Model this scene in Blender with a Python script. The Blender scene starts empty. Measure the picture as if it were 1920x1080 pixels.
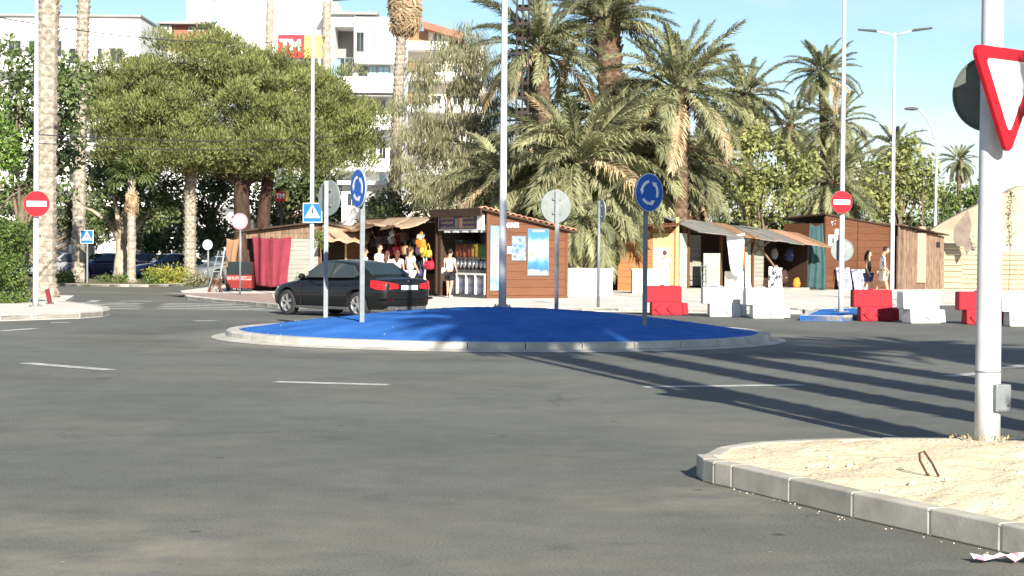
import bpy, bmesh, math, random
import numpy as np
from mathutils import Vector, Matrix, Euler

S = bpy.context.scene
C = S.collection
PI = math.pi
R = math.radians
random.seed(7)
rng = np.random.default_rng(7)

# ------------------------------------------------------------------ camera
FPX = 3500.0
CAM_H = 1.65
PITCH = math.atan(68 / FPX)
ROLL = R(0.45)
_F = Vector((0, math.cos(PITCH), -math.sin(PITCH)))
_U0 = Vector((0, math.sin(PITCH), math.cos(PITCH)))
_X = Vector((1, 0, 0))
_R = math.cos(ROLL) * _X + math.sin(ROLL) * _U0
_U = -math.sin(ROLL) * _X + math.cos(ROLL) * _U0
CAM = Vector((0, 0, CAM_H))
cam_data = bpy.data.cameras.new('camera')
cam_data.sensor_width = 36.0
cam_data.lens = FPX / 1920 * 36.0
cam_data.clip_start = 0.1
cam_data.clip_end = 6000
cam = bpy.data.objects.new('camera', cam_data)
C.objects.link(cam)
cam.matrix_world = Matrix(((_R.x, _U.x, -_F.x, CAM.x), (_R.y, _U.y, -_F.y, CAM.y), (_R.z, _U.z, -_F.z, CAM.z), (0, 0, 0, 1)))
S.camera = cam

# ------------------------------------------------------------------ world, sun, exposure
SUN_EL = R(23.5)
SUN_TO = Vector((0.26, -1.0, 0)).normalized() * math.cos(SUN_EL) + Vector((0, 0, math.sin(SUN_EL)))
world = bpy.data.worlds.new('World')
S.world = world
world.use_nodes = True
wn, wl = world.node_tree.nodes, world.node_tree.links
wn.clear()
w_out = wn.new('ShaderNodeOutputWorld')
w_bg = wn.new('ShaderNodeBackground')
w_sky = wn.new('ShaderNodeTexSky')
w_sky.sky_type = 'NISHITA'
w_sky.sun_disc = False
w_sky.sun_elevation = SUN_EL
w_sky.sun_rotation = math.atan2(SUN_TO.x, SUN_TO.y)
w_sky.altitude = 0.0
w_sky.air_density = 1.0
w_sky.dust_density = 0.2
w_sky.ozone_density = 3.5
w_tc = wn.new('ShaderNodeTexCoord')
w_map = wn.new('ShaderNodeMapping')
w_map.inputs['Scale'].default_value = (1.0, 1.0, 3.2)
w_map.inputs['Location'].default_value = (0.35, 0.1, 0.12)
w_noise = wn.new('ShaderNodeTexNoise')
w_noise.inputs['Scale'].default_value = 3.4
w_noise.inputs['Detail'].default_value = 7
w_noise.inputs['Roughness'].default_value = 0.55
w_ramp = wn.new('ShaderNodeValToRGB')
w_ramp.color_ramp.elements[0].position = 0.50
w_ramp.color_ramp.elements[0].color = (0, 0, 0, 1)
w_ramp.color_ramp.elements[1].position = 0.72
w_ramp.color_ramp.elements[1].color = (0.9, 0.9, 0.9, 1)
w_mix = wn.new('ShaderNodeMix')
w_mix.data_type = 'RGBA'
w_mix.inputs['B'].default_value = (7.2, 7.4, 7.6, 1)
wl.new(w_tc.outputs['Generated'], w_map.inputs['Vector'])
wl.new(w_map.outputs['Vector'], w_noise.inputs['Vector'])
wl.new(w_noise.outputs['Fac'], w_ramp.inputs['Fac'])
w_sep = wn.new('ShaderNodeSeparateXYZ')
wl.new(w_tc.outputs['Generated'], w_sep.inputs[0])
w_haze = wn.new('ShaderNodeMapRange'); w_haze.interpolation_type = 'SMOOTHSTEP'
w_haze.inputs['From Min'].default_value = 0.02; w_haze.inputs['From Max'].default_value = 0.085
w_haze.inputs['To Min'].default_value = 0.7; w_haze.inputs['To Max'].default_value = 0.0
wl.new(w_sep.outputs['Z'], w_haze.inputs['Value'])
w_max = wn.new('ShaderNodeMath'); w_max.operation = 'MAXIMUM'
wl.new(w_ramp.outputs['Color'], w_max.inputs[0]); wl.new(w_haze.outputs['Result'], w_max.inputs[1])
wl.new(w_max.outputs[0], w_mix.inputs['Factor'])
wl.new(w_sky.outputs['Color'], w_mix.inputs['A'])
wl.new(w_mix.outputs['Result'], w_bg.inputs['Color'])
w_bg.inputs['Strength'].default_value = 0.064
wl.new(w_bg.outputs['Background'], w_out.inputs['Surface'])

sun_data = bpy.data.lights.new('sun', 'SUN')
sun_data.energy = 5.0
sun_data.angle = R(0.5)
sun_data.color = (1.0, 0.93, 0.82)
sun = bpy.data.objects.new('sun', sun_data)
C.objects.link(sun)
sun.rotation_euler = SUN_TO.to_track_quat('Z', 'Y').to_euler()

S.view_settings.view_transform = 'Standard'
S.view_settings.look = 'None'
S.view_settings.exposure = 1.22
S.view_settings.gamma = 1.0
S.view_settings.use_curve_mapping = False
S.cycles.max_bounces = 6
S.cycles.diffuse_bounces = 3
S.cycles.transparent_max_bounces = 12

# ------------------------------------------------------------------ measuring helpers
def ray(px, py):
    return _F * FPX + _R * (px - 960) + _U * (540 - py)
def at(px, py, Y):
    d = ray(px, py)
    return CAM + d * (Y / d.y)
def gnd(px, py, z=0.0):
    d = ray(px, py)
    return CAM + d * ((z - CAM_H) / d.z)
def wx(px, Y, py=472):
    return at(px, py, Y).x
def wz(py, px, Y):
    return at(px, py, Y).z

# ------------------------------------------------------------------ mesh builder
class MB:
    def __init__(s):
        s.v, s.f, s.m = [], [], []
    def add(s, vs, fs, m=0):
        b = len(s.v)
        s.v += [tuple(v) for v in vs]
        for f in fs:
            s.f.append(tuple(b + i for i in f)); s.m.append(m)
        return s
    def box(s, x0, x1, y0, y1, z0, z1, m=0):
        return s.add([(x0,y0,z0),(x1,y0,z0),(x1,y1,z0),(x0,y1,z0),(x0,y0,z1),(x1,y0,z1),(x1,y1,z1),(x0,y1,z1)],
                     [(0,3,2,1),(4,5,6,7),(0,1,5,4),(1,2,6,5),(2,3,7,6),(3,0,4,7)], m)
    def hexa(s, b, t, m=0):      # b, t: four points each, same winding (ccw from above)
        return s.add(list(b) + list(t), [(3,2,1,0),(4,5,6,7),(0,1,5,4),(1,2,6,5),(2,3,7,6),(3,0,4,7)], m)
    def bar(s, p0, p1, w, h, m=0, up=(0,0,1)):
        p0, p1 = Vector(p0), Vector(p1)
        d = (p1 - p0).normalized()
        u = Vector(up)
        if abs(d.dot(u)) > 0.97: u = Vector((0, 1, 0))
        a = d.cross(u).normalized(); b = a.cross(d).normalized()
        q = [(-w/2,-h/2),(w/2,-h/2),(w/2,h/2),(-w/2,h/2)]
        vs = [p0 + a*x + b*y for x, y in q] + [p1 + a*x + b*y for x, y in q]
        return s.add(vs, [(0,1,2,3),(7,6,5,4),(0,4,5,1),(1,5,6,2),(2,6,7,3),(3,7,4,0)], m)
    def tube(s, pts, rad, n=8, m=0, cap=True):
        pts = [Vector(p) for p in pts]
        if not hasattr(rad, '__len__'): rad = [rad]*len(pts)
        b = len(s.v); prev = None
        for i, p in enumerate(pts):
            d = (pts[min(i+1, len(pts)-1)] - pts[max(i-1, 0)])
            d = d.normalized() if d.length > 1e-9 else Vector((0,0,1))
            if prev is None:
                u = Vector((1,0,0)) if abs(d.x) < 0.9 else Vector((0,1,0))
            else: u = prev
            a = (u - d*u.dot(d)).normalized(); prev = a
            c = d.cross(a)
            for k in range(n):
                t = 2*PI*k/n
                s.v.append(tuple(p + a*(rad[i]*math.cos(t)) + c*(rad[i]*math.sin(t))))
        for i in range(len(pts)-1):
            for k in range(n):
                k2 = (k+1) % n
                s.f.append((b+i*n+k, b+i*n+k2, b+(i+1)*n+k2, b+(i+1)*n+k)); s.m.append(m)
        if cap:
            s.f.append(tuple(b+k for k in reversed(range(n)))); s.m.append(m)
            e = b + (len(pts)-1)*n
            s.f.append(tuple(e+k for k in range(n))); s.m.append(m)
        return s
    def prism(s, poly, y0, y1, m=0):   # polygon in x,z (ccw seen from -y), extruded in y
        n = len(poly)
        vs = [(x, y0, z) for x, z in poly] + [(x, y1, z) for x, z in poly]
        fs = [tuple(range(n)), tuple(range(2*n-1, n-1, -1))]
        fs += [(i, n+i, n+(i+1) % n, (i+1) % n) for i in range(n)]
        return s.add(vs, fs, m)
    def slab(s, poly, z0, z1, m=0):    # polygon in x,y (ccw from above), extruded in z
        n = len(poly)
        vs = [(p[0], p[1], z0) for p in poly] + [(p[0], p[1], z1) for p in poly]
        fs = [tuple(reversed(range(n))), tuple(range(n, 2*n))]
        fs += [(i, (i+1) % n, n+(i+1) % n, n+i) for i in range(n)]
        return s.add(vs, fs, m)
    def ball(s, c, r, nu=12, nv=8, m=0, fn=None):
        c = Vector(c)
        if not hasattr(r, '__len__'): r = (r, r, r)
        b = len(s.v)
        for j in range(1, nv):
            ph = PI*j/nv
            for i in range(nu):
                th = 2*PI*i/nu
                d = Vector((math.sin(ph)*math.cos(th), math.sin(ph)*math.sin(th), math.cos(ph)))
                k = fn(d) if fn else 1.0
                s.v.append((c.x+d.x*r[0]*k, c.y+d.y*r[1]*k, c.z+d.z*r[2]*k))
        s.v.append((c.x, c.y, c.z+r[2])); s.v.append((c.x, c.y, c.z-r[2]))
        top, bot = len(s.v)-2, len(s.v)-1
        for j in range(nv-2):
            for i in range(nu):
                i2 = (i+1) % nu
                s.f.append((b+j*nu+i, b+(j+1)*nu+i, b+(j+1)*nu+i2, b+j*nu+i2)); s.m.append(m)
        for i in range(nu):
            i2 = (i+1) % nu
            s.f.append((top, b+i, b+i2)); s.m.append(m)
            s.f.append((bot, b+(nv-2)*nu+i2, b+(nv-2)*nu+i)); s.m.append(m)
        return s
    def mesh(s, name, mats, smooth=False):
        me = bpy.data.meshes.new(name)
        me.from_pydata(s.v, [], s.f)
        for mt in (mats if isinstance(mats, (list, tuple)) else [mats]):
            me.materials.append(mt)
        if any(s.m): me.polygons.foreach_set('material_index', s.m)
        if smooth:
            me.polygons.foreach_set('use_smooth', [True]*len(me.polygons))
        me.update()
        return me
    def build(s, name, mats, parent=None, smooth=False, bevel=0.0, loc=None, rot=None):
        o = put(name, s.mesh(name, mats, smooth), parent, loc, rot)
        if bevel:
            b = o.modifiers.new('Bevel', 'BEVEL'); b.width = bevel; b.segments = 2; b.limit_method = 'ANGLE'; b.angle_limit = R(40)
        return o

def put(name, mesh, parent=None, loc=None, rot=None):
    o = bpy.data.objects.new(name, mesh)
    C.objects.link(o)
    if parent is not None: o.parent = parent
    if loc is not None: o.location = loc
    if rot is not None: o.rotation_euler = rot
    return o
def tag(o, label=None, cat=None, group=None, kind=None):
    if label: o['label'] = label
    if cat: o['category'] = cat
    if group: o['group'] = group
    if kind: o['kind'] = kind
    return o
def thing(name, label, cat, loc=(0,0,0), rz=0.0, group=None):
    o = bpy.data.objects.new(name, None)
    C.objects.link(o)
    o.location = loc; o.rotation_euler = (0, 0, rz); o.empty_display_size = 0.3
    return tag(o, label, cat, group)
def copy_tree(o, parent=None):
    c = o.copy(); C.objects.link(c); c.parent = parent
    for ch in list(o.children): copy_tree(ch, c)
    return c

# ------------------------------------------------------------------ materials (procedural)
def _new(name):
    m = bpy.data.materials.new(name); m.use_nodes = True
    nt = m.node_tree
    return m, nt, nt.nodes['Principled BSDF']
def pm(name, c1, c2=None, scale=4.0, rough=0.7, metal=0.0, bump=0.0, bscale=None, stretch=(1,1,1), detail=5, lo=0.35, hi=0.65, spec=0.2, coat=0.0, objrand=0.0):
    m, nt, b = _new(name)
    N, L = nt.nodes, nt.links
    b.inputs['Roughness'].default_value = rough
    b.inputs['Metallic'].default_value = metal
    b.inputs['Specular IOR Level'].default_value = spec
    if coat: b.inputs['Coat Weight'].default_value = coat; b.inputs['Coat Roughness'].default_value = 0.04
    if c2 is None: c2 = tuple(x*0.82 for x in c1)
    tc = N.new('ShaderNodeTexCoord'); mp = N.new('ShaderNodeMapping')
    mp.inputs['Scale'].default_value = stretch
    L.new(tc.outputs['Object'], mp.inputs['Vector'])
    no = N.new('ShaderNodeTexNoise'); no.inputs['Scale'].default_value = scale; no.inputs['Detail'].default_value = detail
    no.inputs['Roughness'].default_value = 0.6
    L.new(mp.outputs['Vector'], no.inputs['Vector'])
    r = N.new('ShaderNodeValToRGB')
    r.color_ramp.elements[0].position = lo; r.color_ramp.elements[0].color = (*c1, 1)
    r.color_ramp.elements[1].position = hi; r.color_ramp.elements[1].color = (*c2, 1)
    L.new(no.outputs['Fac'], r.inputs['Fac'])
    col = r.outputs['Color']
    if objrand:
        oi = N.new('ShaderNodeObjectInfo'); hs = N.new('ShaderNodeHueSaturation'); mr = N.new('ShaderNodeMapRange')
        mr.inputs['To Min'].default_value = 1-objrand; mr.inputs['To Max'].default_value = 1+objrand
        L.new(oi.outputs['Random'], mr.inputs['Value']); L.new(mr.outputs['Result'], hs.inputs['Value'])
        L.new(col, hs.inputs['Color']); col = hs.outputs['Color']
    L.new(col, b.inputs['Base Color'])
    if bump:
        n2 = N.new('ShaderNodeTexNoise'); n2.inputs['Scale'].default_value = bscale or scale*6; n2.inputs['Detail'].default_value = 4
        L.new(mp.outputs['Vector'], n2.inputs['Vector'])
        bp = N.new('ShaderNodeBump'); bp.inputs['Strength'].default_value = bump; bp.inputs['Distance'].default_value = 0.02
        L.new(n2.outputs['Fac'], bp.inputs['Height']); L.new(bp.outputs['Normal'], b.inputs['Normal'])
    return m
def leafm(name, c1, c2, scale=0.8, trans=0.3, objrand=0.0, tint=1.15):
    m = bpy.data.materials.new(name); m.use_nodes = True
    nt = m.node_tree; N, L = nt.nodes, nt.links
    N.clear()
    out = N.new('ShaderNodeOutputMaterial')
    tc = N.new('ShaderNodeTexCoord'); no = N.new('ShaderNodeTexNoise'); no.inputs['Scale'].default_value = scale; no.inputs['Detail'].default_value = 3
    L.new(tc.outputs['Object'], no.inputs['Vector'])
    ge = N.new('ShaderNodeNewGeometry')
    ad = N.new('ShaderNodeMath'); ad.operation = 'MULTIPLY_ADD'; ad.inputs[1].default_value = 0.55; 
    L.new(ge.outputs['Random Per Island'], ad.inputs[0])
    sb = N.new('ShaderNodeMath'); sb.operation = 'SUBTRACT'; sb.inputs[1].default_value = 0.27
    L.new(no.outputs['Fac'], sb.inputs[0]); L.new(sb.outputs[0], ad.inputs[2])
    r = N.new('ShaderNodeValToRGB')
    r.color_ramp.elements[0].position = 0.2; r.color_ramp.elements[0].color = (*c1, 1)
    r.color_ramp.elements[1].position = 0.8; r.color_ramp.elements[1].color = (*c2, 1)
    L.new(ad.outputs[0], r.inputs['Fac'])
    col = r.outputs['Color']
    if objrand:
        oi = N.new('ShaderNodeObjectInfo'); hs = N.new('ShaderNodeHueSaturation'); mr = N.new('ShaderNodeMapRange')
        mr.inputs['To Min'].default_value = 1-objrand; mr.inputs['To Max'].default_value = 1+objrand
        L.new(oi.outputs['Random'], mr.inputs['Value']); L.new(mr.outputs['Result'], hs.inputs['Value'])
        L.new(col, hs.inputs['Color']); col = hs.outputs['Color']
    pr = N.new('ShaderNodeBsdfPrincipled'); pr.inputs['Roughness'].default_value = 0.5; pr.inputs['Specular IOR Level'].default_value = 0.35
    tr = N.new('ShaderNodeBsdfTranslucent')
    L.new(col, pr.inputs['Base Color']); L.new(col, tr.inputs['Color'])
    mx = N.new('ShaderNodeMixShader'); mx.inputs['Fac'].default_value = trans
    L.new(pr.outputs[0], mx.inputs[1]); L.new(tr.outputs[0], mx.inputs[2]); L.new(mx.outputs[0], out.inputs['Surface'])
    return m

# asphalt: aged grey with paler dusty patches, fine aggregate, dark rubber arcs near the island
RC = Vector((-0.25, 36.0, 0))          # roundabout centre
def asphalt_mat():
    m, nt, b = _new('asphalt'); N, L = nt.nodes, nt.links
    b.inputs['Roughness'].default_value = 0.88; b.inputs['Specular IOR Level'].default_value = 0.25
    tc = N.new('ShaderNodeTexCoord')
    def noise(sc, det, ro=0.6):
        n = N.new('ShaderNodeTexNoise'); n.inputs['Scale'].default_value = sc; n.inputs['Detail'].default_value = det; n.inputs['Roughness'].default_value = ro
        L.new(tc.outputs['Object'], n.inputs['Vector']); return n
    def ramp(src, p0, c0, p1, c1):
        r = N.new('ShaderNodeValToRGB'); e = r.color_ramp.elements
        e[0].position = p0; e[0].color = (*c0, 1); e[1].position = p1; e[1].color = (*c1, 1)
        L.new(src, r.inputs['Fac']); return r.outputs['Color']
    def mul(a, c, f=1.0):
        x = N.new('ShaderNodeMix'); x.data_type = 'RGBA'; x.blend_type = 'MULTIPLY'; x.inputs['Factor'].default_value = f
        L.new(a, x.inputs['A']); L.new(c, x.inputs['B']); return x.outputs['Result']
    base = ramp(noise(0.35, 5).outputs['Fac'], 0.32, (0.118, 0.122, 0.112), 0.7, (0.150, 0.153, 0.139))
    fine = ramp(noise(55, 3, 0.7).outputs['Fac'], 0.3, (0.52, 0.52, 0.52), 0.72, (1.45, 1.45, 1.43))
    mid = ramp(noise(2.2, 6, 0.7).outputs['Fac'], 0.3, (0.86, 0.86, 0.86), 0.7, (1.12, 1.12, 1.11))
    col = mul(mul(base, fine), mid)
    # worn lanes: rings round the island
    sv = N.new('ShaderNodeVectorMath'); sv.operation = 'DISTANCE'; sv.inputs[1].default_value = RC
    wob = noise(0.5, 3); 
    L.new(tc.outputs['Object'], sv.inputs[0])
    ad = N.new('ShaderNodeMath'); ad.operation = 'MULTIPLY_ADD'; ad.inputs[1].default_value = 1.2
    L.new(wob.outputs['Fac'], ad.inputs[0]); L.new(sv.outputs['Value'], ad.inputs[2])
    mr = N.new('ShaderNodeMapRange'); mr.inputs['From Min'].default_value = 5.4; mr.inputs['From Max'].default_value = 26
    L.new(ad.outputs[0], mr.inputs['Value'])
    rr = N.new('ShaderNodeValToRGB'); e = rr.color_ramp.elements
    e[0].position = 0.0; e[0].color = (1.35, 1.32, 1.22, 1); e[1].position = 1.0; e[1].color = (1.0, 0.99, 0.95, 1)
    for p, c in ((0.055, 1.15), (0.09, 0.80), (0.14, 0.84), (0.20, 1.02), (0.31, 0.98), (0.42, 0.90), (0.55, 0.98), (0.72, 0.90)):
        x = e.new(p); x.color = (c, c, c*0.985, 1)
    L.new(mr.outputs['Result'], rr.inputs['Fac'])
    col = mul(col, rr.outputs['Color'])
    # sandy dust blown onto the asphalt, in patches
    du = N.new('ShaderNodeMix'); du.data_type = 'RGBA'; du.inputs['B'].default_value = (0.30, 0.27, 0.20, 1)
    df0 = ramp(noise(0.16, 7, 0.65).outputs['Fac'], 0.50, (0, 0, 0), 0.78, (0.45, 0.45, 0.45))
    dd = None
    for cx, cy, rr in ((-2.4, 9.5, 3.2), (1.2, 12.4, 1.3), (-4.2, 31.5, 3.0), (1.9, 9.2, 1.6)):      # drifts of sand: kerb feet, lane edges
        dv = N.new('ShaderNodeVectorMath'); dv.operation = 'DISTANCE'; dv.inputs[1].default_value = (cx, cy, 0); L.new(tc.outputs['Object'], dv.inputs[0])
        mq = N.new('ShaderNodeMapRange'); mq.inputs['From Min'].default_value = rr; mq.inputs['From Max'].default_value = 0.0; mq.inputs['To Max'].default_value = 1.5
        L.new(dv.outputs['Value'], mq.inputs['Value'])
        if dd is None: dd = mq.outputs['Result']
        else:
            mm = N.new('ShaderNodeMath'); mm.operation = 'MAXIMUM'; L.new(dd, mm.inputs[0]); L.new(mq.outputs['Result'], mm.inputs[1]); dd = mm.outputs[0]
    pn = ramp(noise(0.8, 8, 0.7).outputs['Fac'], 0.42, (0, 0, 0), 0.75, (0.75, 0.75, 0.75))
    pmul = N.new('ShaderNodeMath'); pmul.operation = 'MULTIPLY'; L.new(dd, pmul.inputs[0]); L.new(pn, pmul.inputs[1])
    pmax = N.new('ShaderNodeMath'); pmax.operation = 'MAXIMUM'; pmax.use_clamp = True; L.new(df0, pmax.inputs[0]); L.new(pmul.outputs[0], pmax.inputs[1]); df = pmax.outputs[0]
    L.new(df, du.inputs['Factor']); L.new(col, du.inputs['A']); col = du.outputs['Result']
    # small pale specks and dark tar spots
    vo = N.new('ShaderNodeTexVoronoi'); vo.inputs['Scale'].default_value = 2.3; L.new(tc.outputs['Object'], vo.inputs['Vector'])
    sp = ramp(vo.outputs['Distance'], 0.022, (1.9, 1.9, 1.85), 0.035, (1, 1, 1)); col = mul(col, sp)
    vo2 = N.new('ShaderNodeTexVoronoi'); vo2.inputs['Scale'].default_value = 0.85; L.new(tc.outputs['Object'], vo2.inputs['Vector'])
    sp2 = ramp(vo2.outputs['Distance'], 0.02, (0.45, 0.45, 0.45), 0.045, (1, 1, 1)); col = mul(col, sp2)
    # hairline cracks, only in some stretches
    dn = noise(0.9, 4); wv = N.new('ShaderNodeVectorMath'); wv.operation = 'MULTIPLY_ADD'; wv.inputs[1].default_value = (1.4, 1.4, 0)
    L.new(dn.outputs['Color'], wv.inputs[0]); L.new(tc.outputs['Object'], wv.inputs[2])
    vc = N.new('ShaderNodeTexVoronoi'); vc.feature = 'DISTANCE_TO_EDGE'; vc.inputs['Scale'].default_value = 0.33; L.new(wv.outputs[0], vc.inputs['Vector'])
    cr = ramp(vc.outputs['Distance'], 0.0025, (0.5, 0.5, 0.5), 0.006, (1, 1, 1))
    cm = N.new('ShaderNodeMix'); cm.data_type = 'RGBA'; cm.blend_type = 'MULTIPLY'
    L.new(ramp(noise(0.23, 2).outputs['Fac'], 0.5, (0, 0, 0), 0.6, (0.8, 0.8, 0.8)), cm.inputs['Factor']); L.new(col, cm.inputs['A']); L.new(cr, cm.inputs['B']); col = cm.outputs['Result']
    # oil and tyre stains
    st = ramp(noise(0.75, 6, 0.7).outputs['Fac'], 0.60, (1, 1, 1), 0.74, (0.68, 0.68, 0.69)); col = mul(col, st)
    L.new(col, b.inputs['Base Color'])
    bp = N.new('ShaderNodeBump'); bp.inputs['Strength'].default_value = 0.35; bp.inputs['Distance'].default_value = 0.006
    L.new(noise(70, 3, 0.7).outputs['Fac'], bp.inputs['Height']); L.new(bp.outputs['Normal'], b.inputs['Normal'])
    return m

M = {}
M['asphalt'] = asphalt_mat()
M['paint'] = pm('road_paint', (0.50, 0.50, 0.47), (0.22, 0.22, 0.21), scale=5, rough=0.8, lo=0.4, hi=0.75)
M['blue_ground'] = pm('blue_ground', (0.020, 0.108, 0.38), (0.050, 0.190, 0.54), scale=1.3, rough=0.95, bump=1.0, bscale=38, spec=0.1, detail=9, lo=.3, hi=.72)
M['kerb'] = pm('kerb_concrete', (0.52, 0.50, 0.44), (0.38, 0.365, 0.32), scale=3, rough=0.9, bump=0.35, bscale=40, objrand=0.10)
M['kerb_grey'] = pm('kerb_grey_concrete', (0.48, 0.45, 0.38), (0.33, 0.31, 0.26), scale=3, rough=0.9, bump=0.06, bscale=50, objrand=0.12)
M['mortar'] = pm('mortar', (0.70, 0.66, 0.57), (0.58, 0.54, 0.46), scale=8, rough=0.95)
M['apron'] = pm('apron_concrete', (0.50, 0.48, 0.42), (0.34, 0.33, 0.29), scale=1.6, rough=0.9, bump=0.2)
M['sand'] = pm('sand', (0.76, 0.66, 0.46), (0.60, 0.50, 0.34), scale=1.8, rough=0.97, bump=0.8, bscale=28, spec=0.1)
M['paving'] = pm('paving', (0.68, 0.64, 0.57), (0.54, 0.51, 0.45), scale=0.8, rough=0.9, bump=0.15)
M['paving_red'] = pm('paving_red', (0.40, 0.30, 0.25), (0.30, 0.22, 0.19), scale=1.5, rough=0.9, bump=0.2)
M['earth'] = pm('earth', (0.20, 0.16, 0.10), (0.10, 0.10, 0.05), scale=0.9, rough=0.95, bump=0.4)
M['galv'] = pm('galvanised_steel', (0.22, 0.24, 0.25), (0.17, 0.19, 0.20), scale=9, rough=0.5, metal=0.3, bump=0.03)
M['pole_white'] = pm('pale_grey_paint', (0.56, 0.57, 0.58), (0.44, 0.45, 0.47), scale=3, rough=0.5, metal=0.05)
M['sign_back'] = pm('aluminium_sign_back', (0.26, 0.29, 0.28), (0.20, 0.23, 0.22), scale=4, rough=0.7, metal=0.2)
M['sign_blue'] = pm('sign_blue', (0.012, 0.10, 0.42), (0.015, 0.11, 0.45), scale=3, rough=0.4)
M['sign_cyan'] = pm('sign_light_blue', (0.018, 0.13, 0.36), (0.02, 0.14, 0.38), scale=3, rough=0.4)
M['sign_red'] = pm('sign_red', (0.42, 0.012, 0.022), (0.37, 0.011, 0.02), scale=3, rough=0.4)
M['sign_pink'] = pm('faded_red_film', (0.62, 0.24, 0.30), (0.52, 0.18, 0.24), scale=8, rough=0.5)
M['white'] = pm('white_paint', (0.80, 0.80, 0.78), (0.72, 0.72, 0.70), scale=3, rough=0.5)
M['black'] = pm('black_plastic', (0.016, 0.016, 0.018), (0.024, 0.024, 0.026), scale=6, rough=0.55)
M['dark_grey'] = pm('dark_grey_plastic', (0.06, 0.06, 0.065), (0.09, 0.09, 0.095), scale=6, rough=0.6)
M['barrier_red'] = pm('barrier_red_plastic', (0.33, 0.020, 0.031), (0.27, 0.016, 0.026), scale=2.5, rough=0.75, bump=0.06, detail=9)
M['barrier_white'] = pm('barrier_white_plastic', (0.60, 0.60, 0.60), (0.40, 0.385, 0.37), scale=2.5, detail=9, lo=.42, hi=.8, rough=0.75, bump=0.06)
M['orange_wood'] = pm('orange_wood', (0.160, 0.070, 0.037), (0.128, 0.053, 0.027), scale=3, rough=0.65, bump=0.2, stretch=(0.6, 0.6, 9), objrand=0.10)
M['brown_wood'] = pm('brown_wood', (0.135, 0.058, 0.030), (0.100, 0.040, 0.020), scale=3, rough=0.7, bump=0.2, stretch=(0.6, 0.6, 9), objrand=0.10)
M['old_wood'] = pm('weathered_wood', (0.24, 0.165, 0.115), (0.11, 0.070, 0.048), scale=3, rough=0.85, bump=0.4, stretch=(6, 6, 0.8), objrand=0.22)
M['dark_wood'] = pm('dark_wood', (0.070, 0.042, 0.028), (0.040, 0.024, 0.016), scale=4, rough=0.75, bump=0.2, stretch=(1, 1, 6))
M['yellow_wood'] = pm('yellow_wood', (0.50, 0.40, 0.20), (0.44, 0.34, 0.16), scale=3, rough=0.6)
M['green_board'] = pm('grey_green_board', (0.36, 0.39, 0.33), (0.27, 0.30, 0.25), scale=2, rough=0.75, bump=0.15, stretch=(0.7, 0.7, 7), objrand=0.08)
M['grey_board'] = pm('grey_board', (0.30, 0.30, 0.26), (0.22, 0.22, 0.19), scale=2, rough=0.8, bump=0.15, stretch=(0.7, 0.7, 7), objrand=0.08)
M['roof_felt'] = pm('roof_felt', (0.15, 0.155, 0.15), (0.24, 0.215, 0.19), scale=2.2, rough=0.9, bump=0.3, objrand=0.14)
M['roof_tile'] = pm('roof_tile', (0.52, 0.29, 0.20), (0.36, 0.18, 0.12), scale=5, rough=0.85, objrand=0.2)
M['thatch'] = pm('tan_canvas', (0.46, 0.33, 0.22), (0.33, 0.22, 0.14), scale=3, rough=0.9, bump=0.4)
M['burgundy'] = pm('burgundy_cloth', (0.22, 0.036, 0.055), (0.175, 0.026, 0.042), scale=2.2, rough=0.85, bump=0.3, bscale=8)
M['teal_cloth'] = pm('teal_cloth', (0.050, 0.100, 0.108), (0.034, 0.074, 0.082), scale=2.2, rough=0.85, bump=0.3, bscale=8)
M['white_cloth'] = pm('white_cloth', (0.80, 0.80, 0.79), (0.70, 0.70, 0.70), scale=2.2, rough=0.9)
M['orange_cloth'] = pm('orange_cloth', (0.55, 0.11, 0.03), (0.45, 0.08, 0.02), scale=2.2, rough=0.9)
M['concrete_white'] = pm('whitewashed_concrete', (0.72, 0.69, 0.62), (0.62, 0.59, 0.52), scale=1.2, rough=0.85)
M['concrete_cream'] = pm('cream_concrete', (0.60, 0.54, 0.42), (0.52, 0.46, 0.36), scale=1.2, rough=0.85)
M['bldg_white'] = pm('white_render', (0.80, 0.79, 0.77), (0.74, 0.73, 0.71), scale=0.3, rough=0.85)
M['bldg_cream'] = pm('cream_render', (0.72, 0.66, 0.56), (0.66, 0.60, 0.50), scale=0.3, rough=0.85)
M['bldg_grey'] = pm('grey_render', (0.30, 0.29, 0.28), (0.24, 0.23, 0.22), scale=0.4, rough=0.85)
M['brick'] = pm('brick_render', (0.36, 0.15, 0.10), (0.30, 0.12, 0.08), scale=1.0, rough=0.85)
M['awning'] = pm('tan_awning', (0.30, 0.18, 0.10), (0.24, 0.14, 0.08), scale=1.0, rough=0.85)
M['glass_dark'] = pm('dark_glass', (0.020, 0.026, 0.030), (0.028, 0.034, 0.038), scale=2, rough=0.06, spec=0.8)
M['glass_blue'] = pm('blue_glass', (0.20, 0.33, 0.38), (0.26, 0.40, 0.44), scale=0.8, rough=0.08, spec=0.8)
M['steel'] = pm('stainless_steel', (0.50, 0.51, 0.52), (0.38, 0.39, 0.40), scale=5, rough=0.3, metal=0.9)
M['rust'] = pm('rusty_metal', (0.05, 0.030, 0.022), (0.09, 0.045, 0.025), scale=15, rough=0.9)
M['tarp'] = pm('beige_tarp', (0.46, 0.40, 0.29), (0.36, 0.30, 0.21), scale=0.6, rough=0.85, bump=0.5, bscale=2.0)
M['sheet'] = pm('beige_sheet_metal', (0.42, 0.36, 0.24), (0.33, 0.28, 0.19), scale=0.7, rough=0.6)
M['bark_palm'] = pm('palm_bark', (0.17, 0.115, 0.075), (0.085, 0.055, 0.035), scale=5, rough=0.95, bump=0.8, bscale=16)
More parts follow.
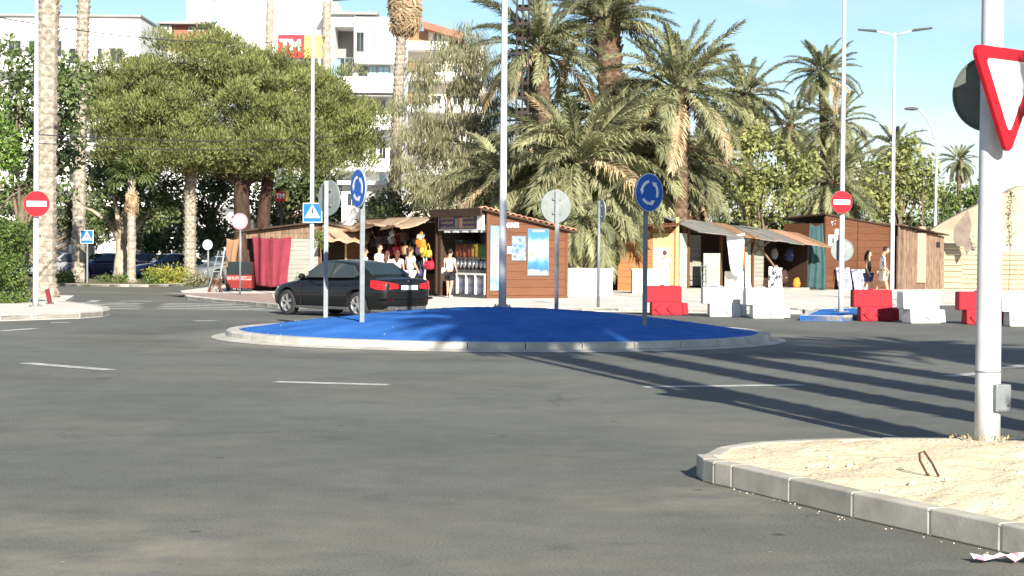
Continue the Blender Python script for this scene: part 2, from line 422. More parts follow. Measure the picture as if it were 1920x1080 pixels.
M['bark_fan'] = pm('fan_palm_bark', (0.42, 0.375, 0.31), (0.22, 0.185, 0.145), scale=4, rough=0.95, bump=0.8, bscale=14, stretch=(1, 1, 2.0))
M['bark_pine'] = pm('pine_bark', (0.075, 0.045, 0.032), (0.030, 0.019, 0.014), scale=4, rough=0.95, bump=0.8, stretch=(2, 2, 0.6))
M['bark_grey'] = pm('pale_bark', (0.42, 0.36, 0.27), (0.28, 0.23, 0.17), scale=3, rough=0.9, bump=0.5)
M['twig'] = pm('twig_bark', (0.22, 0.17, 0.12), (0.13, 0.10, 0.07), scale=5, rough=0.9)
M['frond'] = leafm('palm_leaf', (0.175, 0.188, 0.095), (0.43, 0.430, 0.245), scale=0.7, trans=0.38, objrand=0.22)
M['frond_deep'] = leafm('palm_leaf_deep', (0.115, 0.138, 0.068), (0.31, 0.325, 0.172), scale=0.7, trans=0.35, objrand=0.2)
M['frond_dry'] = leafm('palm_leaf_dry', (0.30, 0.22, 0.125), (0.54, 0.44, 0.27), scale=0.9, trans=0.15, objrand=0.2)
M['fan_leaf'] = leafm('fan_leaf', (0.06, 0.10, 0.03), (0.14, 0.17, 0.06), scale=0.8, trans=0.25, objrand=0.15)
M['fan_dry'] = leafm('fan_leaf_dry', (0.24, 0.165, 0.095), (0.46, 0.35, 0.21), scale=0.8, trans=0.15, objrand=0.18)
M['pine'] = leafm('pine_needles', (0.066, 0.084, 0.026), (0.300, 0.330, 0.115), scale=0.7, trans=0.3)
M['ficus'] = leafm('ficus_leaf', (0.050, 0.080, 0.026), (0.170, 0.220, 0.080), scale=0.7, trans=0.25)
M['bright_leaf'] = leafm('bright_leaf', (0.09, 0.17, 0.03), (0.21, 0.33, 0.065), scale=0.8, trans=0.35)
M['carob'] = leafm('yellow_green_leaf', (0.105, 0.135, 0.042), (0.36, 0.38, 0.135), scale=0.8, trans=0.3)
M['pepper'] = leafm('drooping_olive_leaf', (0.135, 0.142, 0.075), (0.38, 0.370, 0.215), scale=0.6, trans=0.4)
M['hedge'] = leafm('hedge_leaf', (0.050, 0.085, 0.018), (0.150, 0.210, 0.050), scale=1.0, trans=0.25)
M['yellow_shrub'] = leafm('yellow_shrub_leaf', (0.16, 0.19, 0.03), (0.42, 0.40, 0.08), scale=1.2, trans=0.3)
M['dark_leaf'] = leafm('dark_leaf', (0.036, 0.055, 0.020), (0.115, 0.145, 0.055), scale=0.8, trans=0.2)
M['skin'] = pm('skin', (0.52, 0.30, 0.20), (0.46, 0.26, 0.17), scale=8, rough=0.6)
M['hair_dark'] = pm('dark_hair', (0.020, 0.014, 0.011), (0.035, 0.024, 0.018), scale=20, rough=0.6, stretch=(1, 1, 0.2))
M['hair_brown'] = pm('brown_hair', (0.11, 0.045, 0.030), (0.075, 0.03, 0.02), scale=20, rough=0.6, stretch=(1, 1, 0.2))
M['cloth_white'] = pm('white_shirt', (0.78, 0.77, 0.75), (0.68, 0.67, 0.65), scale=5, rough=0.9)
M['cloth_black'] = pm('black_garment', (0.018, 0.019, 0.024), (0.030, 0.030, 0.036), scale=5, rough=0.9)
M['cloth_blue'] = pm('denim', (0.05, 0.065, 0.13), (0.035, 0.045, 0.10), scale=8, rough=0.9)
M['cloth_cream'] = pm('cream_garment', (0.66, 0.58, 0.47), (0.58, 0.50, 0.40), scale=5, rough=0.9)
M['cloth_pink'] = pm('pink_garment', (0.62, 0.30, 0.30), (0.54, 0.24, 0.24), scale=5, rough=0.9)
M['wire'] = pm('cable_black', (0.05, 0.05, 0.05), (0.07, 0.07, 0.07), scale=5, rough=0.7)

# ================================================================== THE GROUND
def sheet(name, poly, z, mat, kind='structure', parent=None):
    o = MB().add([(p[0], p[1], z) for p in poly], [tuple(range(len(poly)))]).build(name, mat, parent)
    if parent is None: tag(o, kind=kind)
    return o
road = sheet('road', [(-2500, -400), (2500, -400), (2500, 4500), (-2500, 4500)], 0.0, M['asphalt'])

# promenade in front of the stalls: raised slab with a kerb line
def g2(px, py, z=0.0):
    p = gnd(px, py, z); return (p.x, p.y)
prom = [g2(345, 557), g2(352, 562), g2(400, 567), g2(460, 572), g2(524, 578), (-6.2, 53.0), (-2.0, 52.5), (4.0, 51.8), (7.9, 51.2), (9.2, 54.0), (13.2, 61.0), (24, 67), (70, 76), (70, 140), (-12, 140), (-12.6, 84), g2(338, 550)]
pv = MB().slab(prom, -0.02, 0.10).build('promenade_pavement', M['paving']); tag(pv, kind='structure')
def kerb_run(pts, width, z0, z1, parent, mat, step=1.0, closed=False, bev=0.012, joint=0.012, inner=True, mortar=None):
    """kerb stones along a polyline; each stone a mesh of its own"""
    P = [Vector((p[0], p[1], 0)) for p in pts]
    if closed: P.append(P[0])
    for a, b in zip(P[:-1], P[1:]):
        L = (b-a).length; n = max(1, round(L/step)); d = (b-a)/L
        nrm = Vector((-d.y, d.x, 0)) * (1 if inner else -1)
        for i in range(n):
            p = a + d*(L*i/n + joint/2); q = a + d*(L*(i+1)/n - joint/2)
            bt = [p, q, q+nrm*width, p+nrm*width]
            if not inner: bt = [bt[3], bt[2], bt[1], bt[0]]
            MB().hexa([(v.x, v.y, z0) for v in bt], [(v.x, v.y, z1) for v in bt]).build('kerb_stone', mat, parent, bevel=bev)
            if mortar:
                p = a + d*(L*i/n - joint/2 - .002); q = a + d*(L*i/n + joint/2 + .002); s_ = nrm*.006
                bt = [p+s_, q+s_, q+nrm*(width-.004), p+nrm*(width-.004)]
                MB().hexa([(v.x, v.y, z0) for v in bt], [(v.x, v.y, z1-.006) for v in bt]).build('mortar_joint', mortar, parent)
kerb_run(prom[1:13], 0.14, 0.0, 0.112, pv, M['kerb'], step=1.0)
# reddish paving inlay round the left stall
sheet('red_paving', [(p[0], p[1]) for p in [g2(352, 553, .1), g2(440, 563, .1), g2(520, 571, .1), (-8.5, 66), (-12.3, 66)]], 0.104, M['paving_red'], parent=pv)

# left kerbed island (bright pavement tip)
li = [(-28, 42.6), g2(0, 602), g2(60, 600), g2(150, 597), g2(192, 594), g2(207, 590), g2(203, 585), g2(180, 580), g2(120, 573), (-14.2, 60.5), (-28, 63)]
lo = MB().slab(li, -0.02, 0.12).build('left_pavement', M['paving']); tag(lo, kind='structure')
kerb_run(li[0:9], 0.16, 0.0, 0.135, lo, M['kerb'], step=1.0)

# planted verge far left (hedges, trunks), beyond the side road
ve = [(-42, 84), (-29, 83.5), (-21, 83), (-18.2, 80.5), (-15.6, 80.2), (-14.6, 84), (-14.2, 100), (-42, 100)]
vo_ = MB().slab(ve, -0.02, 0.10).build('planted_verge', M['earth']); tag(vo_, kind='structure')
kerb_run(ve[0:6], 0.14, 0.0, 0.115, vo_, M['kerb'], step=1.0)

# roundabout: apron ring, kerb stones, blue mound
def mound_z(r):
    t = min(1.0, r/4.98)
    return 0.13 + 0.445*(1 - t**1.55)
mb = MB(); NR, NA = 26, 96
mb.v.append((RC.x, RC.y, mound_z(0)))
for j in range(1, NR+1):
    r = 4.98*j/NR
    for i in range(NA):
        a = 2*PI*i/NA
        z = mound_z(r) + (random.uniform(-0.009, 0.009) + 0.02*math.sin(3*a+1)*math.sin(PI*r/4.98) if j < NR else 0)
        mb.v.append((RC.x + r*math.cos(a), RC.y + r*math.sin(a), z))
for i in range(NA):
    mb.f.append((0, 1+i, 1+(i+1) % NA)); mb.m.append(0)
for j in range(NR-1):
    for i in range(NA):
        i2 = (i+1) % NA
        mb.f.append((1+j*NA+i, 1+(j+1)*NA+i, 1+(j+1)*NA+i2, 1+j*NA+i2)); mb.m.append(0)
isl = mb.build('roundabout_island', M['blue_ground'], smooth=True); tag(isl, kind='structure')
ap = MB()
for i in range(NA):
    a0, a1 = 2*PI*i/NA, 2*PI*(i+1)/NA
    q = lambda r, a, z: (RC.x + r*math.cos(a), RC.y + r*math.sin(a), z)
    ap.add([q(5.20, a0, .045), q(5.48, a0, .006), q(5.48, a1, .006), q(5.20, a1, .045)], [(0, 1, 2, 3)])
ap.build('apron', M['apron'], isl)
NK = 34
for i in range(NK):
    a0, a1 = 2*PI*i/NK + .0016, 2*PI*(i+1)/NK - .0016
    k = MB(); seg = 3
    prof = [(5.215, 0.02), (5.20, 0.125), (5.17, 0.145), (4.96, 0.150), (4.96, 0.02)]
    for s_ in range(seg+1):
        a = a0 + (a1-a0)*s_/seg
        for r, z in prof: k.v.append((RC.x + r*math.cos(a), RC.y + r*math.sin(a), z))
    n = len(prof)
    for s_ in range(seg):
        for j in range(n-1):
            k.f.append((s_*n+j, (s_+1)*n+j, (s_+1)*n+j+1, s_*n+j+1)); k.m.append(0)
    k.f.append(tuple(range(n))); k.f.append(tuple(seg*n+j for j in reversed(range(n)))); k.m += [0, 0]
    k.build('kerb_stone', M['kerb'], isl)

# right-hand sandy island in the foreground
front = [(1305, 893), (1318, 903), (1338, 909), (1372, 916), (1480, 943), (1598, 972), (1742, 1005), (1875, 1036)]
F2 = [g2(*p) for p in front]
d_ = Vector((F2[-1][0]-F2[-2][0], F2[-1][1]-F2[-2][1], 0)).normalized()
last = Vector((F2[-1][0], F2[-1][1], 0))
ext = [last + d_*(0.62*i) for i in range(1, 8)]
back = [g2(1950, 823, .16), g2(1800, 821, .16), g2(1650, 820, .16), g2(1500, 823, .16), g2(1400, 829, .16), g2(1345, 838, .16), g2(1318, 852, .16)]
far_r = [(9.5, 15.1)]
loop = [(p[0], p[1]) for p in F2] + [(p.x, p.y) for p in ext] + [(ext[-1].x+5, ext[-1].y+1.0)] + far_r + back
# sand surface: filled grid with a gentle swell
si = bpy.data.meshes.new('sand_island')
bm = bmesh.new()
vs = [bm.verts.new((p[0], p[1], 0.15)) for p in loop]
fc = bm.faces.new(vs)
bmesh.ops.triangulate(bm, faces=[fc])
for _ in range(4):
    bmesh.ops.subdivide_edges(bm, edges=[e for e in bm.edges if e.calc_length() > 0.22], cuts=1, use_grid_fill=False)
    bmesh.ops.triangulate(bm, faces=bm.faces[:])
def poly_dist(x, y):
    best = 9
    for (ax, ay), (bx, by) in zip(loop, loop[1:]+loop[:1]):
        dx, dy = bx-ax, by-ay; t = max(0, min(1, ((x-ax)*dx+(y-ay)*dy)/(dx*dx+dy*dy+1e-9)))
        best = min(best, math.hypot(x-ax-t*dx, y-ay-t*dy))
    return best
for v in bm.verts:
    d = poly_dist(v.co.x, v.co.y)
    v.co.z = 0.147 + 0.05*min(1, d/0.9) + (random.uniform(-0.012, 0.012) + 0.012*math.sin(5*v.co.x)*math.sin(4*v.co.y) if d > 0.12 else 0)
bm.normal_update(); bm.to_mesh(si); bm.free()
si.materials.append(M['sand'])
for p in si.polygons: p.use_smooth = True
sand = put('sand_island', si); tag(sand, kind='structure')
kb = F2 + [(p.x, p.y) for p in ext]
for a, b in zip(kb[:-1], kb[1:]):
    kerb_run([a, b], 0.13, 0.0, 0.165, sand, M['kerb_grey'], step=9, bev=0.012, joint=0.014, mortar=M['mortar'])
bk = far_r + back + [F2[0]]
for a, b in zip(bk[:-1], bk[1:]):
    kerb_run([a, b], 0.13, 0.0, 0.160, sand, M['kerb_grey'], step=0.9, bev=0.016, joint=0.010)
# loose pebbles and clods on the sand and along the kerb foot
pb = MB()
for _ in range(5000):
    x, y = random.uniform(1.5, 6.5), random.uniform(8.5, 15.0)
    inside = False; j = len(loop)-1
    for i in range(len(loop)):
        xi, yi = loop[i]; xj, yj = loop[j]
        if (yi > y) != (yj > y) and x < (xj-xi)*(y-yi)/(yj-yi)+xi: inside = not inside
        j = i
    d = poly_dist(x, y)
    if inside and d > 0.2 and random.random() < .14:
        r = random.uniform(0.004, 0.016) if random.random() < .9 else random.uniform(.016, .03); pb.ball((x, y, 0.147+0.05*min(1, d/0.9)), (r, r*1.2, r*0.7), 5, 4)
    elif (not inside) and d < 0.05 + 0.16*random.random()**3:
        r = random.uniform(0.003, 0.007); pb.ball((x, y, r*0.4), (r, r, r*0.7), 5, 4)
for _ in range(160):     # dry leaf bits and small dark clods
    x, y = random.uniform(1.6, 6.0), random.uniform(9.0, 14.8); d = poly_dist(x, y); r = random.uniform(.008, .02)
    if d > .25 and y > 9.4 and x > 1.75 + max(0, 13.2 - y)*.36:
        pb.add([(x-r, y, .2), (x, y-r*.6, .204), (x+r, y, .2+r*.4), (x, y+r*.6, .203)], [(0, 1, 2, 3)], 1)
o = pb.build('gravel', [M['sand'], M['twig']]); tag(o, 'loose sandy pebbles scattered on the foreground island and kerb foot', 'gravel', kind='stuff')

pb = MB()
for _ in range(110):     # pale specks of grit on the blue mound
    a, r_ = random.uniform(0, 2*PI), 4.9*math.sqrt(random.random()); s_ = random.uniform(.004, .011)
    pb.ball((RC.x + r_*math.cos(a), RC.y + r_*math.sin(a), mound_z(r_)+.012), (s_, s_, s_*.7), 5, 4)
o = pb.build('grit', M['kerb']); tag(o, 'pale specks of grit scattered over the blue mound', 'gravel', kind='stuff')
bo = gnd(94, 570, .12)
tb = thing('marker_post', 'short leaning maroon marker post at the foot of the thick palm', 'post', (bo.x, bo.y, .12)); tb.rotation_euler = (0, R(-12), 0)
MB().box(-.06, .06, -.03, .03, -.03, .42).build('post', pm('maroon_paint', (.16, .02, .035), (.12, .016, .03), scale=6), tb, bevel=.008)
MB().box(-.09, .09, -.06, .06, -.02, .02).build('foot', M['dark_grey'], tb)
# small blue splitter island by the right no-entry sign
sp = [g2(1500, 601), g2(1580, 603), g2(1625, 598), g2(1650, 590), g2(1600, 586), g2(1530, 588)]
so = MB().slab(sp, -0.01, 0.13).build('splitter_island', M['blue_ground']); tag(so, kind='structure')
kerb_run(sp, 0.15, 0.0, 0.14, so, M['kerb'], step=0.9, closed=True)

# painted markings
def stripe(a, b, width, name='lane_marking', z=0.004):
    a, b = Vector((a[0], a[1], 0)), Vector((b[0], b[1], 0)); d = (b-a).normalized(); n = Vector((-d.y, d.x, 0))*width/2
    N = max(2, int((b-a).length/0.25)); mb = MB()
    for i in range(N+1):
        p = a + (b-a)*i/N; j1, j2 = random.uniform(.88, 1.06), random.uniform(.88, 1.06)
        mb.v += [tuple(p+n*j1+Vector((0,0,z))), tuple(p-n*j2+Vector((0,0,z)))]
    for i in range(N): mb.f.append((2*i, 2*i+1, 2*i+3, 2*i+2)); mb.m.append(0)
    return mb.build(name, M['paint'], road)
for a, b in (((48, 681), (207, 694)), ((516, 716), (728, 722)), ((1208, 726), (1502, 722)), ((1779, 706), (1842, 700)), ((0, 621), (66, 616)), ((95, 605), (130, 605)), ((365, 602), (405, 601)), ((1886, 690), (1935, 683))):
    stripe(g2(*a), g2(*b), 0.26)
# zebra crossing over the side road
for i in range(11):
    t = i/10
    a = Vector(g2(100, 576)).lerp(Vector(g2(345, 565)), t) if False else None
zx0, zy0 = g2(208, 583); zx1, zy1 = g2(520, 581)
for (pa, pb) in (((98, 577), (262, 579.5)), ((108, 573.5), (268, 576)), ((120, 570.5), (262, 572.5)), ((150, 567.8), (268, 569.6)), ((296, 578), (520, 582)), ((300, 574.5), (500, 578.6)), ((305, 571.5), (470, 575)), ((310, 568.8), (440, 571.6)), ((225, 564.6), (285, 565.4))):
    stripe(g2(*pa), g2(*pb), 0.5, 'crossing_stripe')
stripe(g2(170, 566), g2(182, 563), 0.3, 'lane_marking'); stripe(g2(205, 568), g2(235, 567.5), 0.3, 'lane_marking')
# rebar loop sticking from the sand, litter by the kerb
rb = gnd(1760, 893, 0.19)
w = MB().tube([rb, rb+Vector((-.05, -.02, .09)), rb+Vector((-.10, .0, .165)), rb+Vector((-.125, .02, .15)), rb+Vector((-.118, .03, .10)), rb+Vector((-.08, .03, .03)), rb+Vector((-.05, .04, -.02))], 0.008, 6).build('bent_rebar', M['rust'], smooth=True)
tag(w, 'rusty bent reinforcing bar sticking out of the sandy island', 'rebar')
lt = gnd(1880, 1052, 0.01)
mbp = MB(); 
n = 7
for i in range(n):
    for j in range(4):
        mbp.v.append((lt.x-.16+.32*i/(n-1)+random.uniform(-.01, .01), lt.y-.06+.12*j/3+random.uniform(-.012, .012), .012+random.uniform(0, .045)))
for i in range(n-1):
    for j in range(3):
        mbp.f.append((i*4+j, (i+1)*4+j, (i+1)*4+j+1, i*4+j+1)); mbp.m.append(1 if (i+j) % 3 == 0 else 0)
o = mbp.build('litter_wrapper', [M['white'], M['sign_pink']]); o.modifiers.new('t', 'SOLIDIFY').thickness = 0.002
tag(o, 'crumpled red and white wrapper lying by the foreground kerb', 'litter')

# ================================================================== VEGETATION
def np_quads(name, V, mat, parent=None, loc=None):
    """V: (N,4,3) array of leaf quads -> one mesh"""
    V = np.asarray(V, dtype=np.float32); n = len(V)
    me = bpy.data.meshes.new(name)
    me.vertices.add(n*4); me.vertices.foreach_set('co', V.reshape(-1))
    me.loops.add(n*4); me.loops.foreach_set('vertex_index', np.arange(n*4, dtype=np.int32))
    me.polygons.add(n); me.polygons.foreach_set('loop_start', np.arange(0, n*4, 4, dtype=np.int32))
    me.materials.append(mat); me.update(calc_edges=True); me.validate()
    return put(name, me, parent, loc)
def unit(a):
    return a / (np.linalg.norm(a, axis=-1, keepdims=True) + 1e-9)
def leaf_quads(blobs, density, size, aspect=0.5, mode='leaf', shell=0.55, seed=0):
    """blobs: list of (centre, radii). Leaves spread through the outer part of each blob."""
    g = np.random.default_rng(seed); out = []
    for c, r in blobs:
        r = np.array(r if hasattr(r, '__len__') else (r, r, r), float)
        n = int(density * (r[0]*r[1] + r[1]*r[2] + r[0]*r[2]) / 3)
        d = unit(g.normal(size=(n, 3)))
        rad = shell + (1-shell) * g.random((n, 1))**0.6 + g.normal(size=(n, 1))*0.05
        p = np.array(c) + d * rad * r
        rnd = unit(g.normal(size=(n, 3)))
        if mode == 'pine':      # needle tufts pointing out and up
            d[:, 2] = np.where(d[:, 2] < -.25, -d[:, 2], d[:, 2]); p = np.array(c) + d * rad * r
            t = unit(d*0.9 + np.array((0, 0, 0.7)) + rnd*0.55)
        elif mode == 'droop':   # hanging strands
            t = unit(np.array((0, 0, -1.0)) + d*np.array((.45, .45, 0)) + rnd*0.35)
        else:
            t = unit(rnd + np.array((0, 0, -0.25)))
        nn = unit(d*0.7 + rnd[::-1]*0.8 + np.array((0, 0, .35)))
        b = unit(np.cross(t, nn))
        s = size * (0.6 + 0.8*g.random((n, 1))); w = s*aspect*0.5
        out.append(np.stack([p - b*w*0.35, p + t*s*0.45 - b*w, p + t*s, p + t*s*0.5 + b*w], axis=1))
    return np.concatenate(out)
def sub_blobs(c, r, n, k, seed, flat=1.0, low=-1.0):
    """n small clumps over the surface of a big ellipsoid"""
    g = np.random.default_rng(seed); res = []
    c = np.array(c, float); r = np.array(r, float)
    while len(res) < n:
        d = unit(g.normal(size=3))
        if d[2] < low: continue
        q = c + d*r*(0.45 + 0.55*g.random()**.7)
        s = k*(0.65 + 0.7*g.random())
        res.append((q, (s, s, s*flat)))
    return res
def limb_tree(root, base_r, h, ends, mat, seed=0, lean=(0, 0), n=8, split=0.5, top_frac=1.0):
    """trunk with limbs that reach towards the crown clumps; local coordinates of root"""
    g = random.Random(seed)
    pts, rad = [], []
    for i in range(7):
        t = i/6
        pts.append((lean[0]*t*t + g.uniform(-.05, .05)*base_r*3*t, lean[1]*t + g.uniform(-.05, .05)*base_r*3*t, h*t - 0.1))
        rad.append(base_r*(1.35 if i == 0 else 1.08 if i == 1 else 1.0 - 0.45*t))
    tr = MB().tube(pts, rad, n).build('trunk', mat, root, smooth=True)
    for e in ends:
        s_ = g.uniform(split, 1.0); p0 = Vector(pts[-1])*s_ + Vector(pts[0])*(1-s_)
        e = Vector(e); m1 = p0.lerp(e, .35) + Vector((g.uniform(-.2, .2), g.uniform(-.2, .2), .12*(e-p0).length)); m2 = p0.lerp(e, .7) + Vector((0, 0, .1*(e-p0).length))
        r0 = base_r*0.42
        MB().tube([p0, m1, m2, e], [r0, r0*.7, r0*.45, r0*.15], 6).build('limb', mat, tr, smooth=True)
    return tr

# ---- date palms -------------------------------------------------------------
def frond_mesh(name, L, bend, nl, leafL, seed, mat, vee=0.35, tw=0.0):
    g = random.Random(seed); mb = MB()
    N = 14; pts = []; dirs = []; p = Vector((0, 0, 0)); 
    for i in range(N+1):
        s = i/N; a = -bend*s**1.25
        yaw = tw*s*s
        d = Vector((math.cos(a)*math.cos(yaw), math.cos(a)*math.sin(yaw), math.sin(a)))
        pts.append(p.copy()); dirs.append(d); p = p + d*(L/N)
    mb.tube(pts, [0.045*(1-s/N)**0.8+0.006 for s in range(N+1)], 4)
    for k in range(nl):
        s = 0.16 + 0.84*(k+0.5)/nl
        f = s*N; i = min(N-1, int(f)); q = pts[i].lerp(pts[i+1], f-i); d = dirs[i]
        side = Vector((-d.y, d.x, 0)).normalized(); up = side.cross(d)*-1
        if up.z < 0 and abs(bend) < 1.2: up = -up
        up = d.cross(side)
        ll = leafL*(0.35 + 0.65*math.sin(PI*min(1, (s*0.86+0.08)))**0.6)*(1.0 if s < .85 else .75)
        for sg in (-1, 1):
            fw = 0.55 + 0.5*s
            t = (d*fw + side*sg*g.uniform(.5, 1.05) + up*g.uniform(vee-.4, vee+.35)).normalized()
            l = ll*g.uniform(.8, 1.1)
            w = 0.027*g.uniform(.8, 1.2)
            wv = t.cross(up).normalized()*w
            mid = q + t*l*0.55; tip = q + t*l + Vector((g.uniform(-.06, .06), g.uniform(-.06, .06), -l*g.uniform(.12, .62)))
            b = len(mb.v)
            mb.v += [tuple(q - wv*.5), tuple(q + wv*.5), tuple(mid - wv), tuple(mid + wv), tuple(tip)]
            mb.f += [(b, b+1, b+3, b+2), (b+2, b+3, b+4)]; mb.m += [0, 0]
    return mb.mesh(name, mat)
FR = {}
for key, mt in (('g', 'frond'), ('d', 'frond_deep'), ('y', 'frond_dry')):
    FR[key] = [frond_mesh('frond', 3.5, b, 92, 0.58, 10+i, M[mt], vee=v, tw=tw) for i, (b, v, tw) in enumerate(((0.45, .5, .1), (0.8, .4, -.2), (1.15, .3, .25), (1.5, .2, -.15), (1.9, .1, .1), (2.3, .1, -.3)))]
def bumpy_trunk(root, h, r, mat, lean=(0, 0), seed=0, boots=True, top_r=None, name='trunk'):
    g = random.Random(seed); mb = MB(); n = 10
    pts = []; rad = []
    K = max(6, int(h/0.16)); K = min(K, 60)
    for i in range(K+1):
        t = i/K
        pts.append(Vector((lean[0]*t*t, lean[1]*t*t, h*t - .1)))
        rr = r*(1.25 if t < .04 else 1.0) + ((top_r or r) - r)*t
        rad.append(rr*(1.0 + (0.10 if i % 2 else -0.03)))
    mb.tube(pts, rad, n)
    if boots:   # stubs of cut leaf bases
        for i in range(K):
            for k in range(7):
                a = 2*PI*(k + 0.5*(i % 2))/7 + g.uniform(-.1, .1)
                p = pts[i]; d = Vector((math.cos(a), math.sin(a), 0)); q = p + d*rad[i]*.92
                s = r*0.34*g.uniform(.7, 1.2); u = Vector((-d.y, d.x, 0))
                b = len(mb.v)
                mb.v += [tuple(q-u*s), tuple(q+u*s), tuple(q+u*s*.6+d*s*.8+Vector((0, 0, s*1.3))), tuple(q-u*s*.6+d*s*.8+Vector((0, 0, s*1.3))), tuple(q+Vector((0, 0, s*1.5)))]
                mb.f += [(b, b+1, b+2, b+3), (b+3, b+2, b+4)]; mb.m += [0, 0]
    return mb.build(name, mat, root, smooth=False)
def date_palm(label, px, py, Y, size=1.0, n=44, key='g', ground_z=0.0, r=0.26, lo=-62, hi=78, dry=0.10, seed=0, group='date palms behind the stalls', trunk=True, lean=None, cx=None, cz=None, droop=0.0):
    g = random.Random(seed*13+5)
    if cx is None:
        top = at(px, py, Y); cx, cz = top.x, top.z
    lean = lean or (g.uniform(-.5, .5), g.uniform(-.3, .3))
    base = Vector((cx - lean[0], Y - lean[1], ground_z))
    t = thing('date_palm', label, 'palm tree', base, 0, group)
    h = cz - ground_z
    bumpy_trunk(t, h, r*size**.5, M['bark_palm'], lean, seed, top_r=r*1.15*size**.5)
    c = Vector((lean[0], lean[1], h-.05))
    for i in range(n):
        f = (i+0.5)/n
        el = hi + (lo-hi)*f**0.85 + g.uniform(-9, 9)
        az = i*2.39996 + g.uniform(-.25, .25)
        if el > 50: v = g.choice((0, 0, 1))
        elif el > 15: v = g.choice((1, 1, 2))
        elif el > -20: v = g.choice((1, 2, 3))
        else: v = g.choice((0, 1, 2))
        if droop and g.random() < droop: v = min(5, v+2)
        k = key
        if f > 1-dry or g.random() < dry*.25: k = 'y'
        elif g.random() < .25: k = 'd' if key == 'g' else 'g'
        s = size*g.uniform(.82, 1.12)*(0.8 if el > 60 else 1.0)
        o = put('frond', FR[k][v], t, c + Vector((math.cos(az), math.sin(az), 0))*r*.5 + Vector((0, 0, -f*.35)), (g.uniform(-.35, .35), -R(el), az))
        o.scale = (s, s, s)
    return t

DP = [
 dict(label='tall date palm with wide crown just left of the bare brown palm trunk', px=1014, py=84, Y=80, size=.95, n=40, seed=1, lo=-22, dry=.06),
 dict(label='date palm with thick bare brown trunk and fronds reaching past the top of the picture', px=1137, py=30, Y=84, size=1.0, n=40, seed=2, r=.5, lo=-8, dry=.06),
 dict(label='tall date palm whose pale fronds sweep up against the sky right of the roundabout sign', px=1272, py=160, Y=77, size=1.0, n=52, seed=3, r=.34, hi=82, lo=-35),
 dict(label='big low date palm with dense grey green crown above the orange slush kiosk', px=1080, py=300, Y=73, size=1.2, n=80, seed=4, hi=70, lo=-75, droop=.3),
 dict(label='bushy date palm leaning over the wooden shack with dry hanging fronds', px=1195, py=315, Y=79, size=1.1, n=76, seed=5, lo=-80, dry=.3, droop=.3),
 dict(label='low date palm with orange drooping fronds behind the central lamp post', px=955, py=335, Y=76, size=.95, n=60, seed=6, lo=-70, dry=.3, droop=.5, hi=60),
 dict(label='date palm with soft pale crown standing above the leafy yellow green tree', px=1400, py=172, Y=95, size=.78, n=44, seed=7, lo=-60),
 dict(label='slender tall date palm with dark stiff crown and exposed trunk against blue sky', px=1543, py=130, Y=90, size=.56, n=44, key='d', seed=8, lo=-40, hi=84, dry=.12, r=.26, droop=0),
 dict(label='small date palm between the pale crowned palm and the slender dark palm', px=1482, py=228, Y=100, size=.58, n=34, key='d', seed=9),
 dict(label='date palm with sunlit crown right behind the no entry sign post', px=1566, py=225, Y=88, size=.62, n=38, seed=10),
 dict(label='date palm top showing above the rounded tree by the double arm lamp', px=1678, py=268, Y=108, size=.55, n=34, key='d', seed=11, dry=.05),
 dict(label='small lone date palm far off near the right edge of the sky', px=1799, py=298, Y=150, size=.50, n=36, key='d', seed=12, dry=.05, r=.22),
 dict(label='low spreading date palm behind the brown wooden kiosk', px=1562, py=335, Y=86, size=.8, n=50, seed=13, lo=-75),
 dict(label='date palm in the thick of the grove, right of the bare brown trunk', px=1160, py=225, Y=84, size=.95, n=56, seed=16, lo=-85, dry=.25, droop=.3),
 dict(label='date palm in the thick of the grove behind the lattice mast', px=1005, py=225, Y=84, size=.85, n=52, seed=17, lo=-85, dry=.25, droop=.3),
 dict(label='date palm with drooping crown between the grove and the leafy tree', px=1300, py=300, Y=82, size=.8, n=52, seed=18, lo=-85, dry=.25, droop=.3),
 dict(label='short date palm with dry fronds drooping beside the orange shack', px=1152, py=400, Y=78, size=.72, n=26, seed=14, lo=-88, dry=.4, droop=.6, r=.2),
 dict(label='young palm with hanging green fronds right of the slush kiosk', px=1098, py=405, Y=70, size=.62, n=34, seed=15, lo=-85, dry=.1, droop=.6, r=.2, hi=55),
]
for d in DP:
    d['n'] = int(d['n']*1.12)
    date_palm(**d)
# palms out of the picture on the right, whose shadows reach over the road and the island
for i, (x, y, h, s, lab) in enumerate(((6.05, 9.0, 11.4, .50, 'date palm outside the picture right of the sandy island, nearest the road'),
                                       (7.15, 10.5, 12.3, .62, 'second date palm outside the picture right of the sandy island'),
                                       (8.5, 10.5, 12.2, .78, 'third date palm outside the picture right of the sandy island'),
                                       (9.9, 10.5, 11.2, .70, 'fourth date palm outside the picture right of the camera'),
                                       (13.0, 12.0, 9.4, .7, 'fifth date palm outside the picture, furthest right'))):
    date_palm(lab, 0, 0, y, s, 84, 'g', 0.0, .36, -60, 80, .1, 40+i, 'date palms right of the picture', cx=x, cz=h, lean=(.2, .1))

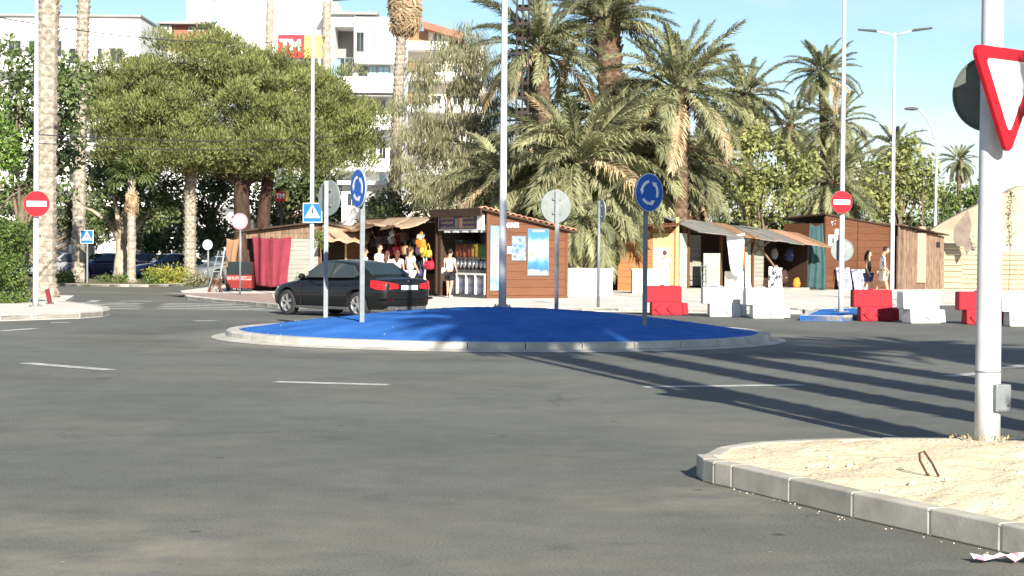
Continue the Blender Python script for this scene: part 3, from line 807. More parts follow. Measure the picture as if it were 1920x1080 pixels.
# ---- fan palms --------------------------------------------------------------
def fan_mesh(name, mat, seed, hang=False):
    g = random.Random(seed); mb = MB()
    P = 0.75; mb.tube([(0, 0, 0), (P*.5, 0, .04), (P, 0, 0)], [.03, .022, .015], 4)
    n = 22
    for k in range(n):
        a = -1.75 + 3.5*(k+.5)/n
        L = 0.85*(1 - .18*abs(a)/1.75)*g.uniform(.85, 1.08)
        d = Vector((math.cos(a), math.sin(a), .12*math.cos(k*PI))); q = Vector((P, 0, 0))
        w = L*0.075; u = Vector((-math.sin(a), math.cos(a), 0))
        mid = q + d*L*.6; tip = q + d*L + Vector((0, 0, -L*g.uniform(.2, .5)))
        b = len(mb.v)
        mb.v += [tuple(q), tuple(mid-u*w), tuple(mid+u*w), tuple(tip)]
        mb.f += [(b, b+1, b+2), (b+1, b+3, b+2)]; mb.m += [0, 0]
    return mb.mesh(name, mat)
FAN = [fan_mesh('fan', M['fan_leaf'], i) for i in range(2)]
FAND = [fan_mesh('fan', M['fan_dry'], 5+i) for i in range(2)]
def fan_palm(label, px, base_py, Y, h, r, r_top=None, n=26, skirt=14, scale=1.0, seed=0, lean=(0, 0), boots=True, gz=0.1, base_xy=None):
    g = random.Random(seed+77)
    b = at(px, base_py, Y)
    t = thing('fan_palm', label, 'palm tree', (b.x, Y, gz), 0, 'fan palms')
    bumpy_trunk(t, h, r, M['bark_fan'], lean, seed, boots=boots, top_r=r_top or r*.7)
    c = Vector((lean[0], lean[1], h-.1))
    for i in range(n + skirt):
        dead = i >= n
        f = (i+.5)/n
        el = 75 - 105*f + g.uniform(-8, 8) if not dead else (g.uniform(-91, -76) if skirt < 40 else g.uniform(-88, -66))
        az = i*2.39996 + g.uniform(-.2, .2)
        z = 0 if not dead else -g.uniform(0, 0.9 if skirt < 40 else 1.4)*scale
        o = put('fan', (FAND if dead else FAN)[i % 2], t, c + Vector((math.cos(az), math.sin(az), 0))*r*.6 + Vector((0, 0, z)), (g.uniform(-.3, .3), -R(el), az))
        o.scale = (scale, scale*(.5 if dead and skirt < 40 else 1), scale)
    return t
fan_palm('thick shaggy fan palm trunk beside the left no entry sign', 84, 565, 58, 11.5, .33, .30, seed=1, n=24, skirt=8, lean=(.15, 0))
fan_palm('slimmer ringed fan palm trunk left of the big pine tree', 147, 535, 86, 15.5, .30, .26, seed=2, n=24, skirt=8, lean=(.3, 0))
fan_palm('small fan palm with brown skirt of dead leaves below the pine crown', 246, 530, 86, 5.0, .2, .17, n=22, skirt=16, scale=.85, seed=3, boots=False)
fan_palm('short pale fan palm trunk by the yellow green shrub', 356, 515, 88, 7.2, .28, .24, n=22, skirt=8, seed=4)
fan_palm('slim grey palm trunk rising behind the red rooftop sign', 497, 470, 108, 18.5, .24, .2, seed=5, n=22, skirt=6, lean=(.3, 0), boots=False)
fan_palm('slim ringed palm trunk rising in front of the white apartment block', 610, 470, 104, 18.0, .26, .22, seed=6, n=22, skirt=6, boots=False)
fan_palm('tall fan palm with big brown skirt of dead leaves beside the white block', 738, 470, 96, 15.9, .36, .2, n=22, skirt=64, scale=1.2, seed=7, lean=(.5, 0), boots=True)

# ---- stone pine --------------------------------------------------------------
pY = 88
pb_ = at(452, 540, pY)
pine = thing('pine_tree', 'huge rounded stone pine with dark trunk behind the burgundy curtain stall', 'pine tree', (pb_.x, pY, .1))
sc = pY/FPX
def loc(px, py, Y, root):
    p = at(px, py, Y); return (p.x-root.location.x, Y-root.location.y, p.z-root.location.z)
blobs = []
for i, (px, py, rx, rz, dy) in enumerate(((420, 205, 5.4, 2.6, 0), (290, 215, 3.2, 2.0, -.6), (560, 240, 3.4, 2.2, -.6), (385, 130, 3.6, 1.5, .3), (470, 150, 3.0, 1.3, .3), (215, 220, 1.7, 1.5, -.2), (650, 240, 1.4, 1.6, 0), (290, 150, 2.2, 1.2, 0), (430, 275, 4.6, 1.3, -.8), (300, 280, 2.6, 1.0, -.8), (590, 290, 2.4, 1.1, -.6), (360, 305, 3.4, .75, -1.2), (520, 310, 3.0, .75, -1.2), (250, 285, 2.0, .8, -.8), (235, 165, 1.9, 1.5, 0), (190, 195, 1.4, 1.4, 0), (595, 185, 2.2, 1.5, 0), (670, 250, 1.1, 1.3, 0), (500, 160, 2.2, 1.0, .2), (320, 322, 2.2, .55, -.6), (600, 318, 1.8, .55, -.6), (230, 300, 1.2, .6, -.4), (440, 310, 2.6, .7, 1.6), (640, 295, 1.5, .8, -.4))):
    c = loc(px, py, pY+dy, pine)
    blobs += sub_blobs(c, (rx, rx*.8, rz), int(19*rx*rz/2.2), .74, 30+i, flat=.9, low=-.9)
np_quads('crown', leaf_quads(blobs, 640, .19, .22, 'pine', .5, 5), M['pine'], pine)
tr = MB().tube([(0, 0, -.1), (.02, 0, .5), (.05, 0, 2.5), (-.05, .1, 5.2), (-.3, .1, 7.0)], [.62, .46, .40, .36, .2], 12).build('trunk', M['bark_pine'], pine, smooth=True)
MB().tube([(1.0, .8, -.1), (.95, .8, .6), (.92, .8, 3), (1.3, .6, 6), (2.0, .4, 7.2)], [.46, .36, .32, .26, .1], 10).build('trunk', M['bark_pine'], pine, smooth=True)
for e in ((-3.8, 0, 6.0), (-2.2, -1.5, 7.5), (0, 1.5, 8.5), (2.5, -1, 7.6), (4.2, .3, 6.3), (-5.0, .5, 6.3), (3.2, 1.5, 8.2)):
    e = Vector(e); s_ = Vector((0, 0, 4.6))
    MB().tube([s_, s_.lerp(e, .4)+Vector((0, 0, .25)), s_.lerp(e, .75), e], [.22, .17, .11, .04], 6).build('limb', M['bark_pine'], tr, smooth=True)

# ---- broadleaf trees -----------------------------------------------------------
def broad_tree(name, label, cat, px, base_py, Y, crowns, mat, bark, size, density, clump, base_r, seed, aspect=.5, mode='leaf', group=None, flat=.9, h=None, shell=.3, low=-1, gz=0.0, limbs=6, nclump=13, lean=(0, 0)):
    b = at(px, base_py, Y)
    t = thing(name, label, cat, (b.x, Y, gz), 0, group)
    blobs, ends = [], []
    for i, (cx, cy, rx, rz, dy) in enumerate(crowns):
        c = loc(cx, cy, Y+dy, t); ends.append(c)
        rx_m, rz_m = rx*Y/FPX, rz*Y/FPX
        blobs += sub_blobs(c, (rx_m, min(rx_m, 3.2)*.8, rz_m), max(6, int((3.0 if mat in (M['ficus'], M['dark_leaf']) else 2.1)*nclump*rx_m*rz_m/(clump*clump)/9)), clump, seed*9+i, flat, low)
    np_quads('crown', leaf_quads(blobs, density, size, aspect, mode, shell, seed), mat, t)
    ztop = sum(e[2] for e in ends)/len(ends)
    g = random.Random(seed)
    xs = [Vector(e) for e in ends] + [Vector(g.choice(ends)) + Vector((g.uniform(-1, 1), g.uniform(-.6, .6), g.uniform(-.6, .8))) for _ in range(limbs)]
    limb_tree(t, base_r, h or max(1.2, ztop*.55), xs, bark, seed, lean=lean)
    return t
broad_tree('ficus_tree', 'dark green leafy tree behind the thick palm trunk at the left edge', 'tree', 40, 540, 72,
           [(30, 150, 90, 75, 0), (120, 160, 45, 80, .5), (20, 250, 70, 60, .6), (115, 250, 40, 70, 1.0), (60, 350, 60, 45, .5)], M['ficus'], M['twig'], .24, 200, .62, .22, 11)
broad_tree('feathery_tree', 'bright green feathery tree at the left edge above the hedge', 'tree', -40, 560, 62,
           [(10, 270, 45, 55, 0), (-40, 250, 60, 60, 0), (20, 325, 40, 30, .2), (-60, 180, 70, 60, .3)], M['bright_leaf'], M['twig'], .17, 300, .5, .16, 12, flat=.45)
broad_tree('ficus_tree', 'green tree with smooth white sunlit trunk below the left side of the pine', 'tree', 227, 525, 90,
           [(205, 330, 55, 60, 0), (275, 345, 60, 55, .3), (190, 400, 40, 40, .2), (310, 385, 45, 40, 0), (245, 300, 50, 35, .5)], M['ficus'], M['bark_grey'], .24, 190, .6, .42, 13, h=2.2)
broad_tree('ficus_tree', 'dark leafy tree standing in the gap between pine trunk and pale palm trunk', 'tree', 395, 520, 100,
           [(390, 370, 50, 50, 0), (340, 400, 40, 40, 0), (420, 330, 40, 30, 0), (395, 440, 45, 40, 0)], M['dark_leaf'], M['twig'], .26, 190, .65, .25, 14)
broad_tree('dark_tree', 'very dark tree in shade behind the second pine trunk', 'tree', 520, 500, 104,
           [(510, 370, 60, 50, 0), (580, 380, 60, 50, 0), (640, 375, 60, 45, 0), (560, 330, 70, 40, 0)], M['dark_leaf'], M['twig'], .28, 170, .7, .25, 15)
broad_tree('dark_tree', 'dark low tree behind the parked cars at far left', 'tree', 60, 500, 108,
           [(30, 400, 60, 45, 0), (110, 395, 45, 40, 0), (170, 410, 45, 45, 0), (280, 440, 40, 50, 0), (320, 450, 40, 40, 0)], M['dark_leaf'], M['twig'], .28, 170, .7, .25, 25)
broad_tree('pepper_tree', 'tall airy olive tree with drooping strands beside the white block', 'tree', 862, 500, 86,
           [(830, 130, 75, 60, 0), (900, 180, 55, 90, .3), (800, 220, 65, 60, 0), (860, 270, 80, 70, -.4), (780, 300, 50, 55, 0), (920, 290, 45, 70, 0), (830, 350, 80, 45, .2), (860, 70, 50, 40, 0)],
           M['pepper'], M['bark_grey'], (.36), 420, .62, .2, 16, aspect=.085, mode='droop', shell=.1, limbs=8, nclump=15, h=5.0)
broad_tree('dark_tree', 'dark green tree low behind the bag stall roof', 'tree', 800, 500, 92,
           [(790, 375, 60, 30, 0), (870, 370, 70, 40, 0), (940, 360, 70, 50, 0), (1010, 380, 70, 50, 0), (730, 385, 40, 25, 0)], M['dark_leaf'], M['twig'], .26, 190, .65, .25, 17)
broad_tree('carob_tree', 'yellow green leafy tree above the patched shack roof', 'tree', 1420, 500, 84,
           [(1360, 290, 50, 45, 0), (1430, 290, 55, 55, 0), (1480, 330, 45, 60, .2), (1370, 350, 60, 55, -.3), (1430, 370, 70, 45, -.2), (1320, 300, 30, 50, .4)], M['carob'], M['twig'], .24, 210, .55, .22, 18)
broad_tree('carob_tree', 'olive green leafy tree between the no entry lamp and the yellow green tree', 'tree', 1545, 500, 99,
           [(1530, 330, 45, 45, 0), (1600, 330, 50, 45, 0), (1560, 385, 60, 35, 0), (1620, 380, 45, 35, 0)], M['carob'], M['twig'], .26, 200, .6, .22, 28)
broad_tree('olive_thicket', 'grey green thicket filling the shade under the palm grove', 'tree', 1110, 500, 90,
           [(1000, 300, 70, 60, 0), (1090, 260, 80, 70, .5), (1190, 270, 80, 70, 0), (1270, 320, 70, 60, 0), (1100, 360, 90, 50, 0), (1220, 370, 80, 50, 0), (980, 370, 60, 50, 0)], M['hedge'], M['twig'], .30, 150, .75, .25, 29)
broad_tree('carob_tree', 'rounded olive green tree behind the double arm street lamp', 'tree', 1690, 500, 98,
           [(1660, 320, 45, 40, 0), (1710, 300, 45, 40, 0), (1690, 365, 65, 45, 0), (1640, 370, 40, 40, 0), (1740, 350, 30, 45, 0)], M['carob'], M['twig'], .26, 190, .6, .22, 19)
broad_tree('dark_tree', 'dark green trees mass above the beige tarp at right', 'tree', 1800, 500, 112,
           [(1790, 380, 45, 35, 0), (1840, 375, 40, 30, 0), (1760, 400, 40, 35, 0), (1880, 400, 50, 30, 0)], M['hedge'], M['twig'], .28, 190, .65, .22, 20)

# ---- hedges and shrubs
def shrub(name, label, cat, boxes, Y, mat, size, density, seed, aspect=.5, clump=.3, gz=0.1):
    cx = at((boxes[0][0]+boxes[0][1])/2, 470, Y).x
    t = thing(name, label, cat, (cx, Y, gz))
    blobs = []; g = np.random.default_rng(seed)
    for (x0, x1, ytop, ybot) in boxes:
        a = at(x0, ytop, Y); b = at(x1, ybot, Y)
        w, h = (b.x-a.x), a.z-gz
        n = int(max(6, 11*w*h/(clump*clump)/3.2))
        for _ in range(n):
            u, v, d = g.random(), g.random()**.8, g.random()
            s = clump*(.7+.6*g.random())
            blobs.append(((a.x + w*u - cx, (d-.5)*min(1.6, w), max(.1, h*v - s*.6)), (s, s, s)))
    np_quads('foliage', leaf_quads(blobs, density, size, aspect, 'leaf', .3, seed), mat, t)
    st = MB(); 
    st.tube([(0, 0, -.05), (.05, 0, .3), (.0, .1, .7)], [.06, .05, .02], 6).build('stem', M['twig'], t)
    return t
shrub('hedge', 'tall clipped green hedge at the left edge beside the thick palm', 'hedge', [(-90, 48, 408, 575)], 52, M['hedge'], .10, 900, 31, clump=.26)
shrub('shrub', 'low green shrub right of the thick palm base', 'shrub', [(88, 138, 508, 540)], 84, M['hedge'], .13, 500, 32)
shrub('shrub', 'low dark clipped shrub under the white sunlit trunk', 'shrub', [(190, 245, 515, 530)], 86, M['hedge'], .12, 500, 33)
shrub('shrub', 'yellow green variegated shrub by the pale palm trunk', 'shrub', [(285, 356, 497, 520)], 84, M['yellow_shrub'], .22, 300, 34, aspect=.25)
shrub('shrub', 'grey green shrub at the left foot of the yellow shrub', 'shrub', [(270, 300, 508, 530)], 83.5, M['hedge'], .12, 450, 35)
shrub('shrub', 'small brown green shrub at the kerb right of the pale palm', 'shrub', [(352, 382, 508, 530)], 82.5, M['pepper'], .12, 450, 36)
shrub('hedge', 'dark overgrown hedge behind the stalls, hiding the horizon', 'hedge', [(680, 1000, 415, 540), (1000, 1300, 400, 540), (1300, 1560, 405, 540), (1560, 1780, 405, 540)], 98, M['dark_leaf'], .34, 110, 37, clump=.75)
bx = at(600, 470, 66)

# ================================================================== BUILDINGS
def bld(name, label, Y, px):
    return thing(name, label, 'building', (at(px, 470, Y).x, Y, 0))
def prect(root, Y, x0, x1, y0, y1, name, mat, d0, d1, parent=None, mid=None):
    """box covering the picture rectangle at distance Y, from Y+d0 (front) to Y+d1 (back); z from pixel rows"""
    mid = mid or (x0+x1)/2
    a, b = at(x0, 470, Y), at(x1, 470, Y)
    z1, z0 = wz(y0, mid, Y), wz(y1, mid, Y)
    rx = root.location.x
    return MB().box(a.x-rx, b.x-rx, d0, d1, z0, z1).build(name, mat, parent or root)
def ground_rect(root, Y, x0, x1, y0, name, mat, d0, d1):
    a, b = at(x0, 470, Y), at(x1, 470, Y); rx = root.location.x
    return MB().box(a.x-rx, b.x-rx, d0, d1, -.05, wz(y0, (x0+x1)/2, Y)).build(name, mat, root)
def window(root, Y, x0, x1, y0, y1, frame='white', glass='glass_dark', d=0.0):
    f = prect(root, Y, x0, x1, y0, y1, 'window', M[frame], d-.06, d+.02)
    mx = (x1-x0)*.09
    prect(root, Y, x0+mx, (x0+x1)/2-mx*.3, y0+1.2, y1-1.2, 'pane', M[glass], d-.085, d-.03, parent=f)
    prect(root, Y, (x0+x1)/2+mx*.3, x1-mx, y0+1.2, y1-1.2, 'pane', M[glass], d-.085, d-.03, parent=f)
    return f
# --- white apartment block with the red rooftop sign
Y = 122
A = bld('apartment_block', 'white modern apartment block with loggia and balconies behind the pine', Y, 600)
ground_rect(A, Y, 425, 606, -30, 'wall', M['bldg_white'], 1.5, 14)            # tall left wing
prect(A, Y, 606, 625, 27, 155, 'wall', M['bldg_white'], 0, 9)
prect(A, Y, 625, 664, 27, 50, 'wall', M['bldg_white'], 0, 9)
prect(A, Y, 664, 748, 34, 120, 'wall', M['bldg_white'], -.6, 9)
prect(A, Y, 625, 664, 112, 150, 'wall', M['bldg_white'], 2.6, 9)
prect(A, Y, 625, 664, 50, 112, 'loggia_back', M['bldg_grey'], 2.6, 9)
prect(A, Y, 661.5, 664, 50, 112, 'pillar', M['bldg_white'], -.3, .2)
prect(A, Y, 600, 706, 23, 28, 'roof_edge', M['bldg_grey'], -.35, 9)
for px in (630, 651, 672, 691): prect(A, Y, px-.8, px+.8, 17, 24, 'roof_bracket', M['bldg_grey'], -.3, -.1)
window(A, Y, 667, 682, 62, 99, 'bldg_grey', 'glass_dark', -.6)
window(A, Y, 697, 706, 55, 92, 'white', 'glass_blue', -.6)
window(A, Y, 627, 662, 108, 146, 'bldg_grey', 'glass_dark', .05)
# living floor with wide glazing and deep white balcony
ground_rect(A, Y, 606, 748, 120, 'wall', M['bldg_white'], .6, 9)
for x0, x1, gl in ((668, 687, 'glass_dark'), (688, 703, 'glass_blue'), (704, 728, 'glass_blue')):
    window(A, Y, x0, x1, 122, 152, 'bldg_grey', gl, .6)
prect(A, Y, 638, 745, 148, 178, 'balcony', M['bldg_white'], -1.8, .4)
prect(A, Y, 605, 637, 112, 150, 'balcony_glass', M['glass_blue'], -.25, -.18)
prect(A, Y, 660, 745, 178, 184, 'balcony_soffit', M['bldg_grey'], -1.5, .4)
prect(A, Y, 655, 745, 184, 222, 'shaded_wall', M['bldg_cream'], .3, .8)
for x0, x1 in ((664, 686), (690, 704), (708, 722)): window(A, Y, x0, x1, 188, 222, 'white', 'glass_dark', .3)
prect(A, Y, 640, 745, 222, 246, 'balcony', M['bldg_white'], -1.8, .4)
for x0, x1 in ((664, 680), (690, 704), (708, 722)): window(A, Y, x0, x1, 262, 300, 'white', 'glass_dark', .6)
prect(A, Y, 640, 745, 300, 322, 'balcony', M['bldg_white'], -1.8, .4)
window(A, Y, 708, 722, 326, 352, 'white', 'glass_blue', .6)
prect(A, Y, 420, 745, 385, 402, 'canopy', M['bldg_white'], -3.0, .4)
for x0 in (436, 470, 505, 640, 690): window(A, Y, x0, x0+22, 408, 440, 'bldg_grey', 'glass_dark', .6 if x0 > 600 else 1.5)
# left wing windows in rows
for y0 in (150, 205, 260, 315):
    for x0 in (440, 480, 520, 560): window(A, Y, x0, x0+24, y0, y0+34, 'white', 'glass_dark', 1.5)
# signs on the block
def text_mesh(txt, size, depth, mat, name='lettering', parent=None, loc=(0,0,0), rot=(PI/2, 0, 0), bold=0.0, align='CENTER', sx=1.0):
    cu = bpy.data.curves.new(name, 'FONT'); cu.body = txt; cu.size = size; cu.extrude = depth; cu.align_x = align; cu.align_y = 'CENTER'; cu.offset = bold; cu.resolution_u = 2
    tmp = bpy.data.objects.new('tmp', cu); C.objects.link(tmp)
    dg = bpy.context.evaluated_depsgraph_get()
    me = bpy.data.meshes.new_from_object(tmp.evaluated_get(dg)); bpy.data.objects.remove(tmp)
    me.materials.clear(); me.materials.append(mat)
    o = put(name, me, parent, loc, rot); o.scale = (sx, 1, 1)
    return o
YS = 120.8
M['tm_red'] = pm('sign_face_red', (0.60, 0.04, 0.05), (0.55, 0.035, 0.045), scale=1, rough=0.4)
M['tm_yellow'] = pm('sign_face_yellow', (0.78, 0.60, 0.16), (0.74, 0.56, 0.14), scale=1, rough=0.4)
sg = thing('building_sign', 'square red and yellow sign with white letters high on the white block', 'sign', (at(543, 470, YS).x, YS, wz(82, 543, YS)))
k = YS/FPX
MB().box(-24*k, 25*k, 0, .2, -26*k, 17*k).build('red_panel', M['tm_red'], sg)
MB().box(25.2*k, 62*k, 0.02, .2, -26*k, 17*k).build('yellow_panel', M['tm_yellow'], sg)
text_mesh('TM', 28*k, .03, M['white'], 'lettering', sg, (0, -.04, -4*k), bold=.06)
YS2 = 100
sg = thing('building_sign', 'small red and yellow sign with white letters in the shade behind the pine trunk', 'sign', (at(526, 470, YS2).x, YS2, wz(368, 526, YS2)))
k = YS2/FPX
MB().box(-11*k, 9*k, 0, .15, -9*k, 9*k).build('red_panel', M['tm_red'], sg)
MB().box(9.2*k, 15*k, 0.02, .15, -9*k, 9*k).build('yellow_panel', M['tm_yellow'], sg)
MB().box(-.06, .06, .16, .3, -3.2, -9*k).build('sign_post', M['dark_grey'], sg)
text_mesh('TM', 12*k, .02, M['white'], 'lettering', sg, (-1*k, -.03, 0), bold=.02)
# --- long pale building at far left
Y = 150
B = bld('apartment_building', 'long pale apartment building behind the trees at far left', Y, 130)
ground_rect(B, Y, -120, 262, 30, 'wall', M['bldg_white'], 0, 12)
prect(B, Y, -122, 264, 27, 31, 'roof_edge', M['bldg_grey'], -.3, 12)
for y0 in (76, 150, 224, 298, 372):
    for x0 in (-100, -62, -24, 14, 52, 90, 128, 166, 204): window(B, Y, x0, x0+26, y0 + (14 if x0 > 100 else 0), y0 + 30 + (14 if x0 > 100 else 0), 'bldg_grey', 'glass_dark', 0)
    prect(B, Y, -116, 258, y0+46, y0+60, 'balcony', M['bldg_white'], -1.4, .2)
prect(B, Y, 168, 182, 92, 116, 'curtain', M['bldg_cream'], -.12, -.02)
# --- brick penthouse building
Y = 172
Bk = bld('brick_building', 'reddish building with flat overhanging roof peeking above the pine', Y, 345)
prect(Bk, Y, 300, 388, 46, 95, 'wall', M['brick'], 0, 10)
ground_rect(Bk, Y, 296, 392, 96, 'lower_wall', M['bldg_white'], -.2, 10)
prect(Bk, Y, 296, 392, 42, 47, 'roof', M['bldg_grey'], -1.0, 11)
prect(Bk, Y, 297, 321, 48, 80, 'side_wall', M['bldg_cream'], -.4, 0)
for x0, x1 in ((303, 309), (312, 318), (352, 364), (369, 381)): window(Bk, Y, x0, x1, 50, 58, 'white', 'glass_dark', -.42 if x0 < 330 else 0)
# --- tall pale tower behind the pine and thin antenna masts
Y = 185
T1 = bld('tower_block', 'tall overexposed white tower block rising behind the pine top', Y, 350)
ground_rect(T1, Y, 335, 440, -60, 'wall', M['bldg_white'], 4, 14)
for y0 in (12, -30): window(T1, Y, 384, 392, y0, y0+22, 'bldg_grey', 'glass_blue', 4)
# --- cream building with balconies right of the fan palm
Y = 138
D = bld('apartment_building', 'cream apartment building with stepped balconies behind the olive tree', Y, 820)
ground_rect(D, Y, 742, 838, 58, 'wall', M['bldg_cream'], 0, 12)
ground_rect(D, Y, 838, 905, 84, 'wall', M['bldg_cream'], .5, 12)
a, b = at(795, 44, Y), at(872, 66, Y); rx = D.location.x
MB().hexa([(a.x-rx, -1.5, a.z-.5), (b.x-rx, -1.5, b.z-.5), (b.x-rx, 9, b.z-.5), (a.x-rx, 9, a.z-.5)], [(a.x-rx, -1.5, a.z), (b.x-rx, -1.5, b.z), (b.x-rx, 9, b.z), (a.x-rx, 9, a.z)]).build('sloped_roof', M['brick'], D)
for y0 in (62, 120, 178, 236, 294):
    prect(D, Y, 742, 840, y0+20, y0+36, 'balcony', M['bldg_white'], -1.8, .1) if y0 == 62 else prect(D, Y, 742, 905, y0+20, y0+36, 'balcony', M['bldg_white'], -1.8, .1)
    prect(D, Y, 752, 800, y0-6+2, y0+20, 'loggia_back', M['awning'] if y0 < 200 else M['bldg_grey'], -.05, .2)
    for x0 in (808, 846, 876):
        if x0 > 838 and y0 < 100: continue
        window(D, Y, x0, x0+18, y0, y0+19, 'white', 'glass_dark', 0 if x0 < 838 else .5)
# --- small white house behind the stalls
Y = 100
E = bld('white_house', 'small white house block between pine and fan palm trunk', Y, 690)
ground_rect(E, Y, 640, 722, 345, 'wall', M['bldg_white'], 0, 8)
prect(E, Y, 634, 728, 340, 347, 'roof_slab', M['bldg_white'], -.8, 8)
window(E, Y, 650, 668, 362, 386, 'white', 'glass_dark', 0)
prect(E, Y, 690, 714, 375, 415, 'door', M['bldg_grey'], -.05, .05)
# --- shop fronts at ground level behind the parked cars
Y = 116
F_ = bld('shop_row', 'low white shop row with dark openings behind the parked cars', Y, 260)
ground_rect(F_, Y, -60, 430, 385, 'wall', M['bldg_white'], 0, 9)
prect(F_, Y, -64, 434, 380, 388, 'roof_edge', M['bldg_white'], -1.2, 9)
for x0, x1, mt in ((-30, 20, 'glass_dark'), (40, 90, 'glass_dark'), (108, 128, 'bldg_grey'), (140, 182, 'glass_dark'), (252, 290, 'glass_dark'), (300, 316, 'bldg_grey'), (330, 346, 'glass_dark'), (372, 420, 'glass_dark')):
    window(F_, Y, x0, x1, 412, 488, 'bldg_grey', mt, 0)
prect(F_, Y, 284, 300, 395, 420, 'brick_panel', M['brick'], -.1, .05)
prect(F_, Y, 358, 428, 405, 428, 'awning', M['bldg_white'], -2.2, -.1)
# --- lattice mast
Y = 78.5
M['mast_steel'] = pm('dark_brown_steel', (.028, .022, .020), (.04, .03, .026), scale=4, rough=.7)
ms = thing('lattice_mast', 'dark steel lattice mast behind the palms above the central lamp post', 'mast', (at(977, 470, Y).x, Y, 0))
top = wz(-25, 977, Y)
w = 0.25
for sx in (-1, 0, 1):
    MB().box(sx*w-.035, sx*w+.035, -.06, .06, 0, top).build('upright', M['mast_steel'], ms)
for sx in (-1, 1):
    MB().box(sx*w-.035, sx*w+.035, .5, .6, 0, top).build('upright', M['mast_steel'], ms)
z = 0.6
while z < top:
    MB().box(-w-.04, w+.04, -.075, .07, z, z+.14).build('cross_bar', M['mast_steel'], ms)
    MB().box(-w-.04, w+.04, .48, .62, z+.2, z+.32).build('cross_bar', M['mast_steel'], ms); z += .62

# ================================================================== STALLS AND KIOSKS
PZ = 0.10                                    # promenade level
def boards_h(root, x0, x1, y, z0, top_fn, pitch, mat, thick=.03, name='board', gap=.008, m_in=None):
    """horizontal boards on the plane y (facing -y) under a roofline top_fn(x)"""
    z = z0
    zt = max(top_fn(x0), top_fn(x1))
    while z < zt - .02:
        a, b = z + gap/2, min(z + pitch - gap/2, zt)
        pts = []
        ta, tb = top_fn(x0), top_fn(x1)
        def xat(zz): return x0 + (x1-x0)*(zz-ta)/(tb-ta) if abs(tb-ta) > 1e-6 else (x1 if zz <= ta else x0)
        lo_l, lo_r, hi_l, hi_r = x0, x1, x0, x1
        if ta > tb:
            if a > tb: lo_r = xat(a)
            if b > tb: hi_r = xat(b)
        elif tb > ta:
            if a > ta: lo_l = xat(a)
            if b > ta: hi_l = xat(b)
        poly = [(lo_l, a), (lo_r, a)]
        if ta > tb and a <= tb < b: poly.append((x1, tb))
        if hi_r - hi_l > .02: poly += [(hi_r, b), (hi_l, b)]
        else: poly += [(hi_l, b)]
        if tb > ta and a <= ta < b: poly.append((x0, ta))
        if lo_r - lo_l > .05:
            MB().prism(poly, y - thick - random.uniform(0, .006), y).build(name, mat, root)
        z += pitch
def boards_v(root, x0, x1, y, z0, top_fn, pitch, mat, thick=.03, gap=.014, jit=.06):
    x = x0
    while x < x1 - .03:
        b = min(x + pitch*random.uniform(.85, 1.15), x1)
        MB().prism([(x+gap/2, z0), (b-gap/2, z0), (b-gap/2, top_fn(b)-random.uniform(0, jit)), (x+gap/2, top_fn(x)-random.uniform(0, jit))], y-thick-random.uniform(0, .012), y).build('board', mat, root)
        x = b
def cloth(name, mat, w_top, w_bot, h, parent=None, loc=None, rot=None, folds=4, amp=.06, nx=22, nz=14, seed=0, shift=0.0, hem=.03):
    g = random.Random(seed); mb = MB(); ph = g.uniform(0, 6)
    for j in range(nz+1):
        t = j/nz
        for i in range(nx+1):
            u = i/nx; w = w_top + (w_bot-w_top)*t
            x = (u-.5)*w + shift*t + .03*math.sin(5*t+ph)*t
            y = amp*math.sin(2*PI*folds*u + ph + 1.2*t)*(.35+.65*t) + .04*math.sin(3*u+2*t)
            z = -h*t + hem*math.sin(7*u+ph)*t - .05*h*math.sin(PI*u)*(1-t)
            mb.v.append((x, y, z))
    for j in range(nz):
        for i in range(nx):
            a = j*(nx+1)+i
            mb.f.append((a, a+nx+1, a+nx+2, a+1)); mb.m.append(0)
    o = mb.build(name, mat, parent, smooth=True, loc=loc, rot=rot)
    o.modifiers.new('t', 'SOLIDIFY').thickness = .008
    return o
def poster_mat(name, cols, kind='wave', sc=3.0):
    """flat print: vertical bands of colour with wavy edges"""
    m, nt, b = _new(name); N, L = nt.nodes, nt.links
    b.inputs['Roughness'].default_value = .4
    tc = N.new('ShaderNodeTexCoord'); sp = N.new('ShaderNodeSeparateXYZ'); L.new(tc.outputs['Generated'], sp.inputs[0])
    no = N.new('ShaderNodeTexNoise'); no.inputs['Scale'].default_value = sc; no.inputs['Detail'].default_value = 4; L.new(tc.outputs['Generated'], no.inputs['Vector'])
    ad = N.new('ShaderNodeMath'); ad.operation = 'MULTIPLY_ADD'; ad.inputs[1].default_value = .45
    L.new(no.outputs['Fac'], ad.inputs[0]); L.new(sp.outputs['Z'], ad.inputs[2])
    sb = N.new('ShaderNodeMath'); sb.operation = 'SUBTRACT'; sb.inputs[1].default_value = .22; L.new(ad.outputs[0], sb.inputs[0])
    r = N.new('ShaderNodeValToRGB'); e = r.color_ramp.elements
    e[0].position = cols[0][0]; e[0].color = (*cols[0][1], 1); e[1].position = cols[-1][0]; e[1].color = (*cols[-1][1], 1)
    for p, c in cols[1:-1]:
        x = e.new(p); x.color = (*c, 1)
    L.new(sb.outputs[0], r.inputs['Fac']); L.new(r.outputs['Color'], b.inputs['Base Color'])
    return m
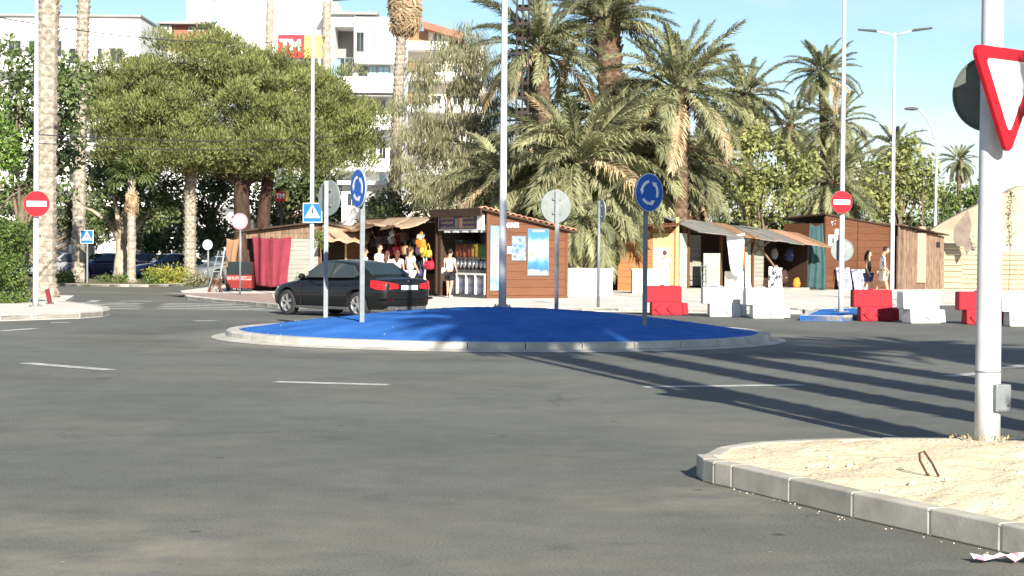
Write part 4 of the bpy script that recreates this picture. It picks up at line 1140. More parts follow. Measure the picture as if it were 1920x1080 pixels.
def patch_mat(name, cols, sc=12.0):
    """patchwork print of small coloured cells"""
    m, nt, b = _new(name); N, L = nt.nodes, nt.links
    b.inputs['Roughness'].default_value = .5
    tc = N.new('ShaderNodeTexCoord'); v = N.new('ShaderNodeTexVoronoi'); v.inputs['Scale'].default_value = sc; L.new(tc.outputs['Object'], v.inputs['Vector'])
    sp = N.new('ShaderNodeSeparateColor'); L.new(v.outputs['Color'], sp.inputs[0])
    r = N.new('ShaderNodeValToRGB'); r.color_ramp.interpolation = 'CONSTANT'; e = r.color_ramp.elements
    e[0].position = 0; e[0].color = (*cols[0], 1); e[1].position = .999; e[1].color = (*cols[-1], 1)
    for i, c in enumerate(cols[1:], 1):
        x = e.new(i/len(cols)); x.color = (*c, 1)
    L.new(sp.outputs[0], r.inputs['Fac']); L.new(r.outputs['Color'], b.inputs['Base Color'])
    return m

# ------------------------------------------------ slush kiosk (orange boarded end wall, open counter to the left)
K0 = at(912, 470, 61.6)
KR = R(27)
def kw(x, y, z):     # kiosk-row local -> world
    return Vector((K0.x + x*math.cos(KR) - y*math.sin(KR), 61.6 + x*math.sin(KR) + y*math.cos(KR), z))
k3 = thing('slush_kiosk', 'orange brown boarded kiosk with posters on its end wall and slush counter', 'kiosk', kw(0, 0, PZ), KR)
WL, WD = 3.05, 3.75
top3 = lambda x: 2.90 - .62*max(0, x)/WL - .02
boards_h(k3, 0.09, WL-.09, 0, .10, lambda x: top3(x)-.03, .262, M['orange_wood'])
MB().box(0, WL, .003, .05, .02, 2.2).build('wall_backing', M['orange_wood'], k3)
MB().box(0.0, .088, -.05, .05, 0, 2.86).build('corner_post', M['orange_wood'], k3)
MB().box(WL-.088, WL, -.05, .05, 0, 2.24).build('corner_post', M['orange_wood'], k3)
MB().box(0.09, WL-.09, -.055, 0, .0, .095).build('skirting', M['orange_wood'], k3)
MB().box(WL-.05, WL, .06, WD, 0, 2.24).build('side_wall', M['orange_wood'], k3)
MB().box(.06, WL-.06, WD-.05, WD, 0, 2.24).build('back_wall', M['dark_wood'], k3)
rf = MB(); a_ = .62/WL
rf.hexa([(-.28, -.22, 2.86+a_*.28), (WL+.28, -.22, 2.86-a_*(WL+.28)), (WL+.28, WD+.02, 2.86-a_*(WL+.28)), (-.28, WD+.02, 2.86+a_*.28)],
        [(-.28, -.22, 2.93+a_*.28), (WL+.28, -.22, 2.93-a_*(WL+.28)), (WL+.28, WD+.02, 2.93-a_*(WL+.28)), (-.28, WD+.02, 2.93+a_*.28)])
roof3 = rf.build('roof', M['dark_wood'], k3)
for i in range(17):                           # barrel tiles along the front verge
    x = -.2 + i*.208; z = 2.93 - a_*x
    tl = MB(); n = 6
    for e, yy in enumerate((-.30, .12)):
        for q in range(n+1):
            t = PI*q/n; tl.v.append((x + .095*math.cos(t) - .02*e, yy, z + .002 + .05*math.sin(t) - random.uniform(0, .006)))
    for q in range(n): tl.f.append((q, q+1, n+2+q, n+1+q)); tl.m.append(0)
    o = tl.build('roof_tile', M['roof_tile'], roof3, smooth=True); o.modifiers.new('t', 'SOLIDIFY').thickness = .02
MB().box(-.33, -.27, -.2, WD, 2.72, 2.98).build('fascia', M['dark_wood'], k3)
# counter side (local -x face)
MB().box(-.02, .06, 3.55, WD, 0, 2.7).build('door_post', M['dark_wood'], k3)
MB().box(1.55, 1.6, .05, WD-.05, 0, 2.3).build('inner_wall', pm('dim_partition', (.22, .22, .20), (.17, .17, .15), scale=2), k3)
MB().box(.1, 1.55, .06, WD-.06, 2.26, 2.30).build('ceiling_panel', M['white'], k3)
for i in range(4):
    MB().box(-.1, .25, .55+i*.72, .95+i*.72, 2.19, 2.25).build('ceiling_lamp', M['white'], k3)
MB().box(-.02, 1.0, .08, 3.0, .0, .12).build('counter_plinth', M['dark_grey'], k3)
MB().box(-.02, .85, .08, 3.0, .76, .82).build('counter_top', M['white'], k3)
blue_panel = poster_mat('fridge_print', [(0, (.02, .03, .10)), (.3, (.12, .13, .17)), (.45, (.02, .04, .14)), (.7, (.16, .16, .19)), (1, (.02, .03, .1))], sc=9)
MB().box(.05, .8, .1, 2.98, .125, .755).build('counter_front', blue_panel, k3)
for i in range(5): MB().box(-.025, .045, .08+i*.72, .13+i*.72, .12, .76).build('counter_frame', M['white'], k3)
# sign board over the counter, with unreadable coloured lines of print
sb_ = thing('shop_sign', 'long white framed shop sign with ice cream picture over the slush counter', 'sign', kw(-.06, 1.85, PZ+2.53), KR - PI/2)
MB().box(-1.75, 1.75, -.03, .03, -.27, .27).build('frame', M['white'], sb_)
MB().box(-1.70, 1.30, -.042, -.031, -.23, .23).build('panel', pm('navy_print', (.03, .025, .10), (.09, .03, .08), scale=3, rough=.4), sb_)
for i in range(3):
    for s_, c in ((-1.0, (.62, .45, .30)), (.62, (.62, .50, .22))):
        n = 7; w_ = 1.05 - .12*((i+ (s_ > 0)) % 2)
        lm = pm('print_line', tuple(v*.6 for v in c), (.24, .17, .13), scale=20, rough=.5)
        x = s_-w_/2
        while x < s_+w_/2:
            b_ = random.uniform(.05, .10); MB().box(x, x+b_, -.052, -.043, .115-i*.16, .115-i*.16+random.uniform(.055, .085)).build('print_mark', lm, sb_); x += b_+random.uniform(.012, .03)
for i, c in enumerate(((.10, .40, .36), (.55, .10, .06), (.62, .30, .10), (.48, .46, .42))):
    MB().prism([(-.32+i*.14, -.20), (-.21+i*.14, -.20), (-.19+i*.14, .15), (-.34+i*.14, .15)], -.056, -.043).build('cup_picture', pm('cup_print', c), sb_)
# slush machines
def slush(label, y, cols):
    t = thing('slush_machine', label, 'drinks machine', kw(.36, y, PZ+.82), KR - PI/2, 'slush machines on the counter')
    MB().box(-.44, .44, -.2, .22, 0, .10).build('drip_tray', M['dark_grey'], t)
    MB().box(-.44, .44, -.02, .22, .10, .52).build('body', M['steel'], t)
    for i, c in enumerate(cols):
        x = -.29 + .29*i
        MB().tube([(x, -.05, .12), (x, -.07, .30), (x, -.05, .46)], [.075, .085, .06], 10).build('dispenser', M['steel'], t, smooth=True)
        MB().tube([(x, -.12, .42), (x, -.16, .50)], [.02, .02], 6).build('tap', M['black'], t)
        tk = MB().tube([(x, -.02, .53), (x, -.02, .60), (x, -.02, .88), (x, -.02, .97), (x, -.02, .99)], [.125, .135, .13, .10, .05], 12).build('tank', pm('slush_liquid', c, tuple(v*.8 for v in c), scale=6, rough=.25), t, smooth=True)
        MB().tube([(x, -.02, .98), (x, -.02, 1.03)], [.075, .07], 10).build('lid', M['black'], tk)
O_, Y_, G_, R_ = (.17, .055, .02), (.21, .14, .025), (.06, .13, .025), (.15, .03, .02)
slush('slush machine with dark green and yellow tanks nearest the orange wall', .62, (G_, G_, Y_))
slush('slush machine with yellow and red tanks in the middle of the counter', 1.56, (R_, Y_, Y_))
slush('slush machine with orange tanks at the customer end of the counter', 2.50, (O_, R_, O_))
bp_ = thing('drinks_fridge', 'dark blue drinks fridge at the back of the slush counter', 'fridge', kw(.75, 3.3, PZ), KR - PI/2)
MB().box(-.3, .3, -.2, .3, 0, 1.95).build('cabinet', M['dark_grey'], bp_)
MB().box(-.26, .26, -.225, -.205, .15, 1.85).build('door', blue_panel, bp_)
# lettering and posters on the orange wall
lt_ = text_mesh('TORRES', .22, .012, M['white'], 'wall_lettering', None, kw(.80, -.07, PZ+2.42), (PI/2, 0, KR), bold=.008, sx=.92)
tag(lt_, 'white capital letters on the orange kiosk wall above the posters', 'lettering')
M['poster_frame'] = pm('blue_grey_frame', (.16, .19, .24), (.13, .155, .20), scale=4)
def poster(label, x0, x1, z0, z1, mat, extra=None):
    t = thing('poster', label, 'poster', kw((x0+x1)/2, -.06, PZ+z0), KR)
    w_, h_ = (x1-x0), z1-z0
    MB().box(-w_/2, w_/2, -.012, .012, 0, h_).build('print', mat, t)
    if h_ > .5 and w_ > .45: MB().box(-w_/2-.025, w_/2+.025, -.008, .010, -.03, h_+.03).build('frame', M['poster_frame'], t)
    if extra: extra(t, w_, h_)
    return t
sea = poster_mat('sea_print', [(0, (.30, .38, .42)), (.08, (.34, .40, .44)), (.13, (.03, .12, .26)), (.28, (.05, .20, .36)), (.36, (.24, .34, .40)), (.45, (.36, .39, .40)), (.72, (.33, .40, .42)), (.86, (.06, .21, .38)), (1, (.05, .18, .34))], sc=3)
def sea_extra(t, w_, h_):
    MB().box(-w_*.28, w_*.28, -.016, -.0125, h_*.95, h_*.985).build('headline', M['white'], t)
    MB().box(-w_*.42, w_*.05, -.016, -.0125, h_*.06, h_*.11).build('caption', M['white'], t)
    MB().ball((-w_*.30, -.014, h_*.45), (.055, .006, .06), 10, 6).build('picture_ball', pm('beachball_print', (.62, .40, .12)), t)
    MB().ball((-w_*.12, -.014, h_*.42), (.05, .006, .05), 10, 6).build('picture_figure', pm('figure_print', (.36, .36, .48)), t)
poster('large blue and white seaside poster on the orange kiosk wall', 1.52, 2.28, .78, 2.30, sea, sea_extra)
small = patch_mat('small_print', [(.12, .22, .34), (.30, .36, .42), (.08, .16, .32), (.34, .39, .43), (.18, .28, .39)], 9)
poster('small blue print sheet between the lamp post and the seaside poster', .92, 1.42, 1.28, 2.05, small)
poster('small white notice stuck beside the blue print sheet', .74, .90, 1.48, 1.72, M['white'])
tall = poster_mat('tall_print', [(0, (.30, .39, .41)), (.15, (.14, .33, .38)), (.25, (.33, .39, .42)), (.45, (.36, .40, .43)), (.7, (.24, .38, .42)), (1, (.17, .35, .40))], sc=2.5)
def tall_extra(t, w_, h_):
    MB().ball((-w_*.2, -.014, h_*.46), (.10, .006, .14), 12, 8).build('picture_pink', pm('pink_print', (.66, .26, .42)), t)
    MB().ball((-w_*.05, -.014, h_*.70), (.03, .006, .025), 8, 6).build('picture_bird', M['dark_grey'], t)
poster('tall pale turquoise poster at the left edge of the orange wall', .13, .66, .28, 2.38, tall, tall_extra)

# ------------------------------------------------ bag stall in the same row
k2 = thing('bag_stall', 'open dark wooden stall hung with bags and hats under a tan awning', 'market stall', kw(0, 3.82, PZ), KR)
D2 = 6.3
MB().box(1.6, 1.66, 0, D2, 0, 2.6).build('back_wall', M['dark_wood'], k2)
MB().box(0, 1.6, 0, .06, 0, 2.6).build('side_wall', M['dark_wood'], k2)
MB().box(0, 1.6, D2-.06, D2, 0, 2.6).build('side_wall', M['dark_wood'], k2)
MB().box(-.05, 2.0, -.05, D2+.1, 2.66, 2.76).build('roof', M['dark_wood'], k2)
for y in (0.02, 2.1, 4.2, D2-.1): MB().box(-.06, .04, y, y+.1, 0, 2.66).build('post', M['dark_wood'], k2)
MB().box(.3, 1.5, .1, D2-.1, 0, .75).build('display_bench', M['dark_wood'], k2)
for i, (y0, y1, z1, z2, mt) in enumerate(((.15, 2.0, 2.74, 2.30, 'thatch'), (2.0, 4.3, 2.74, 2.38, 'thatch'), (4.3, D2+.5, 2.70, 2.25, 'awning'))):
    mb = MB(); n = 12
    for q in range(n+1):
        y = y0 + (y1-y0)*q/n
        for s_ in range(5):
            t = s_/4
            mb.v.append((-.1 - 1.25*t, y, z1 + (z2-z1)*t - .10*math.sin(PI*t) + .03*math.sin(q*1.9+i)*t + (.14*math.sin(PI*q/n)*t if i < 2 else 0)))
    for q in range(n):
        for s_ in range(4): mb.f.append((q*5+s_, q*5+s_+1, (q+1)*5+s_+1, (q+1)*5+s_)); mb.m.append(0)
    o = mb.build('awning', M[mt], k2, smooth=True); o.modifiers.new('t', 'SOLIDIFY').thickness = .02
# wares: each bag, hat and scarf a thing of its own
WC = {'black': (.02, .02, .022), 'dark brown': (.06, .03, .02), 'tan': (.34, .22, .12), 'beige': (.52, .44, .32), 'grey': (.26, .25, .26), 'white': (.74, .73, .71), 'red': (.50, .03, .06), 'pink': (.62, .26, .42), 'orange': (.66, .24, .03), 'yellow': (.70, .50, .06), 'maroon': (.14, .02, .03), 'navy': (.04, .05, .12)}
for k_, c in WC.items(): M['w_'+k_] = pm('ware_'+k_.replace(' ', '_'), c, tuple(v*.72 for v in c), scale=9, rough=.75, bump=.2)
def bag(col, p, s=1.0, rz=0.0, strap=.22, label=None):
    t = thing('hanging_bag', label, 'bag', p, rz, 'bags hung on the bag stall')
    w, h, d = .17*s, .26*s, .09*s
    mb = MB(); n = 12
    for z, k in ((0, .72), (.04*s, .98), (h*.5, 1.0), (h*.85, .9), (h, .72)):
        for q in range(n):
            a = 2*PI*q/n; ca, sa = math.cos(a), math.sin(a)
            mb.v.append((w*k*math.copysign(abs(ca)**.6, ca), d*k*math.copysign(abs(sa)**.6, sa), z))
    for j in range(4):
        for q in range(n): mb.f.append((j*n+q, j*n+(q+1) % n, (j+1)*n+(q+1) % n, (j+1)*n+q)); mb.m.append(0)
    mb.f.append(tuple(reversed(range(n)))); mb.f.append(tuple(4*n+q for q in range(n))); mb.m += [0, 0]
    mb.build('body', M['w_'+col], t, smooth=True)
    MB().box(-w*.8, w*.8, -d*1.08, -d*.98, h*.45, h*.9).build('flap', M['w_'+col], t)
    MB().tube([(-w*.7, 0, h*.95), (-w*.4, 0, h+strap*.7*s), (0, 0, h+strap*s), (w*.4, 0, h+strap*.7*s), (w*.7, 0, h*.95)], .012*s, 5).build('strap', M['w_'+col], t)
def hat(col, p, s=1.0, tilt=0.5, rz=0.0, label=None):
    t = thing('sun_hat', label, 'hat', p, rz, 'hats hung on the bag stall'); t.rotation_euler = (tilt, 0, rz)
    mb = MB(); n = 16; prof = [(.20*s, 0), (.19*s, .012), (.105*s, .02), (.10*s, .09*s), (.075*s, .125*s), (.0, .135*s)]
    for r_, z in prof:
        for q in range(n):
            a = 2*PI*q/n; mb.v.append((r_*math.cos(a), r_*math.sin(a), z + .02*s*math.sin(2*a)*(r_ > .15*s)))
    for j in range(len(prof)-1):
        for q in range(n): mb.f.append((j*n+q, j*n+(q+1) % n, (j+1)*n+(q+1) % n, (j+1)*n+q)); mb.m.append(0)
    o = mb.build('brim_and_crown', M['w_'+col], t, smooth=True)
    b = MB().tube([(0, 0, .022), (0, 0, .045)], .107*s, n).build('band', M['w_black'], t)
def scarf(col, p, w, h, rz=0.0, label=None, folds=3, seed=0):
    o = cloth('hanging_scarf', M['w_'+col], w, w*.8, h, None, p, (0, 0, rz), folds, .04, 12, 10, seed)
    tag(o, label, 'scarf', 'scarves hung on the bag stall')
rzf = KR - PI/2
WARES = [
 ('hat', 'beige', 1.0, 2.02, 'beige straw hat hung high in the middle of the bag stall'),
 ('bag', 'white', 3.2, 2.05, 'white bag hung high under the awning centre'), ('bag', 'grey', 2.95, 1.9, 'grey bag hung just below the white bag under the awning'),
 ('bag', 'maroon', 2.5, 2.0, 'maroon bag hung in the top row of the stall'), ('bag', 'black', 2.15, 1.95, 'black bag in the top row right of the maroon one'),
 ('bag', 'dark brown', 1.75, 2.0, 'dark brown bag in the top row near the hats'), ('bag', 'black', 1.45, 1.85, 'large black bag in the top row next to the beige straw hat'),
 ('hat', 'white', .55, 1.95, 'white hat hung at the right edge of the bag stall'), ('bag', 'orange', .40, 1.75, 'orange bag at the right edge of the bag stall'),
 ('bag', 'yellow', .34, 1.42, 'bright yellow bag under the orange one'), ('bag', 'pink', .72, 1.55, 'pink bag left of the yellow bag'), ('hat', 'yellow', .16, 1.55, 'pale yellow hat beside the stall post'),
 ('bag', 'grey', 1.1, 1.5, 'light grey bag in the middle row'), ('bag', 'black', 1.45, 1.45, 'black bag in the middle row beside the light grey bag'), ('bag', 'tan', 1.8, 1.5, 'tan bag in the middle row of the stall'),
 ('bag', 'dark brown', 2.15, 1.45, 'dark brown bag in the middle row'), ('bag', 'red', 2.7, 1.5, 'red bag on a long strap in the middle row'), ('bag', 'maroon', 3.1, 1.45, 'maroon bag in the middle row beside the red bag'),
 ('bag', 'beige', 1.6, 1.05, 'beige bag in the low row'), ('bag', 'dark brown', 1.95, 1.0, 'dark brown bag in the low row'), ('bag', 'grey', 1.25, 1.02, 'grey bag in the low row'), ('bag', 'black', .9, 1.0, 'black bag in the low row near the right post'),
 ('bag', 'tan', .95, .55, 'tan bag standing at the foot of the stall'), ('bag', 'dark brown', 1.35, .5, 'dark brown bag at the foot of the stall'), ('bag', 'grey', 1.75, .52, 'grey bag at the foot of the stall'), ('hat', 'beige', .45, .42, 'beige hat lying low at the right end of the bag stall'),
 ('bag', 'navy', .6, .75, 'navy bag low on the right side of the bag stall'), ('bag', 'red', .22, 1.0, 'small red bag against the stall post'),
 ('bag', 'black', 3.6, 1.9, 'black bag hung in the shaded left half'), ('bag', 'dark brown', 4.0, 1.85, 'dark brown bag hung in the shaded left half'), ('hat', 'tan', 4.4, 1.95, 'tan hat with wide brim in the shaded left half'), ('bag', 'black', 4.9, 1.8, 'black bag far left under the brown awning'), ('bag', 'maroon', 3.75, 1.35, 'maroon bag low in the shaded left half'),
]
for i, (kd, col, y, z, lab) in enumerate(WARES):
    p = kw(-.22 - .12*(i % 3), 3.82 + y, PZ + z - (.1 if kd == 'bag' else 0))
    if kd == 'bag': bag(col, p, random.uniform(.95, 1.35), rzf + random.uniform(-.4, .4), label=lab)
    else: hat(col, p, random.uniform(1.0, 1.25), 1.1 + random.uniform(-.2, .2), rzf + random.uniform(-.3, .3), lab)
scarf('white', kw(-.3, 4.3, PZ+1.35), .34, .95, rzf, 'long white scarf hanging by the right post of the bag stall', seed=3)
scarf('red', kw(-.3, 6.75, PZ+2.2), .14, .75, rzf, 'thin red ribbon hanging in the middle of the bag stall', seed=4)
scarf('grey', kw(-.25, 5.0, PZ+1.2), .4, .8, rzf, 'grey cloth hanging low in the bag stall', seed=5)
scarf('dark brown', kw(-.2, 6.0, PZ+1.6), .5, 1.1, rzf, 'dark brown cloth hanging in the bag stall centre', seed=6)

# ------------------------------------------------ burgundy curtain stall
Y1 = 70.0
p1 = at(452, 470, Y1)
k1 = thing('curtain_stall', 'weathered hut with burgundy curtain and sagging awning at left', 'market stall', (p1.x, Y1, PZ), R(-3))
kx = lambda px: (px-452)/FPX*Y1
kz = lambda py: 1.65 + (468 - py)/FPX*Y1 - PZ
W1, PK = kx(690), kx(606)
t1 = lambda x: kz(434) + (kz(416)-kz(434))*min(x, PK)/PK if x <= PK else kz(416) - (kz(416)-kz(440))*(x-PK)/(W1-PK)
MB().box(.05, W1, .9, 2.6, 0, kz(445)).build('inner_wall', M['dark_wood'], k1)
boards_h(k1, kx(540), kx(602), .02, 0, lambda x: kz(432), .17, M['grey_board'])
boards_h(k1, kx(462), kx(600), .0, kz(447), lambda x: t1(x)-.05, .2, M['old_wood'])
MB().box(kx(598), kx(604), -.04, .06, 0, kz(420)).build('post', M['brown_wood'], k1)
MB().box(kx(448), kx(454), -.04, .06, 0, kz(440)).build('post', M['old_wood'], k1)
MB().box(kx(648), kx(652), -.04, .06, 0, kz(445)).build('post', M['yellow_wood'], k1)
boards_h(k1, kx(653), W1, .04, .2, lambda x: kz(450), .16, M['brown_wood'])
for s_ in (0, 1):
    x0, x1 = ((-.15, PK), (PK, W1+.15))[s_]
    z0, z1 = ((t1(0)-.04, t1(PK)), (t1(PK), t1(W1)-.04))[s_]
    MB().hexa([(x0, -.35, z0), (x1, -.35, z1), (x1, 2.8, z1), (x0, 2.8, z0)], [(x0, -.35, z0+.06), (x1, -.35, z1+.06), (x1, 2.8, z1+.06), (x0, 2.8, z0+.06)]).build('roof', M['dark_wood'], k1)
mb = MB(); n = 14
for q in range(n+1):
    x = kx(610) + (kx(700)-kx(610))*q/n
    for s_ in range(5):
        t = s_/4; mb.v.append((x, -.1 - 1.3*t, kz(418) - .04*q*1.5/n*4*.5 - .62*t - .08*math.sin(PI*t) + .05*math.sin(q*1.4)*t))
for q in range(n):
    for s_ in range(4): mb.f.append((q*5+s_, q*5+s_+1, (q+1)*5+s_+1, (q+1)*5+s_)); mb.m.append(0)
o = mb.build('awning', M['thatch'], k1, smooth=True); o.modifiers.new('t', 'SOLIDIFY').thickness = .02
for a, b in (((kx(603), -.02, kz(425)), (kx(640), -1.2, kz(447))), ((kx(603), -.02, kz(455)), (kx(632), -1.0, kz(440)))):
    MB().bar(a, b, .06, .06).build('awning_strut', M['old_wood'], k1)
cu = cloth('burgundy_curtain', M['burgundy'], kx(547)-kx(473), kx(541)-kx(481), kz(443)-kz(536), None, k1.location + Vector((kx(511), -.25, kz(443))), (0, 0, R(-3)), 3, .06, 30, 18, 8)
tag(cu, 'burgundy curtain hanging over the front of the weathered hut', 'curtain')
MB().box(-.05, .05, -.085, -.06, -1.88, -.02).build('dark_seam', M['w_maroon'], cu)
fl = cloth('brown_tarp', M['awning'], kx(452)-kx(428), .35, kz(447)-kz(505), None, k1.location + Vector((kx(438), -.2, kz(447))), (0, 0, 0), 2, .06, 14, 12, 9, shift=-.1)
tag(fl, 'brown tarp flap hanging at the left corner of the weathered hut', 'tarp')
ct = thing('drinks_cart', 'red cart with white lettering band in front of the burgundy curtain stall', 'cart', k1.location + Vector((kx(455), -.6, 0)), R(-3))
MB().box(-.45, .48, -.25, .25, .12, .62).build('body', pm('dull_red_panel', (.20, .022, .02), (.15, .018, .016), scale=5), ct)
MB().box(-.45, .48, -.258, -.252, .42, .56).build('band', pm('cart_print', (.55, .30, .28), (.5, .05, .05), scale=14, lo=.45, hi=.55), ct)
MB().box(-.42, .45, -.24, .24, .63, 1.1).build('glass_case', M['glass_dark'], ct)
for x in (-.35, .38):
    MB().tube([(x, -.2, .1), (x, -.12, .1)], .1, 12).build('wheel', M['black'], ct)
# easel / folding stand and step ladder on the pavement
es = thing('folding_trestle', 'small crossed wooden trestle on the pavement corner', 'trestle', at(405, 548, 67.5) * 1 , 0)
es.location.z = PZ
for a, b in (((-.22, -.1, 0), (.2, 0, .62)), ((.24, -.1, 0), (-.12, 0, .55)), ((-.3, .2, 0), (-.1, 0, .5)), ((.1, .2, 0), (.2, 0, .5))):
    MB().bar(a, b, .06, .04).build('leg', M['brown_wood'], es)
la = thing('step_ladder', 'tall aluminium step ladder standing left of the brown tarp', 'ladder', (at(415, 470, 69).x, 69, PZ), R(10))
for x in (-.18, .18):
    MB().bar((x-.3, -.1, 0), (x*.6, 0, 1.5), .05, .03).build('rail', M['galv'], la)
    MB().bar((x+.42, .4, 0), (x*.6, .05, 1.5), .045, .03).build('rear_leg', M['dark_grey'], la)
for i in range(5):
    t = (i+.7)/5.5; MB().bar((-.18-.3*(1-t), -.1+.1*t, 1.5*t), (.18-.3*(1-t), -.1+.1*t, 1.5*t), .06, .025).build('tread', M['galv'], la)
tp = thing('potted_tree', 'small potted tree with thin trunk beside the burgundy stall post', 'plant', (at(601, 470, 66).x, 66, PZ))
np_quads('foliage', leaf_quads(sub_blobs((0, 0, 1.95), (.35, .35, .42), 16, .18, 3), 900, .09, .5, 'leaf', .2, 3), M['hedge'], tp)
MB().tube([(0, 0, .3), (.03, 0, 1.0), (0, 0, 1.8)], [.025, .02, .012], 6).build('stem', M['twig'], tp)
MB().tube([(0, 0, 0), (0, 0, .38)], [.16, .22], 12).build('pot', M['concrete_cream'], tp)

# ------------------------------------------------ low white wall and cream planter box
def block(name, label, cat, px0, px1, Y, py_top, depth, mat, rz=0.0):
    a = at(px0, 470, Y); b = at(px1, 470, Y); h = wz(py_top, (px0+px1)/2, Y) - PZ
    t = thing(name, label, cat, ((a.x+b.x)/2, Y, PZ), rz)
    w = (b.x-a.x)/2
    MB().box(-w, w, 0, depth, 0, h-.07).build('body', mat, t, bevel=.015)
    MB().box(-w-.03, w+.03, -.03, depth+.03, h-.068, h).build('coping', mat, t, bevel=.012)
    return t
block('low_wall', 'low whitewashed wall right of the orange slush kiosk', 'wall', 1064, 1149, 66, 503, .5, M['concrete_white'])
block('planter_box', 'cream concrete planter box in front of the orange shack', 'planter', 1186, 1256, 71, 504, .8, M['concrete_cream'])

# ------------------------------------------------ orange shack (end wall) + grey green patched shack
Y4 = 75.5
c4 = at(1270, 470, Y4)
R4 = R(-16)
k4 = thing('orange_shack', 'sunlit orange wooden shack with yellow door under palm fronds', 'shack', (c4.x, Y4, PZ), R4)
W4 = 2.45; H4 = 3.0
boards_h(k4, -W4, -.06, 0, 0, lambda x: 2.55, .28, pm('amber_wood', (.33, .165, .070), (.27, .125, .050), scale=3, rough=.65, bump=.15, stretch=(.6, .6, 9), objrand=.06))
MB().box(-W4, 0, .003, .06, 0, 2.52).build('wall_backing', M['orange_wood'], k4)
MB().box(-.06, .06, -.06, .06, 0, H4).build('corner_post', M['yellow_wood'], k4)
dr = MB().box(-1.0, -.14, -.06, -.033, .25, 2.35).build('door', M['yellow_wood'], k4)
MB().box(-.95, -.35, -.085, -.0605, .3, 1.75).build('door_panel', M['white_cloth'], dr)
MB().hexa([(-W4-.5, -.9, 2.32), (.1, -.9, 2.62), (.1, 3, 3.06), (-W4-.5, 3, 2.7)], [(-W4-.5, -.9, 2.38), (.1, -.9, 2.68), (.1, 3, 3.12), (-W4-.5, 3, 2.76)]).build('roof', M['brown_wood'], k4)
for i in range(9):
    x = -W4 + i*.29; MB().bar((x, -.85, 2.36+.09*i*.29), (x+.25, .0, 2.62+.02*i), .05, .07).build('rafter', M['orange_wood'], k4)
MB().box(-W4, 0, .9, 3, 0, 2.5).build('rear_wall', M['brown_wood'], k4)
Y5 = Y4
R5 = R(36)
k5 = thing('patched_shack', 'grey green boarded shack with patched sheet roof and diagonal braces', 'shack', (c4.x + .07, Y4 + .02, PZ), R5)
def u5(px):   # distance along the front for a picture column
    t = (px-960)/FPX
    return (t*(Y4+.02) - (c4.x+.07)) / (math.cos(R5) - t*math.sin(R5))
L5 = u5(1515)
boards_h(k5, u5(1273), u5(1287), 0, 0, lambda x: 2.35, .17, M['green_board'])
MB().box(u5(1288), u5(1291.5), -.05, .06, 0, 2.6).build('post', M['brown_wood'], k5)
boards_h(k5, u5(1318), u5(1349), 0, .2, lambda x: 1.55, .16, M['green_board'])
boards_h(k5, u5(1312), u5(1349), 1.2, .2, lambda x: 2.3, .2, M['grey_board'])
for a, b in ((1350, 1353), (1381, 1384.5), (1409, 1412)): MB().box(u5(a), u5(b), -.05, .06, 0, 2.45).build('post', M['brown_wood'], k5)
boards_h(k5, u5(1386), u5(1408), .05, .05, lambda x: 2.2, .18, M['green_board'])
boards_h(k5, u5(1413), u5(1432), .05, .05, lambda x: 2.1, .18, M['grey_board'])
MB().box(0, L5, 1.9, 1.95, 0, 2.4).build('back_wall', M['dark_wood'], k5)
MB().box(L5-.05, L5, 0, 1.9, 0, 2.2).build('side_wall', M['dark_wood'], k5)
MB().box(0, L5, -.1, 1.9, 0, .12).build('floor_deck', M['grey_board'], k5)
zr = lambda x: 2.98 - .55*x/L5            # back edge of roof
npan = 9
for i in range(npan):
    x0, x1 = -.1 + (L5+.3)*i/npan, -.1 + (L5+.3)*(i+1)/npan + .06
    dz = .02*(i % 2) + random.uniform(0, .02)
    f0, f1 = zr(x0)-.62+dz, zr(x1)-.62+dz; b0, b1 = zr(x0)+dz, zr(x1)+dz
    ov = -1.15 - random.uniform(0, .15)
    MB().hexa([(x0, ov, f0), (x1, ov, f1), (x1, .9, b1), (x0, .9, b0)], [(x0, ov, f0+.035), (x1, ov, f1+.035), (x1, .9, b1+.035), (x0, .9, b0+.035)]).build('roof_panel', M['roof_felt'] if i not in (3, 7, 8) else M['roof_tile'] if i == 7 else M['awning'], k5)
MB().hexa([(0, .9, zr(0)-.05), (L5, .9, zr(L5)-.05), (L5, 2.2, zr(L5)-.5), (0, 2.2, zr(0)-.5)], [(0, .9, zr(0)), (L5, .9, zr(L5)), (L5, 2.2, zr(L5)-.45), (0, 2.2, zr(0)-.45)]).build('rear_roof', M['roof_felt'], k5)
for a, b in (((u5(1409), -.02, 1.5), (u5(1392), -.9, 2.3)), ((u5(1409), -.02, 1.5), (u5(1420), -.9, 2.2)), ((u5(1412), -.02, 2.15), (u5(1452), -.1, .9)), ((u5(1384), -.02, 1.75), (u5(1400), -.8, 2.25))):
    MB().bar(a, b, .07, .07).build('brace', M['old_wood'], k5)
def k5w(px, y, z):
    x = u5(px); return Vector((k5.location.x + x*math.cos(R5) - y*math.sin(R5), k5.location.y + x*math.sin(R5) + y*math.cos(R5), PZ+z))
o = cloth('white_sheet', M['white_cloth'], .80, .45, 1.75, None, k5w(1348, -.95, 2.40), (0, 0, R5*.3), 2, .05, 14, 14, 21, shift=.12); tag(o, 'long white sheet hanging from the patched roof', 'cloth')
o = cloth('orange_cloth', M['orange_cloth'], .42, .3, 1.0, None, k5w(1374, -.5, 1.9), (0, 0, R5), 2, .05, 12, 10, 22); tag(o, 'orange red cloth hanging behind the white sheet', 'cloth')
ch = thing('folded_chair', 'metal folding chair frame leaning in the doorway of the patched shack', 'chair', k5w(1311, -.15, .12), R5)
